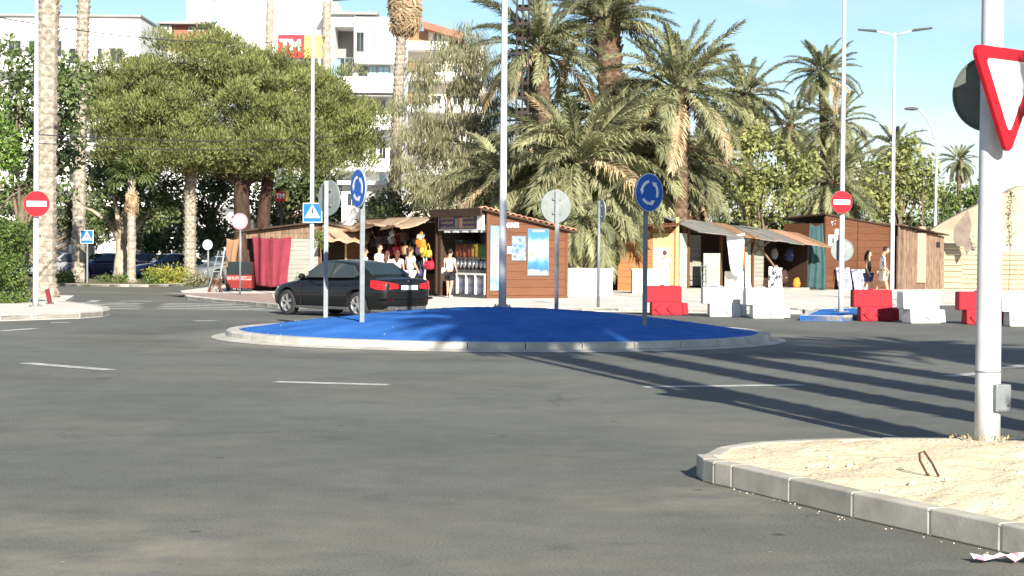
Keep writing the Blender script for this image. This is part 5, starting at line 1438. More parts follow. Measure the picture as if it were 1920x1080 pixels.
for x in (0, .28):
    MB().tube([(x, 0, 0), (x, .05, .8), (x+.05, .1, 1.05)], .016, 6).build('frame_tube', M['galv'], ch)
for z in (.3, .6, .9): MB().tube([(0, .03, z), (.28, .03, z)], .013, 6).build('rung', M['galv'], ch)
wc = thing('white_cabinet', 'small white cabinet with a coiled black hose below the white sheet', 'cabinet', k5w(1362, -.4, .0), R5)
MB().box(-.3, .42, -.2, .2, .12, .82).build('body', M['white'], wc, bevel=.02)
MB().box(-.36, .48, -.25, .25, 0, .115).build('base', M['concrete_white'], wc)
MB().tube([(.12+.19*math.cos(a*.35), -.26, 1.0+.19*math.sin(a*.35)) for a in range(-5, 12)], .028, 6).build('hose', M['black'], wc, smooth=True)
bd = thing('patterned_board', 'white board with black squiggles leaning by the patched shack', 'board', k5w(1430, -.75, .0), R5)
bd.rotation_euler = (R(-14), R(6), R5*.4)
sq = pm('squiggle_print', (.78, .78, .76), (.03, .03, .035), scale=6, lo=.50, hi=.54, stretch=(2.2, 2.2, .7), detail=2, rough=.5)
MB().box(-.30, .30, -.02, .02, 0, 1.02).build('panel', sq, bd)
pk = MB().prism([(-.09, 0), (.16, 0), (-.05, 1.6), (-.14, 1.6)], -.03, .03).build('leaning_plank', M['concrete_white'], None, loc=k5w(1393, -.3, 0)); tag(pk, 'pale tapering plank leaning between two posts of the patched shack', 'plank')
# dim stock inside
stock = [(1462, .3, .75, .5, 'grey', 'grey bundle stacked in the dark end of the patched shack'), (1478, .3, .5, .55, 'dark brown', 'dark brown bundle in the dark end of the patched shack'), (1492, .4, 1.5, .5, 'navy', 'navy garment bundle hung in the dark end of the patched shack'), (1470, .6, 1.6, .4, 'grey', 'grey bundle hung up high in the dark end of the patched shack'), (1500, .2, .35, .4, 'orange', 'small orange ware glowing at the foot of the dark stall')]
for px, y, z, s_, col, lab in stock:
    t = thing('ware_bundle', lab, 'goods', k5w(px, y, z-.3), R5, 'goods in the patched shack')
    MB().ball((0, 0, s_*.6), (s_*.5, s_*.35, s_*.6), 12, 8, fn=lambda d: 1+.12*math.sin(7*d.x)+.1*math.sin(9*d.z)).build('bundle', M['w_'+col], t, smooth=True)
    MB().tube([(-s_*.5, 0, s_*.6), (0, -s_*.38, s_*.62), (s_*.5, 0, s_*.6)], .015, 5).build('tie', M['w_beige'], t)
# teal sheet
o = cloth('teal_sheet', M['teal_cloth'], .55, 1.0, 2.85, None, (at(1530, 470, 80.3).x, 80.3, wz(418, 1530, 80.3)), (0, 0, R(8)), 3, .09, 22, 18, 23); tag(o, 'dark teal sheet hanging at the left corner of the brown kiosk', 'cloth')

# ------------------------------------------------ brown kiosk
Y7 = 81.7
a7 = at(1546, 470, Y7); b7 = at(1681, 470, 84.2)
R7 = math.atan2(84.2-Y7, b7.x-a7.x); W7 = math.hypot(84.2-Y7, b7.x-a7.x)
k7 = thing('brown_kiosk', 'closed brown boarded kiosk behind the right no entry sign', 'kiosk', (a7.x, Y7, PZ), R7)
t7 = lambda x: 3.28 - .52*x/W7
for x0, x1 in ((.06, W7*.44), (W7*.44+.05, W7*.89), (W7*.89+.05, W7-.06)):
    boards_h(k7, x0, x1, 0, .08, t7, .30, M['brown_wood'])
for x in (.0, W7*.44-.01, W7*.89-.01, W7-.05): MB().box(x, x+.05, -.045, .05, 0, t7(x)-.02).build('batten', M['dark_wood'] if 0 < x < W7-.1 else M['brown_wood'], k7)
MB().box(.06, W7-.06, .003, .06, 0, 2.7).build('wall_backing', M['brown_wood'], k7)
MB().box(0, .05, .06, 2.6, 0, 2.9).build('side_wall', M['brown_wood'], k7)
MB().hexa([(-.1, -.12, 3.27), (W7+.1, -.12, 2.75), (W7+.1, 2.7, 2.6), (-.1, 2.7, 3.1)], [(-.1, -.12, 3.34), (W7+.1, -.12, 2.82), (W7+.1, 2.7, 2.67), (-.1, 2.7, 3.17)]).build('roof', M['dark_wood'], k7)
def k7w(px, y, z):
    t = (px-960)/FPX; x = (t*Y7 - a7.x)/(math.cos(R7) - t*math.sin(R7))
    return Vector((a7.x + x*math.cos(R7) - y*math.sin(R7), Y7 + x*math.sin(R7) + y*math.cos(R7), PZ+z))
for px, z, w_, h_, lab in ((1566, 2.42, .22, .24, 'small white notice high on the brown kiosk'), (1559, 1.85, .55, .55, 'larger pale notice below the small one on the brown kiosk')):
    t = thing('notice', lab, 'notice', k7w(px, -.06, z), R7)
    MB().box(-w_/2, w_/2, -.01, .01, 0, h_).build('sheet', M['white'], t)
    MB().box(-w_*.12, w_*.12, -.014, -.0105, h_*.3, h_*.75).build('printed_mark', M['dark_grey'], t)
for i, (dx, dz) in enumerate(((0, 0), (.1, .05), (.06, -.1), (.17, -.03), (.22, .06), (.13, .1))):
    pass
MB().ball((.38, -.05, 2.95), (.05, .02, .05), 8, 6).build('star_mark', M['white'], k7)
for dx, dz in ((.14, .06), (.22, -.05), (.06, -.1), (.26, .10)): MB().ball((.34+dx, -.05, 2.93+dz), (.022, .015, .022), 6, 5).build('star_mark', M['white'], k7)
gm = patch_mat('magnet_print', [(.70, .70, .72), (.20, .20, .34), (.62, .62, .66), (.40, .40, .52), (.74, .72, .74), (.14, .14, .20)], 7)
for i, (px, z1, tilt, lab) in enumerate(((1572, .98, -12, 'souvenir display board covered in small prints, left of the sign post'), (1602, .92, -16, 'souvenir display board covered in small prints, right of the sign post'))):
    t = thing('souvenir_board', lab, 'display board', k7w(px, -.45, 0), R7); t.rotation_euler = (R(tilt), 0, R7)
    MB().box(-.40, .40, -.02, .02, 0, z1).build('panel', gm, t)
    for x in (-.35, .35): MB().bar((x, .03, z1), (x, .45, .05), .03, .03).build('prop', M['old_wood'], t)

# ------------------------------------------------ old wooden shack
Y8 = 83.5
a8 = at(1683, 470, Y8); b8 = at(1769, 470, 85.5)
R8 = math.atan2(2.0, b8.x-a8.x); W8 = math.hypot(2.0, b8.x-a8.x)
k8 = thing('old_wooden_shack', 'weathered plank shack with ragged roof edge beside the beige fence', 'shack', (a8.x, Y8, PZ), R8)
t8 = lambda x: 2.85 - .42*x/W8
boards_v(k8, 0, W8*.40, 0, 0, t8, .2, M['old_wood'])
boards_v(k8, W8*.58, W8, 0, 0, t8, .2, M['old_wood'])
MB().box(W8*.40, W8*.58, -.09, -.03, .3, 2.55).build('pale_panel', pm('pale_plank', (.50, .34, .24), (.40, .26, .18), scale=4, rough=.8, stretch=(1, 1, 5)), k8)
MB().box(0, W8, .003, .06, 0, 2.4).build('wall_backing', M['old_wood'], k8)
MB().box(W8*.82, W8*.90, -.06, -.035, 1.9, 2.15).build('opening', M['black'], k8)
for i in range(9):
    x0 = W8*i/9; MB().hexa([(x0, -.3-random.uniform(0, .15), t8(x0)), (x0+W8/9-.02, -.3-random.uniform(0, .15), t8(x0)-.04), (x0+W8/9-.02, 2, t8(x0)+.1), (x0, 2, t8(x0)+.14)], [(x0, -.3, t8(x0)+.06), (x0+W8/9-.02, -.3, t8(x0)+.02), (x0+W8/9-.02, 2, t8(x0)+.16), (x0, 2, t8(x0)+.2)]).build('roof_board', M['dark_wood'] if i % 3 else M['old_wood'], k8)
MB().tube([(W8*.5, -.05, t8(W8*.5)+.02), (W8*.5, -.05, t8(W8*.5)+.2)], [.2, .16], 8).build('roof_cap', M['roof_tile'], k8)

# ------------------------------------------------ beige fence and tarp-covered frame
Y9 = 86
f9 = thing('sheet_metal_fence', 'beige corrugated sheet metal fence at the right edge', 'fence', (at(1770, 470, Y9).x, Y9, PZ), R(-4))
def fx(px): return (px-1770)/FPX*Y9
for i in range(7):
    x0 = fx(1770) + i*.85; top = 2.1 if i == 0 else 1.75
    nrow = 8
    for r_ in range(nrow):
        z0 = top*r_/nrow; z1 = top*(r_+1)/nrow
        MB().add([(x0, 0, z0+.01), (x0+.83, 0, z0+.01), (x0+.83, -.05, z0+.05), (x0, -.05, z0+.05), (x0+.83, -.05, z1-.05), (x0, -.05, z1-.05), (x0+.83, 0, z1), (x0, 0, z1)],
                 [(0, 1, 2, 3), (3, 2, 4, 5), (5, 4, 6, 7)]).build('slat', M['sheet'], f9)
    MB().box(x0-.04, x0+.02, -.02, .05, 0, top+.05).build('post', M['sheet'], f9)
t9 = thing('tarp_tent', 'big sagging beige tarp stretched over a frame behind the beige fence', 'tent', (at(1760, 470, 88).x, 88, 0))
mb = MB(); nx, ny = 40, 16
for i in range(nx+1):
    u = i/nx; px = 1752 + 300*u
    zr_ = wz(437 - 92*min(1, u*1.75)**.85 , 1800, 88)
    for j in range(ny+1):
        v = j/ny
        x = at(px, 470, 88).x - t9.location.x
        z = zr_*(1 - .5*v) + .10*math.sin(6*u+3*v)*v + .12*math.sin(11*u - 5*v)*v
        mb.v.append((x, 2.0 - 2.6*v + .15*math.sin(9*u + 2*v), z))
for i in range(nx):
    for j in range(ny):
        a = i*(ny+1)+j; mb.f.append((a, a+1, a+ny+2, a+ny+1)); mb.m.append(0)
o = mb.build('tarp', M['tarp'], t9, smooth=True); o.modifiers.new('t', 'SOLIDIFY').thickness = .02
for px in (1760, 1850, 1950, 2040): MB().tube([(at(px, 470, 88).x-t9.location.x, 2.05, 0), (at(px, 470, 88).x-t9.location.x, 2.05, wz(437-92*min(1, (px-1752)/300*1.75)**.85, 1800, 88)-.05)], .06, 8).build('frame_pole', M['old_wood'], t9)
# dark torn flap and climbing plant
fl = MB()
pts = [(1790, 425), (1815, 395), (1822, 420), (1818, 450), (1822, 462), (1812, 480), (1808, 462), (1795, 462), (1788, 450)]
q = [at(px, py, 85.0) for px, py in pts]
fl.v = [tuple(v) for v in q] + [(v.x, v.y+.04, v.z) for v in q]
n = len(pts); fl.f = [tuple(range(n)), tuple(range(2*n-1, n-1, -1))] + [(i, n+i, n+(i+1) % n, (i+1) % n) for i in range(n)]; fl.m = [0]*len(fl.f)
o = fl.build('torn_flap', pm('grey_brown_cloth', (.20, .165, .135), (.15, .12, .10), scale=3, rough=.9), None); tag(o, 'dark torn cloth flap hanging on the beige tarp', 'cloth')
cp = thing('climbing_plant', 'thin leafy vine hanging on the tarp right of the foreground post', 'plant', (at(1892, 470, 84.5).x, 84.5, PZ))
vz = wz(360, 1892, 84.5)-PZ
MB().tube([(0, 0, 0), (.05, 0, vz*.4), (-.05, 0, vz*.75), (.12, 0, vz)], [.02, .016, .012, .008], 5).build('stem', M['twig'], cp)
np_quads('foliage', leaf_quads([((.04*math.sin(i), 0, vz*(.48+.052*i)), (.16, .12, .16)) for i in range(11)], 900, .13, .4, 'leaf', .2, 8), M['dark_leaf'], cp)

# ================================================================== SIGNS AND LAMPS
def disc(mb, r, y0, y1, n=32, m=0, c=(0, 0)):
    mb.prism([(c[0]+r*math.cos(2*PI*i/n), c[1]+r*math.sin(2*PI*i/n)) for i in range(n)], y0, y1, m)
    return mb
def arc_arrow(mb, r, w, a0, a1, y0, y1, head=.5):
    """curved arrow from angle a0 to a1 (radians, ccw)"""
    n = 10; ah = a1 - head*(1 if a1 > a0 else -1)
    for i in range(n):
        t0, t1 = a0+(ah-a0)*i/n, a0+(ah-a0)*(i+1)/n
        p = [((r-w/2)*math.cos(t0), (r-w/2)*math.sin(t0)), ((r+w/2)*math.cos(t0), (r+w/2)*math.sin(t0)), ((r+w/2)*math.cos(t1), (r+w/2)*math.sin(t1)), ((r-w/2)*math.cos(t1), (r-w/2)*math.sin(t1))]
        mb.prism(p, y0, y1)
    mb.prism([((r-w)*math.cos(ah), (r-w)*math.sin(ah)), ((r+w)*math.cos(ah), (r+w)*math.sin(ah)), (r*math.cos(a1), r*math.sin(a1))], y0, y1)
def post_sign(name, label, loc, rz, h, r, kind, pw=.085, post_rz=None, group=None, post_round=False):
    t = thing(name, label, 'traffic sign', loc, rz, group)
    if post_round: MB().tube([(0, .07, -.1), (0, .07, h+r*.9)], pw/2, 10).build('post', M['galv'], t, smooth=True)
    else:
        po = MB().box(-pw/2, pw/2, -.025, .025, -.1, h + r*.95).build('post', M['galv'], t, loc=(0, .075, 0))
        if post_rz is not None: po.rotation_euler = (0, 0, post_rz - rz)
    for dz in (-.15, .15): MB().box(-.10, .10, .016, .05, h+dz-.02, h+dz+.02).build('bracket', M['galv'], t)
    pl = disc(MB(), r, -.012, .015).build('plate', M['sign_back'], t, loc=(0, 0, h))
    if kind == 'roundabout':
        disc(MB(), r*.985, -.018, -.0125).build('rim', M['white'], pl)
        disc(MB(), r*.95, -.022, -.0185).build('face', M['sign_blue'], pl)
        for q in range(3):
            mb = MB(); a0 = R(95+120*q); arc_arrow(mb, r*.56, r*.15, a0, a0+R(98), -.027, -.0225); mb.build('arrow', M['white'], pl)
    elif kind == 'no_parking':
        disc(MB(), r*.98, -.018, -.0125).build('rim', M['sign_pink'], pl)
        disc(MB(), r*.74, -.022, -.0185).build('face', pm('faded_blue_film', (.34, .42, .60), (.46, .52, .66), scale=7), pl)
        disc(MB(), r*.12, -.025, -.0225, c=(r*.45, -.05)).build('sticker', M['white'], pl)
        disc(MB(), r*.08, -.025, -.0225, c=(r*.2, -.12)).build('sticker', M['white'], pl)
        MB().bar((-r*.5, -.021, r*.5), (r*.5, -.021, -r*.5), .05, .004).build('slash', M['sign_pink'], pl)
    elif kind == 'blue':
        disc(MB(), r*.98, -.018, -.0125).build('face', pm('pale_blue_film', (.30, .46, .66), (.36, .52, .72), scale=5), pl)
        disc(MB(), r*.5, -.021, -.0185).build('symbol', M['white'], pl)
    return t
def mz(x, y): return mound_z(math.hypot(x-RC.x, y-RC.y))
def on_mound(px, d):
    x = at(px, 610, d).x; return (x, d, mz(x, d))
# four roundabout signs on the island
def sign_h(py_c, px, d, z): return wz(py_c, px, d) - z
l = on_mound(671, 33.9); post_sign('roundabout_sign', 'round blue roundabout sign turned to the left, on the left of the island', l, R(-62), sign_h(353, 670, 33.9, l[2]), .355, 'roundabout', group='signs on the roundabout island', post_rz=R(20))
l = on_mound(1214, 34.0); post_sign('roundabout_sign', 'round blue roundabout sign facing the camera on the right of the island', l, R(40), sign_h(361, 1220, 34.0, l[2]), .355, 'roundabout', group='signs on the roundabout island', post_rz=R(0))
l = on_mound(616, 37.4); post_sign('roundabout_sign', 'grey back of a round sign just left of the blue sign', l, R(180-48), sign_h(371, 614, 37.4, l[2]), .355, 'roundabout', group='signs on the roundabout island', post_rz=R(10))
l = on_mound(1040, 39.6); post_sign('roundabout_sign', 'grey back of a round sign right of the central lamp post', l, R(180+26), sign_h(387, 1043, 39.6, l[2]), .355, 'roundabout', group='signs on the roundabout island', post_rz=R(0))
# other posts
p = gnd(449, 553, PZ); post_sign('no_parking_sign', 'faded pink and blue round no parking sign on thin post by the red cart', (p.x, p.y, PZ), R(-6), wz(415, 452, p.y)-PZ, .28, 'no_parking', .07, post_round=True)
p = gnd(389, 531, PZ); post_sign('round_sign', 'small pale blue round sign at the far kerb left of the ladder', (p.x, p.y, PZ), R(-10), wz(459, 389, p.y)-PZ, .24, 'blue', .09, post_round=True)
p = gnd(1126, 577, PZ); post_sign('edge_on_sign', 'thin post with a round sign seen edge on, left of the orange shack', (p.x, p.y, PZ), R(180-72), wz(396, 1130, p.y)-PZ, .33, 'no_parking', .085, post_round=True)

def lamp_post(label, px, Y, z0, h, r0, r1, arms=True, gz_rz=0.0, box=None, group='tall grey street lamps'):
    x = at(px, 560, Y).x
    t = thing('street_lamp', label, 'street lamp', (x, Y, z0), gz_rz, group)
    n = 12
    MB().tube([(0, 0, h*i/n - .05*(i == 0)) for i in range(n+1)], [r0 + (r1-r0)*i/n for i in range(n+1)], 16).build('pole', M['pole_white'], t, smooth=True)
    MB().box(-r0*1.9, r0*1.9, -r0*1.9, r0*1.9, 0, .025).build('base_plate', M['galv'], t)
    for sx in (-1, 1):
        for sy in (-1, 1): MB().tube([(sx*r0*1.5, sy*r0*1.5, .02), (sx*r0*1.5, sy*r0*1.5, .06)], .015, 6).build('bolt', M['galv'], t)
    if arms:
        for s_ in (-1, 1):
            a = MB().tube([(0, 0, h-.12), (s_*.35, 0, h+.0), (s_*.75, 0, h+.06)], [.03, .028, .025], 8).build('arm', M['pole_white'], t, smooth=True)
            MB().hexa([(s_*.6, -.12, h+.02), (s_*1.25, -.10, h+.10), (s_*1.25, .10, h+.10), (s_*.6, .12, h+.02)] if s_ > 0 else [(s_*1.25, -.10, h+.10), (s_*.6, -.12, h+.02), (s_*.6, .12, h+.02), (s_*1.25, .10, h+.10)],
                      [(s_*.6, -.12, h+.10), (s_*1.25, -.10, h+.15), (s_*1.25, .10, h+.15), (s_*.6, .12, h+.10)] if s_ > 0 else [(s_*1.25, -.10, h+.15), (s_*.6, -.12, h+.10), (s_*.6, .12, h+.10), (s_*1.25, .10, h+.15)]).build('lamp_head', M['dark_grey'], t, bevel=.015)
    return t
lamp_post('tall grey lamp post carrying the left no entry sign', 67, 48.7, .12, 9.2, .078, .045, gz_rz=.5)
lamp_post('tall grey lamp post behind the black car carrying the crossing sign', 584, 57.0, PZ, 9.15, .078, .045, gz_rz=.35)
lamp_post('tall grey lamp post on the crest of the blue island', 942, 36.7, mz(at(942, 560, 36.7).x, 36.7), 9.0, .078, .048, gz_rz=.2)
lamp_post('tall grey lamp post carrying the right no entry sign', 1577, 49.2, .13, 9.4, .078, .045, gz_rz=.4)
lamp_post('double arm street lamp whose two heads show against the sky', 1672, 64.0, PZ, 9.15, .08, .045, gz_rz=-.25)
# curved old street lamp
p = at(1751, 470, 95)
t = thing('curved_lamp', 'slender street lamp with a curved neck at far right', 'street lamp', (p.x, 95, PZ))
hh = wz(300, 1755, 95); hx = (1712-1752)/FPX*95; ht = wz(207, 1712, 95)
pts = [(0, 0, -.05), (.03, 0, 2), (.06, 0, hh*.6), (.08, 0, hh-.1)]
for i in range(1, 9):
    a = i/8*R(80); pts.append((.08 - (1-math.cos(a))*abs(hx)*1.15, 0, hh-.1 + math.sin(a)*(ht-hh+.1)))
MB().tube(pts, [.085, .08, .07, .06]+[.05]*8, 10).build('pole', M['pole_white'], t, smooth=True)
MB().ball((pts[-1][0]-.28, 0, pts[-1][2]+.02), (.38, .13, .09), 12, 8).build('lamp_head', M['dark_grey'], t, smooth=True)
p = at(1729, 470, 97)
t = thing('thin_pole', 'thin rusty pole standing between the tree and curved lamp', 'pole', (p.x, 97, PZ))
MB().tube([(0, 0, -.05), (0, 0, wz(365, 1729, 97))], .04, 8).build('pole', M['old_wood'], t)
MB().tube([(0, 0, 0), (0, 0, .1)], .09, 8).build('foot', M['old_wood'], t)

def no_entry(label, px, py, Y, r, rz):
    c = at(px, py, Y)
    t = thing('no_entry_sign', label, 'traffic sign', c, rz, 'no entry signs on lamp posts')
    pl = disc(MB(), r, -.012, .012, 40).build('plate', M['sign_back'], t)
    disc(MB(), r*.985, -.017, -.0125, 40).build('face', M['sign_red'], pl)
    MB().box(-r*.76, r*.76, -.022, -.0175, -r*.21, r*.21).build('bar', M['white'], pl)
    for dz in (-.15, .15): MB().box(-.09, .09, .0125, .10, dz-.02, dz+.02).build('clamp', M['galv'], t)
    return t
no_entry('red no entry sign with white bar at the left edge', 69, 382, 48.55, .335, R(4))
no_entry('red no entry sign with white bar on the right lamp post', 1578, 379, 49.05, .30, R(12))
c = at(1579, 469, 49.36)
t = thing('round_sign', 'grey back of a round sign low behind the right lamp post', 'traffic sign', c, R(180))
pl = disc(MB(), .30, -.012, .012, 36).build('plate', M['sign_back'], t)
disc(MB(), .295, -.017, -.0125, 36).build('face', M['sign_blue'], pl)
mb = MB()
for i in range(36):
    a0, a1 = 2*PI*i/36, 2*PI*(i+1)/36; q = lambda r_, a: (r_*math.cos(a), r_*math.sin(a))
    mb.prism([q(.285, a0), q(.30, a0), q(.30, a1), q(.285, a1)], .0125, .03)
mb.build('rim', M['galv'], pl)
for dz in (-.12, .12): MB().box(-.09, .09, .013, .08, dz-.02, dz+.02).build('clamp', M['galv'], t)

def crossing_sign(label, px, py, Y, s, rz, post=None):
    c = at(px, py, Y)
    t = thing('crossing_sign', label, 'traffic sign', c, rz, 'pedestrian crossing signs')
    pl = MB().box(-s/2, s/2, -.012, .012, -s/2, s/2).build('plate', M['white'], t, bevel=.006)
    MB().box(-s*.46, s*.46, -.018, -.0125, -s*.46, s*.46).build('face', M['sign_cyan'], pl)
    MB().prism([(-s*.40, -s*.26), (s*.40, -s*.26), (0, s*.42)], -.022, -.0185).build('triangle', M['white'], pl)
    fg = MB(); k = s
    fg.ball((.0, -.0235, k*.20), (k*.045, .002, k*.05), 10, 6)
    for poly in ([(-.05, -.02), (.04, -.02), (.05, .14), (-.03, .14)], [(-.05, -.02), (.0, -.02), (-.06, -.13), (-.12, -.22), (-.15, -.20), (-.09, -.12)], [(.0, -.02), (.05, -.02), (.07, -.12), (.13, -.22), (.09, -.23), (.03, -.12)], [(.04, .13), (.05, .09), (.12, .02), (.14, .04)], [(-.03, .13), (-.13, .05), (-.12, .02), (-.03, .08)]):
        fg.prism([(x*k, z*k) for x, z in poly], -.026, -.0225)
    fg.build('walking_figure', M['black'], pl)
    for i in range(5):
        x = (-.30+.15*i)*s
        MB().prism([(x-.02*s, -.255*s), (x+.035*s, -.255*s), (x+.05*s, -.21*s), (x+.0*s, -.21*s)], -.024, -.0225).build('painted_stripe', M['black'], pl)
    if post: MB().tube([(0, .05, -(c.z-PZ)), (0, .05, s/2)], .045, 8).build('post', M['galv'], t)
    else:
        for dz in (-.15, .15): MB().box(-.09, .09, .0125, .11, dz-.02, dz+.02).build('clamp', M['galv'], t)
crossing_sign('blue square pedestrian crossing sign above the black car', 586, 399, 56.85, .60, R(-8))
crossing_sign('small distant blue pedestrian crossing sign by the left palm trunk', 163, 444, 83.8, .60, R(-6), post=True)

# foreground post with give way sign
FY = 15.05
fx0 = at(1851, 826, FY)
fp = thing('sign_post', 'thick white painted lamp post in the right foreground with a junction box', 'street lamp', (fx0.x, FY, .16))
n = 16
MB().tube([(0, 0, 9*i/n - .08*(i == 0)) for i in range(n+1)], [.104 + (.06-.104)*i/n for i in range(n+1)], 24).build('pole', M['pole_white'], fp, smooth=True)
MB().tube([(0, 0, 9.0), (.6, -.1, 9.25), (1.5, -.2, 9.3)], .04, 8).build('arm', M['pole_white'], fp)
MB().box(1.3, 1.95, -.32, -.08, 9.24, 9.34).build('lamp_head', M['dark_grey'], fp)
k = FPX/FY
jb = MB().box(-.072, .072, -.05, .05, -.11, .11).build('junction_box', M['galv'], fp, bevel=.012, loc=(.082, -.075, (826-745)/k), rot=(0, 0, R(20)))
MB().box(-.06, .06, -.056, -.0505, -.095, .095).build('box_lid', M['galv'], jb, bevel=.004)
MB().ball((.035, -.058, -.06), (.012, .006, .012), 8, 6).build('lock', M['dark_grey'], jb)
MB().tube([(0, 0, .55), (0, 0, .56)], .106, 24).build('joint_ring', M['galv'], fp)
g_ = np.random.default_rng(4); W_ = []
for _ in range(60):      # dry weeds round the foot of the post
    a = g_.random()*2*PI; r_ = .10 + .22*g_.random()**1.5; b_ = np.array((fx0.x + r_*math.cos(a), FY + r_*math.sin(a)*.7 - .03, .17))
    tt = np.array((g_.normal()*.5, g_.normal()*.5, 1.0)); tt /= np.linalg.norm(tt); l_ = .015 + .035*g_.random(); s_ = np.array((tt[1], -tt[0], 0))*.02 + np.array((.003, 0, 0))
    W_.append((b_ - s_, b_ + tt*l_*.5 - s_*1.2, b_ + tt*l_, b_ + tt*l_*.5 + s_))
o = np_quads('dry_weeds', W_, M['frond_dry']); tag(o, 'dry weeds growing round the foot of the foreground post', 'weeds', kind='stuff')
# yield triangle
YR = R(42)
yc = at(1889, 160, FY-.22)
ys = thing('give_way_sign', 'red bordered white give way triangle on the foreground post', 'traffic sign', yc, YR)
def tri(s, dz=0.0, rr=.06, n=5):
    """rounded triangle, point down; s = circumradius"""
    out = []
    for q, a in enumerate((R(150), R(270), R(30))):
        cx, cz = (s-rr*2)*math.cos(a), (s-rr*2)*math.sin(a)
        for i in range(n+1):
            b = a - R(60) + R(120)*i/n
            out.append((cx + rr*math.cos(b), cz + rr*math.sin(b) + dz))
    return out
pl = MB().prism(tri(.58), -.016, .016).build('plate', M['sign_red'], ys)
MB().prism(tri(.575), -.021, -.0165).build('border', M['sign_red'], pl)
MB().prism(tri(.385, rr=.03), -.026, -.0215).build('face', M['white'], pl)
for dz in (-.12, .16): MB().box(-.1, .1, .0165, .12, dz-.02, dz+.02).build('clamp', M['galv'], ys)
c = at(1860, 176, FY+.16)
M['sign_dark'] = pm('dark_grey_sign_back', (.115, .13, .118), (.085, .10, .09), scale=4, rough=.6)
bs = thing('round_sign', 'dark shaded back of a round sign on the foreground post', 'traffic sign', c, R(180-24))
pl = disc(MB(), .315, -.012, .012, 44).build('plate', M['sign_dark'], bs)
disc(MB(), .31, -.017, -.0125, 44).build('face', M['sign_red'], pl)
mb = MB()
for i in range(44):
    a0, a1 = 2*PI*i/44, 2*PI*(i+1)/44; q = lambda r_, a: (r_*math.cos(a), r_*math.sin(a))
    mb.prism([q(.30, a0), q(.315, a0), q(.315, a1), q(.30, a1)], .0125, .03)
mb.build('rim', M['sign_dark'], pl)
for dz in (-.12, .12): MB().box(-.07, .07, .013, .05, dz-.018, dz+.018).build('clamp', M['sign_dark'], bs)

# ================================================================== WATER FILLED BARRIERS
def barrier_mesh():
    mb = MB()
    def frust(x0, x1, y0, y1, z0, z1, dx0=0, dx1=0, dy=0):
        mb.hexa([(x0, y0, z0), (x1, y0, z0), (x1, y1, z0), (x0, y1, z0)], [(x0+dx0, y0+dy, z1), (x1+dx1, y0+dy, z1), (x1+dx1, y1-dy, z1), (x0+dx0, y1-dy, z1)])
    return mb, frust
def barrier(label, px, py, rz, col, flip=1):
    p = gnd(px, py)
    t = thing('water_barrier', label, 'barrier', (p.x, p.y, 0), rz, 'plastic road barriers')
    m = M['barrier_'+col]
    mb, fr = barrier_mesh(); fr(-.40*1, .42, -.24, .24, 0, .36, .0, .0, .05); mb.build('base', m, t, bevel=.03)
    mb, fr = barrier_mesh(); fr(.425, .58, -.19, .19, .02, .33, 0, -.01, .05); mb.build('coupling', m, t, bevel=.02)
    mb, fr = barrier_mesh(); fr(-.58, .40, -.19, .19, .34, .78, .0, .0, .02); mb.build('upper_tank', m, t, bevel=.035)
    for x in (-.20, .12):      # moulded chevron recess ribs
        ch = MB(); 
        ch.prism([(x, .04), (x+.07, .04), (x-.06, .17), (x-.13, .17)], -.262, -.20); ch.prism([(x-.13, .175), (x-.06, .175), (x+.07, .30), (x, .30)], -.25, -.18)
        ch.build('chevron', m, t, bevel=.006)
    MB().tube([(-.1, 0, .77), (-.1, 0, .805)], .06, 10).build('filler_cap', m, t)
    for x in (-.25, .2): MB().box(x-.1, x+.1, -.18, .18, -.0, .012).build('foot', m, t)
    return t
barrier('red plastic barrier right of the island signpost', 1248, 591, R(4), 'red')
barrier('white plastic barrier next to the red one, left of its twin', 1357, 594, R(3), 'white')
barrier('white plastic barrier second from the lone red one', 1437, 597, R(6), 'white')
barrier('red plastic barrier just right of the no entry lamp post', 1640, 602, R(2), 'red')
barrier('white plastic barrier between the two right hand red barriers', 1727, 606, R(18), 'white')
barrier('red plastic barrier half hidden by the foreground post', 1838, 608, R(4), 'red')
barrier('white plastic barrier cut by the right edge of the picture', 1918, 612, R(6), 'white')

# ================================================================== CARS
def wheel_parts(root, x, y, side):
    w = MB(); n = 28; r = .322
    prof = [(.215, -.10), (.30, -.105), (.318, -.085), (r, -.04), (r, .04), (.318, .085), (.30, .105), (.215, .10)]
    for rr, yy in prof:
        for q in range(n): w.v.append((rr*math.cos(2*PI*q/n), yy, rr*math.sin(2*PI*q/n)))
    for j in range(len(prof)-1):
        for q in range(n): w.f.append((j*n+q, (j+1)*n+q, (j+1)*n+(q+1) % n, j*n+(q+1) % n)); w.m.append(0)
    tyre = w.build('wheel', M['tyre'], root, smooth=True, loc=(x, y, r))
    rm = MB(); s = side
    ring = [(.218, .10), (.225, .085), (.20, .07), (.19, -.06)]
    for rr, yy in ring:
        for q in range(n): rm.v.append((rr*math.cos(2*PI*q/n), yy*s, rr*math.sin(2*PI*q/n)))
    for j in range(len(ring)-1):
        for q in range(n):
            f = (j*n+q, (j+1)*n+q, (j+1)*n+(q+1) % n, j*n+(q+1) % n); rm.f.append(f if s > 0 else f[::-1]); rm.m.append(0)
    for q in range(5):
        a = 2*PI*q/5 + .3
        for o_ in (-.13, .13):
            rm.bar((.04*math.cos(a), .075*s, .04*math.sin(a)), (.205*math.cos(a+o_), .085*s, .205*math.sin(a+o_)), .022, .035, up=(0, 1, 0))
    rm.tube([(0, .03*s, 0), (0, .09*s, 0)], .05, 12)
    rm.build('rim', M['alloy'], tyre, smooth=False)
    MB().tube([(0, .0, 0), (0, .02*s, 0)], .18, 20).build('brake_disc', M['dark_grey'], tyre)
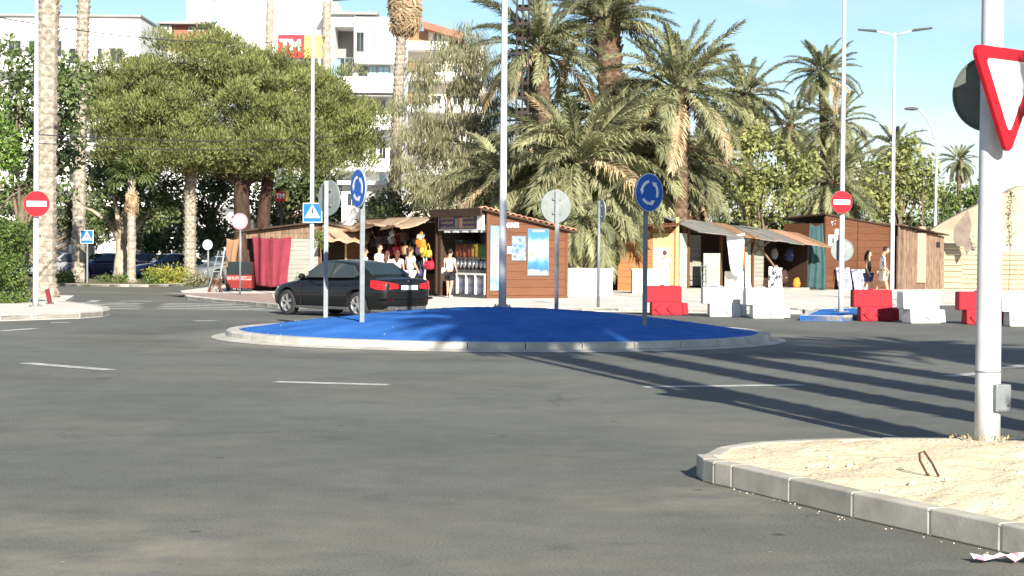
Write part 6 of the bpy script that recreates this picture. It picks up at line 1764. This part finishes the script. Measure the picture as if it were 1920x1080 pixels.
M['tyre'] = pm('tyre_rubber', (.025, .025, .026), (.04, .04, .04), scale=9, rough=.85)
M['alloy'] = pm('alloy_wheel', (.62, .62, .63), (.54, .54, .55), scale=9, rough=.3, metal=.8)
M['car_black'] = pm('black_car_paint', (.006, .007, .008), (.008, .009, .010), scale=2, rough=.35, coat=.45)
M['car_silver'] = pm('silver_car_paint', (.42, .43, .45), (.38, .39, .41), scale=2, rough=.3, metal=.5, coat=.6)
M['car_navy'] = pm('navy_car_paint', (.016, .026, .07), (.02, .03, .08), scale=2, rough=.28, coat=.8)
M['car_blue'] = pm('blue_car_paint', (.05, .12, .24), (.06, .13, .26), scale=2, rough=.28, coat=.8)
M['car_grey'] = pm('grey_car_paint', (.16, .18, .18), (.14, .16, .16), scale=2, rough=.28, coat=.8)
M['car_glass'] = pm('car_glass', (.020, .030, .030), (.026, .038, .037), scale=2, rough=.04, spec=.9)
M['tail_red'] = pm('tail_lamp_red', (.62, .016, .022), (.50, .012, .018), scale=12, rough=.3)
M['head_clear'] = pm('headlamp_clear', (.55, .57, .58), (.42, .44, .45), scale=12, rough=.12, coat=.5)
def sedan(label, loc, rz, paint):
    t = thing('car', label, 'car', loc, rz, None)
    # lower body: lofted sections, x from rear (-2.25) to front (2.25)
    st = [  # x, half width, z bottom, z top (bonnet/deck), shoulder inset
        (-2.26, .58, .36, .86, .0), (-2.22, .72, .27, .955, .0), (-2.08, .83, .22, .985, .0), (-1.75, .885, .20, .99, .0), (-1.33, .90, .19, .975, .0),
        (-.6, .895, .18, .955, .0), (.2, .89, .18, .945, .0), (.85, .885, .18, .94, .0), (1.1, .885, .18, .915, .0), (1.5, .875, .19, .855, .0), (1.85, .82, .20, .79, .0), (2.10, .70, .22, .715, .0), (2.22, .56, .28, .63, .0), (2.26, .44, .36, .56, .0)]
    mb = MB(); ring = 20
    for x, w, zb, zt, _ in st:
        zm = zb + (zt-zb)*.60
        half = [(0, zt+.012), (w*.45, zt+.008), (w*.78, zt-.012), (w*.92, zt-.045), (w*.975, zt-.13), (w, zm), (w*.995, zb+(zt-zb)*.35), (w*.97, zb+.12), (w*.92, zb+.03), (w*.6, zb), (0, zb)]
        full = half + [(-a, b) for a, b in half[-2:0:-1]]
        for a, b in full: mb.v.append((x, a, b))
    ring = len(half)*2-2
    for i in range(len(st)-1):
        for q in range(ring):
            q2 = (q+1) % ring
            mb.f.append((i*ring+q, i*ring+q2, (i+1)*ring+q2, (i+1)*ring+q)); mb.m.append(0)
    mb.f.append(tuple(reversed(range(ring)))); mb.f.append(tuple((len(st)-1)*ring+q for q in range(ring))); mb.m += [0, 0]
    body = mb.build('body', paint, t, smooth=True)
    bmx = bmesh.new(); bmx.from_mesh(body.data); bmesh.ops.recalc_face_normals(bmx, faces=bmx.faces[:]); bmx.to_mesh(body.data); bmx.free()
    sd = body.modifiers.new('s', 'SUBSURF'); sd.levels = sd.render_levels = 2
    # wheel arches cut out
    cut = MB()
    for x in (-1.33, 1.38):
        for s_ in (-1, 1):
            cut.tube([(x, s_*.55, .33), (x, s_*1.05, .33)], .375, 28)
    cm = cut.mesh('cut', M['black'])
    bmx = bmesh.new(); bmx.from_mesh(cm); bmesh.ops.recalc_face_normals(bmx, faces=bmx.faces[:]); bmx.to_mesh(cm); bmx.free()
    co = bpy.data.objects.new('cut', cm); C.objects.link(co)
    bo = body.modifiers.new('b', 'BOOLEAN'); bo.operation = 'DIFFERENCE'; bo.object = co; bo.solver = 'EXACT'
    t_loc = t.matrix_world.copy()
    body.parent = None
    dg = bpy.context.evaluated_depsgraph_get(); dg.update()
    me = bpy.data.meshes.new_from_object(body.evaluated_get(dg))
    body.modifiers.clear(); body.data = me; body.parent = t
    bpy.data.objects.remove(co)
    me.materials.clear(); me.materials.append(paint); me.materials.append(M['black'])
    for p_ in me.polygons:
        c_ = p_.center
        for x in (-1.33, 1.38):
            if math.hypot(c_.x-x, c_.z-.33) < .3755 and p_.material_index >= 0 and abs(c_.y) < .88 and c_.z > .1:
                if math.hypot(c_.x-x, c_.z-.33) > .355 or abs(abs(c_.y)-.55) < .02: p_.material_index = 1; p_.use_smooth = False
    # greenhouse hull (roof and pillars)
    sec = [(-1.78, .70, .97, .02), (-1.52, .70, 1.07, .10), (-1.02, .60, 1.345, .36), (-.55, .575, 1.405, .42), (-.05, .57, 1.42, .44), (.28, .575, 1.385, .40), (.78, .66, 1.09, .13), (1.02, .72, .94, .01)]
    mb = MB()
    for x, w, zt, hh_ in sec:
        zb = .90; wb = .80
        half = [(0, zt+.015), (w*.6, zt+.008), (w*.93, zt-.02), (w*1.0, zt-.06), ((w+wb)/2 if zt > 1.0 else wb*.97, (zt+zb)/2), (wb, zb)]
        full = half + [(-a, b) for a, b in half[::-1][:-1]]
        for a, b in full: mb.v.append((x, a, b))
    ring = len(half)*2-1
    for i in range(len(sec)-1):
        for q in range(ring-1):
            mb.f.append((i*ring+q, i*ring+q+1, (i+1)*ring+q+1, (i+1)*ring+q)); mb.m.append(0)
        mb.f.append((i*ring+ring-1, i*ring, (i+1)*ring, (i+1)*ring+ring-1)); mb.m.append(0)
    cab = mb.build('roof', paint, t, smooth=True)
    bmx = bmesh.new(); bmx.from_mesh(cab.data); bmesh.ops.recalc_face_normals(bmx, faces=bmx.faces[:]); bmx.to_mesh(cab.data); bmx.free()
    sd = cab.modifiers.new('s', 'SUBSURF'); sd.levels = sd.render_levels = 2
    # glazing: solid panes standing a little proud of the hull
    def pane(name, pts, off, parent=t):
        off = Vector(off)
        mbp = MB(); n = len(pts)
        mbp.v = [tuple(Vector(q) + off) for q in pts] + [tuple(Vector(q) - off*3) for q in pts]
        mbp.f = [tuple(range(n)), tuple(range(2*n-1, n-1, -1))] + [(i, n+i, n+(i+1) % n, (i+1) % n) for i in range(n)]; mbp.m = [0]*len(mbp.f)
        o = mbp.build(name, M['car_glass'], parent)
        bx = bmesh.new(); bx.from_mesh(o.data); bmesh.ops.recalc_face_normals(bx, faces=bx.faces[:]); bx.to_mesh(o.data); bx.free()
        return o
    pane('rear_window', [(-1.60, -.60, 1.04), (-1.60, .60, 1.04), (-1.10, .50, 1.315), (-1.10, -.50, 1.315)], (-.020, 0, .036))
    pane('windscreen', [(.80, -.63, 1.07), (.80, .63, 1.07), (.32, .50, 1.36), (.32, -.50, 1.36)], (.018, 0, .032))
    for s_ in (-1, 1):
        pane('front_window', [(.70, s_*.792, .965), (-.25, s_*.792, .965), (-.22, s_*.600, 1.345), (.22, s_*.610, 1.325)], (0, s_*.022, .008))
        pane('rear_side_window', [(-.30, s_*.792, .965), (-1.12, s_*.782, .975), (-1.30, s_*.745, 1.045), (-.98, s_*.625, 1.275), (-.28, s_*.600, 1.345)], (0, s_*.022, .008))
        # door shut lines and handles
        for x in (-.28, .80): MB().box(x-.005, x+.005, s_*.880 if s_ > 0 else -.898, s_*.898 if s_ > 0 else -.880, .30, .86).build('door_seam', M['black'], t)
        for x in (-.98, -.02): MB().tube([(x, s_*.885, .80), (x+.09, s_*.915, .80), (x+.18, s_*.885, .80)], .014, 6).build('door_handle', paint, t)
        MB().box(-1.0, 1.0, s_*.86-.03, s_*.86+.03, .19, .26).build('side_skirt', M['dark_grey'], t, bevel=.015)
        mr = MB().ball((.66, s_*.965, 1.0), (.07, .10, .065), 12, 8).build('wing_mirror', paint, t, smooth=True)
        MB().bar((.66, s_*.80, .95), (.66, s_*.90, .97), .04, .03).build('mirror_arm', M['black'], mr)
        # tail lamp wrapping the corner
        tl = MB()
        out = [(-2.275, s_*.36), (-2.25, s_*.60), (-2.17, s_*.78), (-2.02, s_*.875), (-1.86, s_*.905)]
        inn = [(-2.10, s_*.36), (-2.08, s_*.56), (-2.02, s_*.70), (-1.92, s_*.78), (-1.84, s_*.80)]
        zz = [(.735, .835), (.715, .875), (.70, .905), (.71, .925), (.76, .925)]
        for q in range(4):
            tl.hexa([(*out[q], zz[q][0]), (*out[q+1], zz[q+1][0]), (*inn[q+1], zz[q+1][0]), (*inn[q], zz[q][0])], [(*[c*.992 for c in out[q]], zz[q][1]), (*[c*.992 for c in out[q+1]], zz[q+1][1]), (*inn[q+1], zz[q+1][1]), (*inn[q], zz[q][1])])
        o = tl.build('tail_light', M['tail_red'], t)
        bx = bmesh.new(); bx.from_mesh(o.data); bmesh.ops.recalc_face_normals(bx, faces=bx.faces[:]); bx.to_mesh(o.data); bx.free()
        hl = MB().hexa([(2.16, s_*.38, .55), (1.95, s_*.74, .57), (1.85, s_*.70, .57), (2.0, s_*.38, .55)], [(2.11, s_*.40, .66), (1.86, s_*.77, .72), (1.78, s_*.70, .72), (1.95, s_*.40, .66)]).build('headlight', M['head_clear'], t)
        bx = bmesh.new(); bx.from_mesh(hl.data); bmesh.ops.recalc_face_normals(bx, faces=bx.faces[:]); bx.to_mesh(hl.data); bx.free()
        MB().tube([(-2.15, s_*.42, .24), (-2.27, s_*.42, .24)], .035, 10).build('exhaust_pipe', M['steel'], t)
        MB().box(-2.255, -2.22, s_*.60-.10, s_*.60+.10, .455, .485).build('reflector', M['tail_red'], t)
    pz = MB().box(-2.295, -2.262, -.26, .26, .70, .81).build('number_plate', M['white'], t, bevel=.004)
    MB().box(-2.297, -2.2952, .225, .255, .705, .805).build('plate_band', M['sign_blue'], pz)
    MB().tube([(-2.20, 0, .90), (-2.245, 0, .895)], .04, 14).build('badge', M['steel'], t)
    MB().hexa([(-2.30, -.78, .47), (-2.30, .78, .47), (-2.1, .86, .47), (-2.1, -.86, .47)], [(-2.29, -.78, .52), (-2.29, .78, .52), (-2.1, .86, .52), (-2.1, -.86, .52)]).build('bumper_crease', paint, t, bevel=.02)
    MB().box(-2.22, -2.0, -.62, .62, .20, .30).build('rear_valance', M['dark_grey'], t, bevel=.02)
    MB().box(-2.27, -2.18, -.66, .66, .655, .665).build('boot_seam', M['black'], t)
    MB().box(2.18, 2.275, -.20, .20, .50, .60).build('grille', M['black'], t, bevel=.02)
    for x in (-1.33, 1.38):
        for s_ in (-1, 1): wheel_parts(t, x, s_*.77, s_)
    # seats seen dimly through the glass are not needed: glass is dark
    return t
CARZ = 0.0
main_car = sedan('black four door car driving round the far side of the island', (-4.14, 47.15, CARZ), R(136), M['car_black'])
def recolour(label, px, py, rz, paint, Yd):
    c = copy_tree(main_car); p = at(px, py, Yd)
    c.location = (p.x, Yd, 0); c.rotation_euler = (0, 0, rz); c['label'] = label; c['group'] = 'cars parked at far left'
    for ch in c.children:
        if ch.type == 'MESH' and ch.data.materials and ch.data.materials[0] == M['car_black']:
            ch.data = ch.data.copy(); ch.data.materials[0] = paint
    return c
recolour('silver parked car behind the thick palm trunk', 118, 510, R(-140), M['car_silver'], 102)
recolour('navy parked car behind the white sunlit trunk', 197, 510, R(-150), M['car_navy'], 101)
recolour('blue parked car behind the yellow green shrub', 318, 510, R(-155), M['car_blue'], 100)
recolour('grey parked car behind the step ladder', 428, 515, R(-130), M['car_grey'], 92)
recolour('black parked car half hidden by the slim palm trunk', 262, 510, R(-150), M['car_black'], 104)

# ================================================================== PEOPLE
def skin_mesh(name, verts, edges, radii, mat, parent, sub=1):
    me = bpy.data.meshes.new(name); me.from_pydata(verts, edges, []); 
    o = bpy.data.objects.new('tmp', me); C.objects.link(o)
    md = o.modifiers.new('k', 'SKIN'); md.use_smooth_shade = True; md.branch_smoothing = .6
    for i, r_ in enumerate(radii):
        sv = me.skin_vertices[0].data[i]; sv.radius = r_ if hasattr(r_, '__len__') else (r_, r_); sv.use_root = (i == 0)
    ss = o.modifiers.new('s', 'SUBSURF'); ss.levels = ss.render_levels = sub
    dg = bpy.context.evaluated_depsgraph_get()
    res = bpy.data.meshes.new_from_object(o.evaluated_get(dg)); bpy.data.objects.remove(o)
    res.name = name; res.materials.clear(); res.materials.append(mat)
    for p_ in res.polygons: p_.use_smooth = True
    return res
def person(label, loc, rz, h, top, bottom, hair, stride=.0, arms=(.1, .1), arm_fwd=(0., 0.), long_hair=False, sleeves=True, lean=0.0, head_tilt=0.0, shorts=True, shoes='white', bag=None):
    """figure facing local -Y; h = height in metres"""
    k = h/1.75
    t = thing('person', label, 'person', loc, rz, None)
    V, E, Rr = [], [], []
    def v(x, y, z, r_, pr=None):
        V.append((x*k, (y - lean*(z-.9 if z > .9 else 0))*k, z*k)); Rr.append((r_*k, r_*k) if not hasattr(r_, '__len__') else (r_[0]*k, r_[1]*k))
        if pr is not None: E.append((pr, len(V)-1))
        return len(V)-1
    pel = v(0, 0, .95, (.15, .11)); sp_ = v(0, 0, 1.10, (.13, .095), pel); chs = v(0, .01, 1.30, (.155, .11), sp_); upc = v(0, .01, 1.42, (.12, .085), chs)
    nk = v(0, 0, 1.50, .055, upc); hd0 = v(0, -.01 - head_tilt*.05, 1.58, .075, nk); hd1 = v(0, -.015 - head_tilt*.1, 1.67, .088, hd0)
    hands = []
    sh_i = {}
    for s_, spread, fw in ((-1, arms[0], arm_fwd[0]), (1, arms[1], arm_fwd[1])):
        sh = v(s_*.17, .0, 1.42, .06, upc); el = v(s_*(.20+spread*.5), -fw*.18+.02, 1.15, .042, sh)
        wr = v(s_*(.20+spread*.6), -.04-fw*.42, .92+.28*abs(fw), .028, el); ha = v(s_*(.20+spread*.6), -.055-fw*.5, .85+.30*abs(fw), (.018, .034), wr)
        hands.append((V[ha], V[wr])); sh_i[s_] = (sh, el)
    legs = {}
    for s_ in (-1, 1):
        d = s_*stride
        hp = v(s_*.09, 0, .88, .10, pel); kn = v(s_*.10, -d*.30-.02*(d > 0), .50, .062, hp); an = v(s_*.10, -d*.55 + (.12 if d < 0 else 0), .09, .040, kn); to = v(s_*.11, -d*.55-.15+(.12 if d < 0 else 0), .03, (.042, .026), an)
        legs[s_] = (hp, kn, an, to)
    bm_ = skin_mesh('body', V, E, Rr, M['skin'], t)
    # head features and fingers joined into the body surface
    ex = MB(); hy = V[hd1][1]; hz = V[hd1][2]
    ex.ball((0, hy, hz-.02*k), (.078*k, .098*k, .115*k), 14, 10)
    ex.ball((0, hy-.10*k, hz-.035*k), (.014*k, .022*k, .022*k), 8, 6)
    for s_ in (-1, 1): ex.ball((s_*.08*k, hy+.005*k, hz-.03*k), (.012*k, .022*k, .032*k), 8, 6)
    for ha, wr in hands:
        d = (Vector(ha)-Vector(wr)).normalized()
        for q in range(4):
            o_ = Vector((0, 1, 0)).cross(d).normalized()*0 + Vector((0, (q-1.5)*.017*k, 0))
            b0 = Vector(ha)+o_; L_ = (.075, .085, .08, .062)[q]*k
            ex.tube([b0, b0+d*L_*.5+Vector((0, -.006*k, 0)), b0+d*L_+Vector((0, -.018*k, 0))], [.009*k, .008*k, .006*k], 5)
        b0 = Vector(ha)*.6+Vector(wr)*.4; ex.tube([b0, b0+d*.04*k+Vector((0, -.045*k, 0)), b0+d*.075*k+Vector((0, -.055*k, 0))], [.011*k, .009*k, .007*k], 5)
    em = ex.mesh('e', M['skin'], True)
    bx = bmesh.new(); bx.from_mesh(bm_); bx.from_mesh(em); bx.to_mesh(bm_); bx.free()
    bm_.materials.clear(); bm_.materials.append(M['skin']); bpy.data.meshes.remove(em)
    for p_ in bm_.polygons: p_.use_smooth = True
    put('body', bm_, t)
    def garment(name, idx, edges, scale, mat, extra=.012):
        mp = {a: i for i, a in enumerate(idx)}
        me = skin_mesh(name, [V[i] for i in idx], [(mp[a], mp[b]) for a, b in edges], [(Rr[i][0]*scale+extra, Rr[i][1]*scale+extra) for i in idx], mat, t)
        return put(name, me, t)
    idx = [pel, sp_, chs, upc]; ed = [(pel, sp_), (sp_, chs), (chs, upc)]
    if sleeves:
        for s_ in (-1, 1):
            sh, el = sh_i[s_]; V.append(tuple(Vector(V[sh]).lerp(Vector(V[el]), .62))); Rr.append((.052*k, .052*k)); m_ = len(V)-1
            idx += [sh, m_]; ed += [(upc, sh), (sh, m_)]
    else:
        for s_ in (-1, 1): idx += [sh_i[s_][0]]; ed += [(upc, sh_i[s_][0])]
    garment('top', idx, ed, 1.06, top, .016)
    idx = [pel]; ed = []
    for s_ in (-1, 1):
        hp, kn, an, to = legs[s_]
        V.append(tuple(Vector(V[hp]).lerp(Vector(V[kn]), .75 if shorts else 1.0))); Rr.append((.085*k, .085*k) if shorts else (.07*k, .07*k)); m_ = len(V)-1
        idx += [hp, m_]; ed += [(pel, hp), (hp, m_)]
        if not shorts:
            V.append(V[an]); Rr.append((.055*k, .055*k)); a_2 = len(V)-1; idx.append(a_2); ed.append((m_, a_2))
    garment('shorts' if shorts else 'trousers', idx, ed, 1.08, bottom, .014)
    hr = MB(); hr.ball((0, hy+.018*k, hz+.012*k), (.094*k, .105*k, .112*k), 14, 10, fn=lambda d: 1.0 if (d.y > -.45 or d.z > .55) else .72)
    if long_hair:
        hr.tube([(0, hy+.05*k, hz+.03*k), (0, hy+.10*k, hz-.10*k), (0, hy+.11*k, hz-.25*k), (0, hy+.10*k, hz-.36*k)], [.07*k, .085*k, .075*k, .03*k], 10)
    hr.build('hair', hair, t, smooth=True)
    for s_ in (-1, 1):
        hp, kn, an, to = legs[s_]; a = Vector(V[an]); b = Vector(V[to])
        MB().ball(((a.x+b.x)/2, (a.y+b.y)/2-.01*k, .042*k), (.052*k, .135*k, .046*k), 10, 8).build('shoe', M[shoes], t, smooth=True)
        MB().ball((s_*.03*k, hy-.093*k, hz-.005*k), (.011*k, .008*k, .008*k), 6, 5).build('eye', M['black'], t)
    if bag:
        b_ = MB().box(.17*k, .25*k, -.02*k, .20*k, .88*k, 1.10*k).build('shoulder_bag', M[bag], t, bevel=.03)
        MB().tube([(.20*k, .05*k, 1.08*k), (.14*k, .13*k, 1.3*k), (-.06*k, .06*k, 1.47*k)], .012*k, 5).build('strap', M[bag], b_)
    t.location.z = loc[2]
    return t
def pp(px, Y, z=PZ):
    return (at(px, 540, Y).x, Y, z)
person('person in white top and black shorts standing at the slush counter', pp(843, 62.3), R(150), 1.60, M['cloth_white'], M['cloth_black'], M['hair_dark'], .06, (.05, .25), (.2, .9), bag='cloth_cream', head_tilt=.5)
person('person in black sleeveless top and denim shorts walking by the brown kiosk', pp(1628, 66.0), R(62), 1.66, M['cloth_black'], M['cloth_blue'], M['hair_dark'], .30, (.06, .06), (.1, -.15), long_hair=True, sleeves=False)
person('person in white shirt and pale shorts walking behind the right lamp post', pp(1655, 65.0), R(75), 1.80, M['cloth_white'], M['cloth_cream'], M['hair_dark'], .34, (.06, .06), (.3, .1), head_tilt=1.0)
person('person with brown hair and white top at the yellow door of the orange shack', pp(1246, 73.2), R(165), 1.62, M['cloth_white'], M['cloth_white'], M['hair_brown'], .0, long_hair=False)
person('person in white seen left of the group behind the black car', pp(684, 64.5), R(110), 1.60, M['cloth_white'], M['cloth_blue'], M['hair_brown'], .1, long_hair=True)
person('taller person in white in the group behind the black car', pp(711, 63.5), R(60), 1.74, M['cloth_white'], M['cloth_black'], M['hair_dark'], .1)
person('person in cream in the middle of the group behind the black car', pp(726, 61.5), R(150), 1.52, M['cloth_cream'], M['cloth_blue'], M['hair_brown'], .1, long_hair=True)
person('person in white bending to look at the bags behind the black car', pp(745, 62.5), R(170), 1.54, M['cloth_white'], M['cloth_black'], M['hair_brown'], .1, long_hair=True)
person('person in white nearest the hanging bags right of the group', pp(769, 62.0), R(130), 1.66, M['cloth_white'], M['cloth_white'], M['hair_brown'], .1, (.1, .3), (.2, .9))

# ================================================================== OVERHEAD CABLES
def cable(label, a, b, sag, r=.018):
    a, b = Vector(a), Vector(b); pts = []
    for i in range(25):
        t = i/24; p = a.lerp(b, t); p.z -= sag*4*t*(1-t); pts.append(p)
    o = MB().tube(pts, r, 5).build('overhead_cable', M['wire'], None, smooth=True); tag(o, label, 'cable', 'overhead cables')
cable('overhead cable crossing in front of the pine crown', at(67, 252, 48.75), at(738, 243, 95.8), .35)
cable('second lower overhead cable in front of the pine crown', at(67, 268, 48.75), at(738, 255, 95.8), .4, .014)
cable('overhead cable high at the left edge in front of white walls', at(-60, 22, 60), at(610, 70, 103.7), .6, .02)
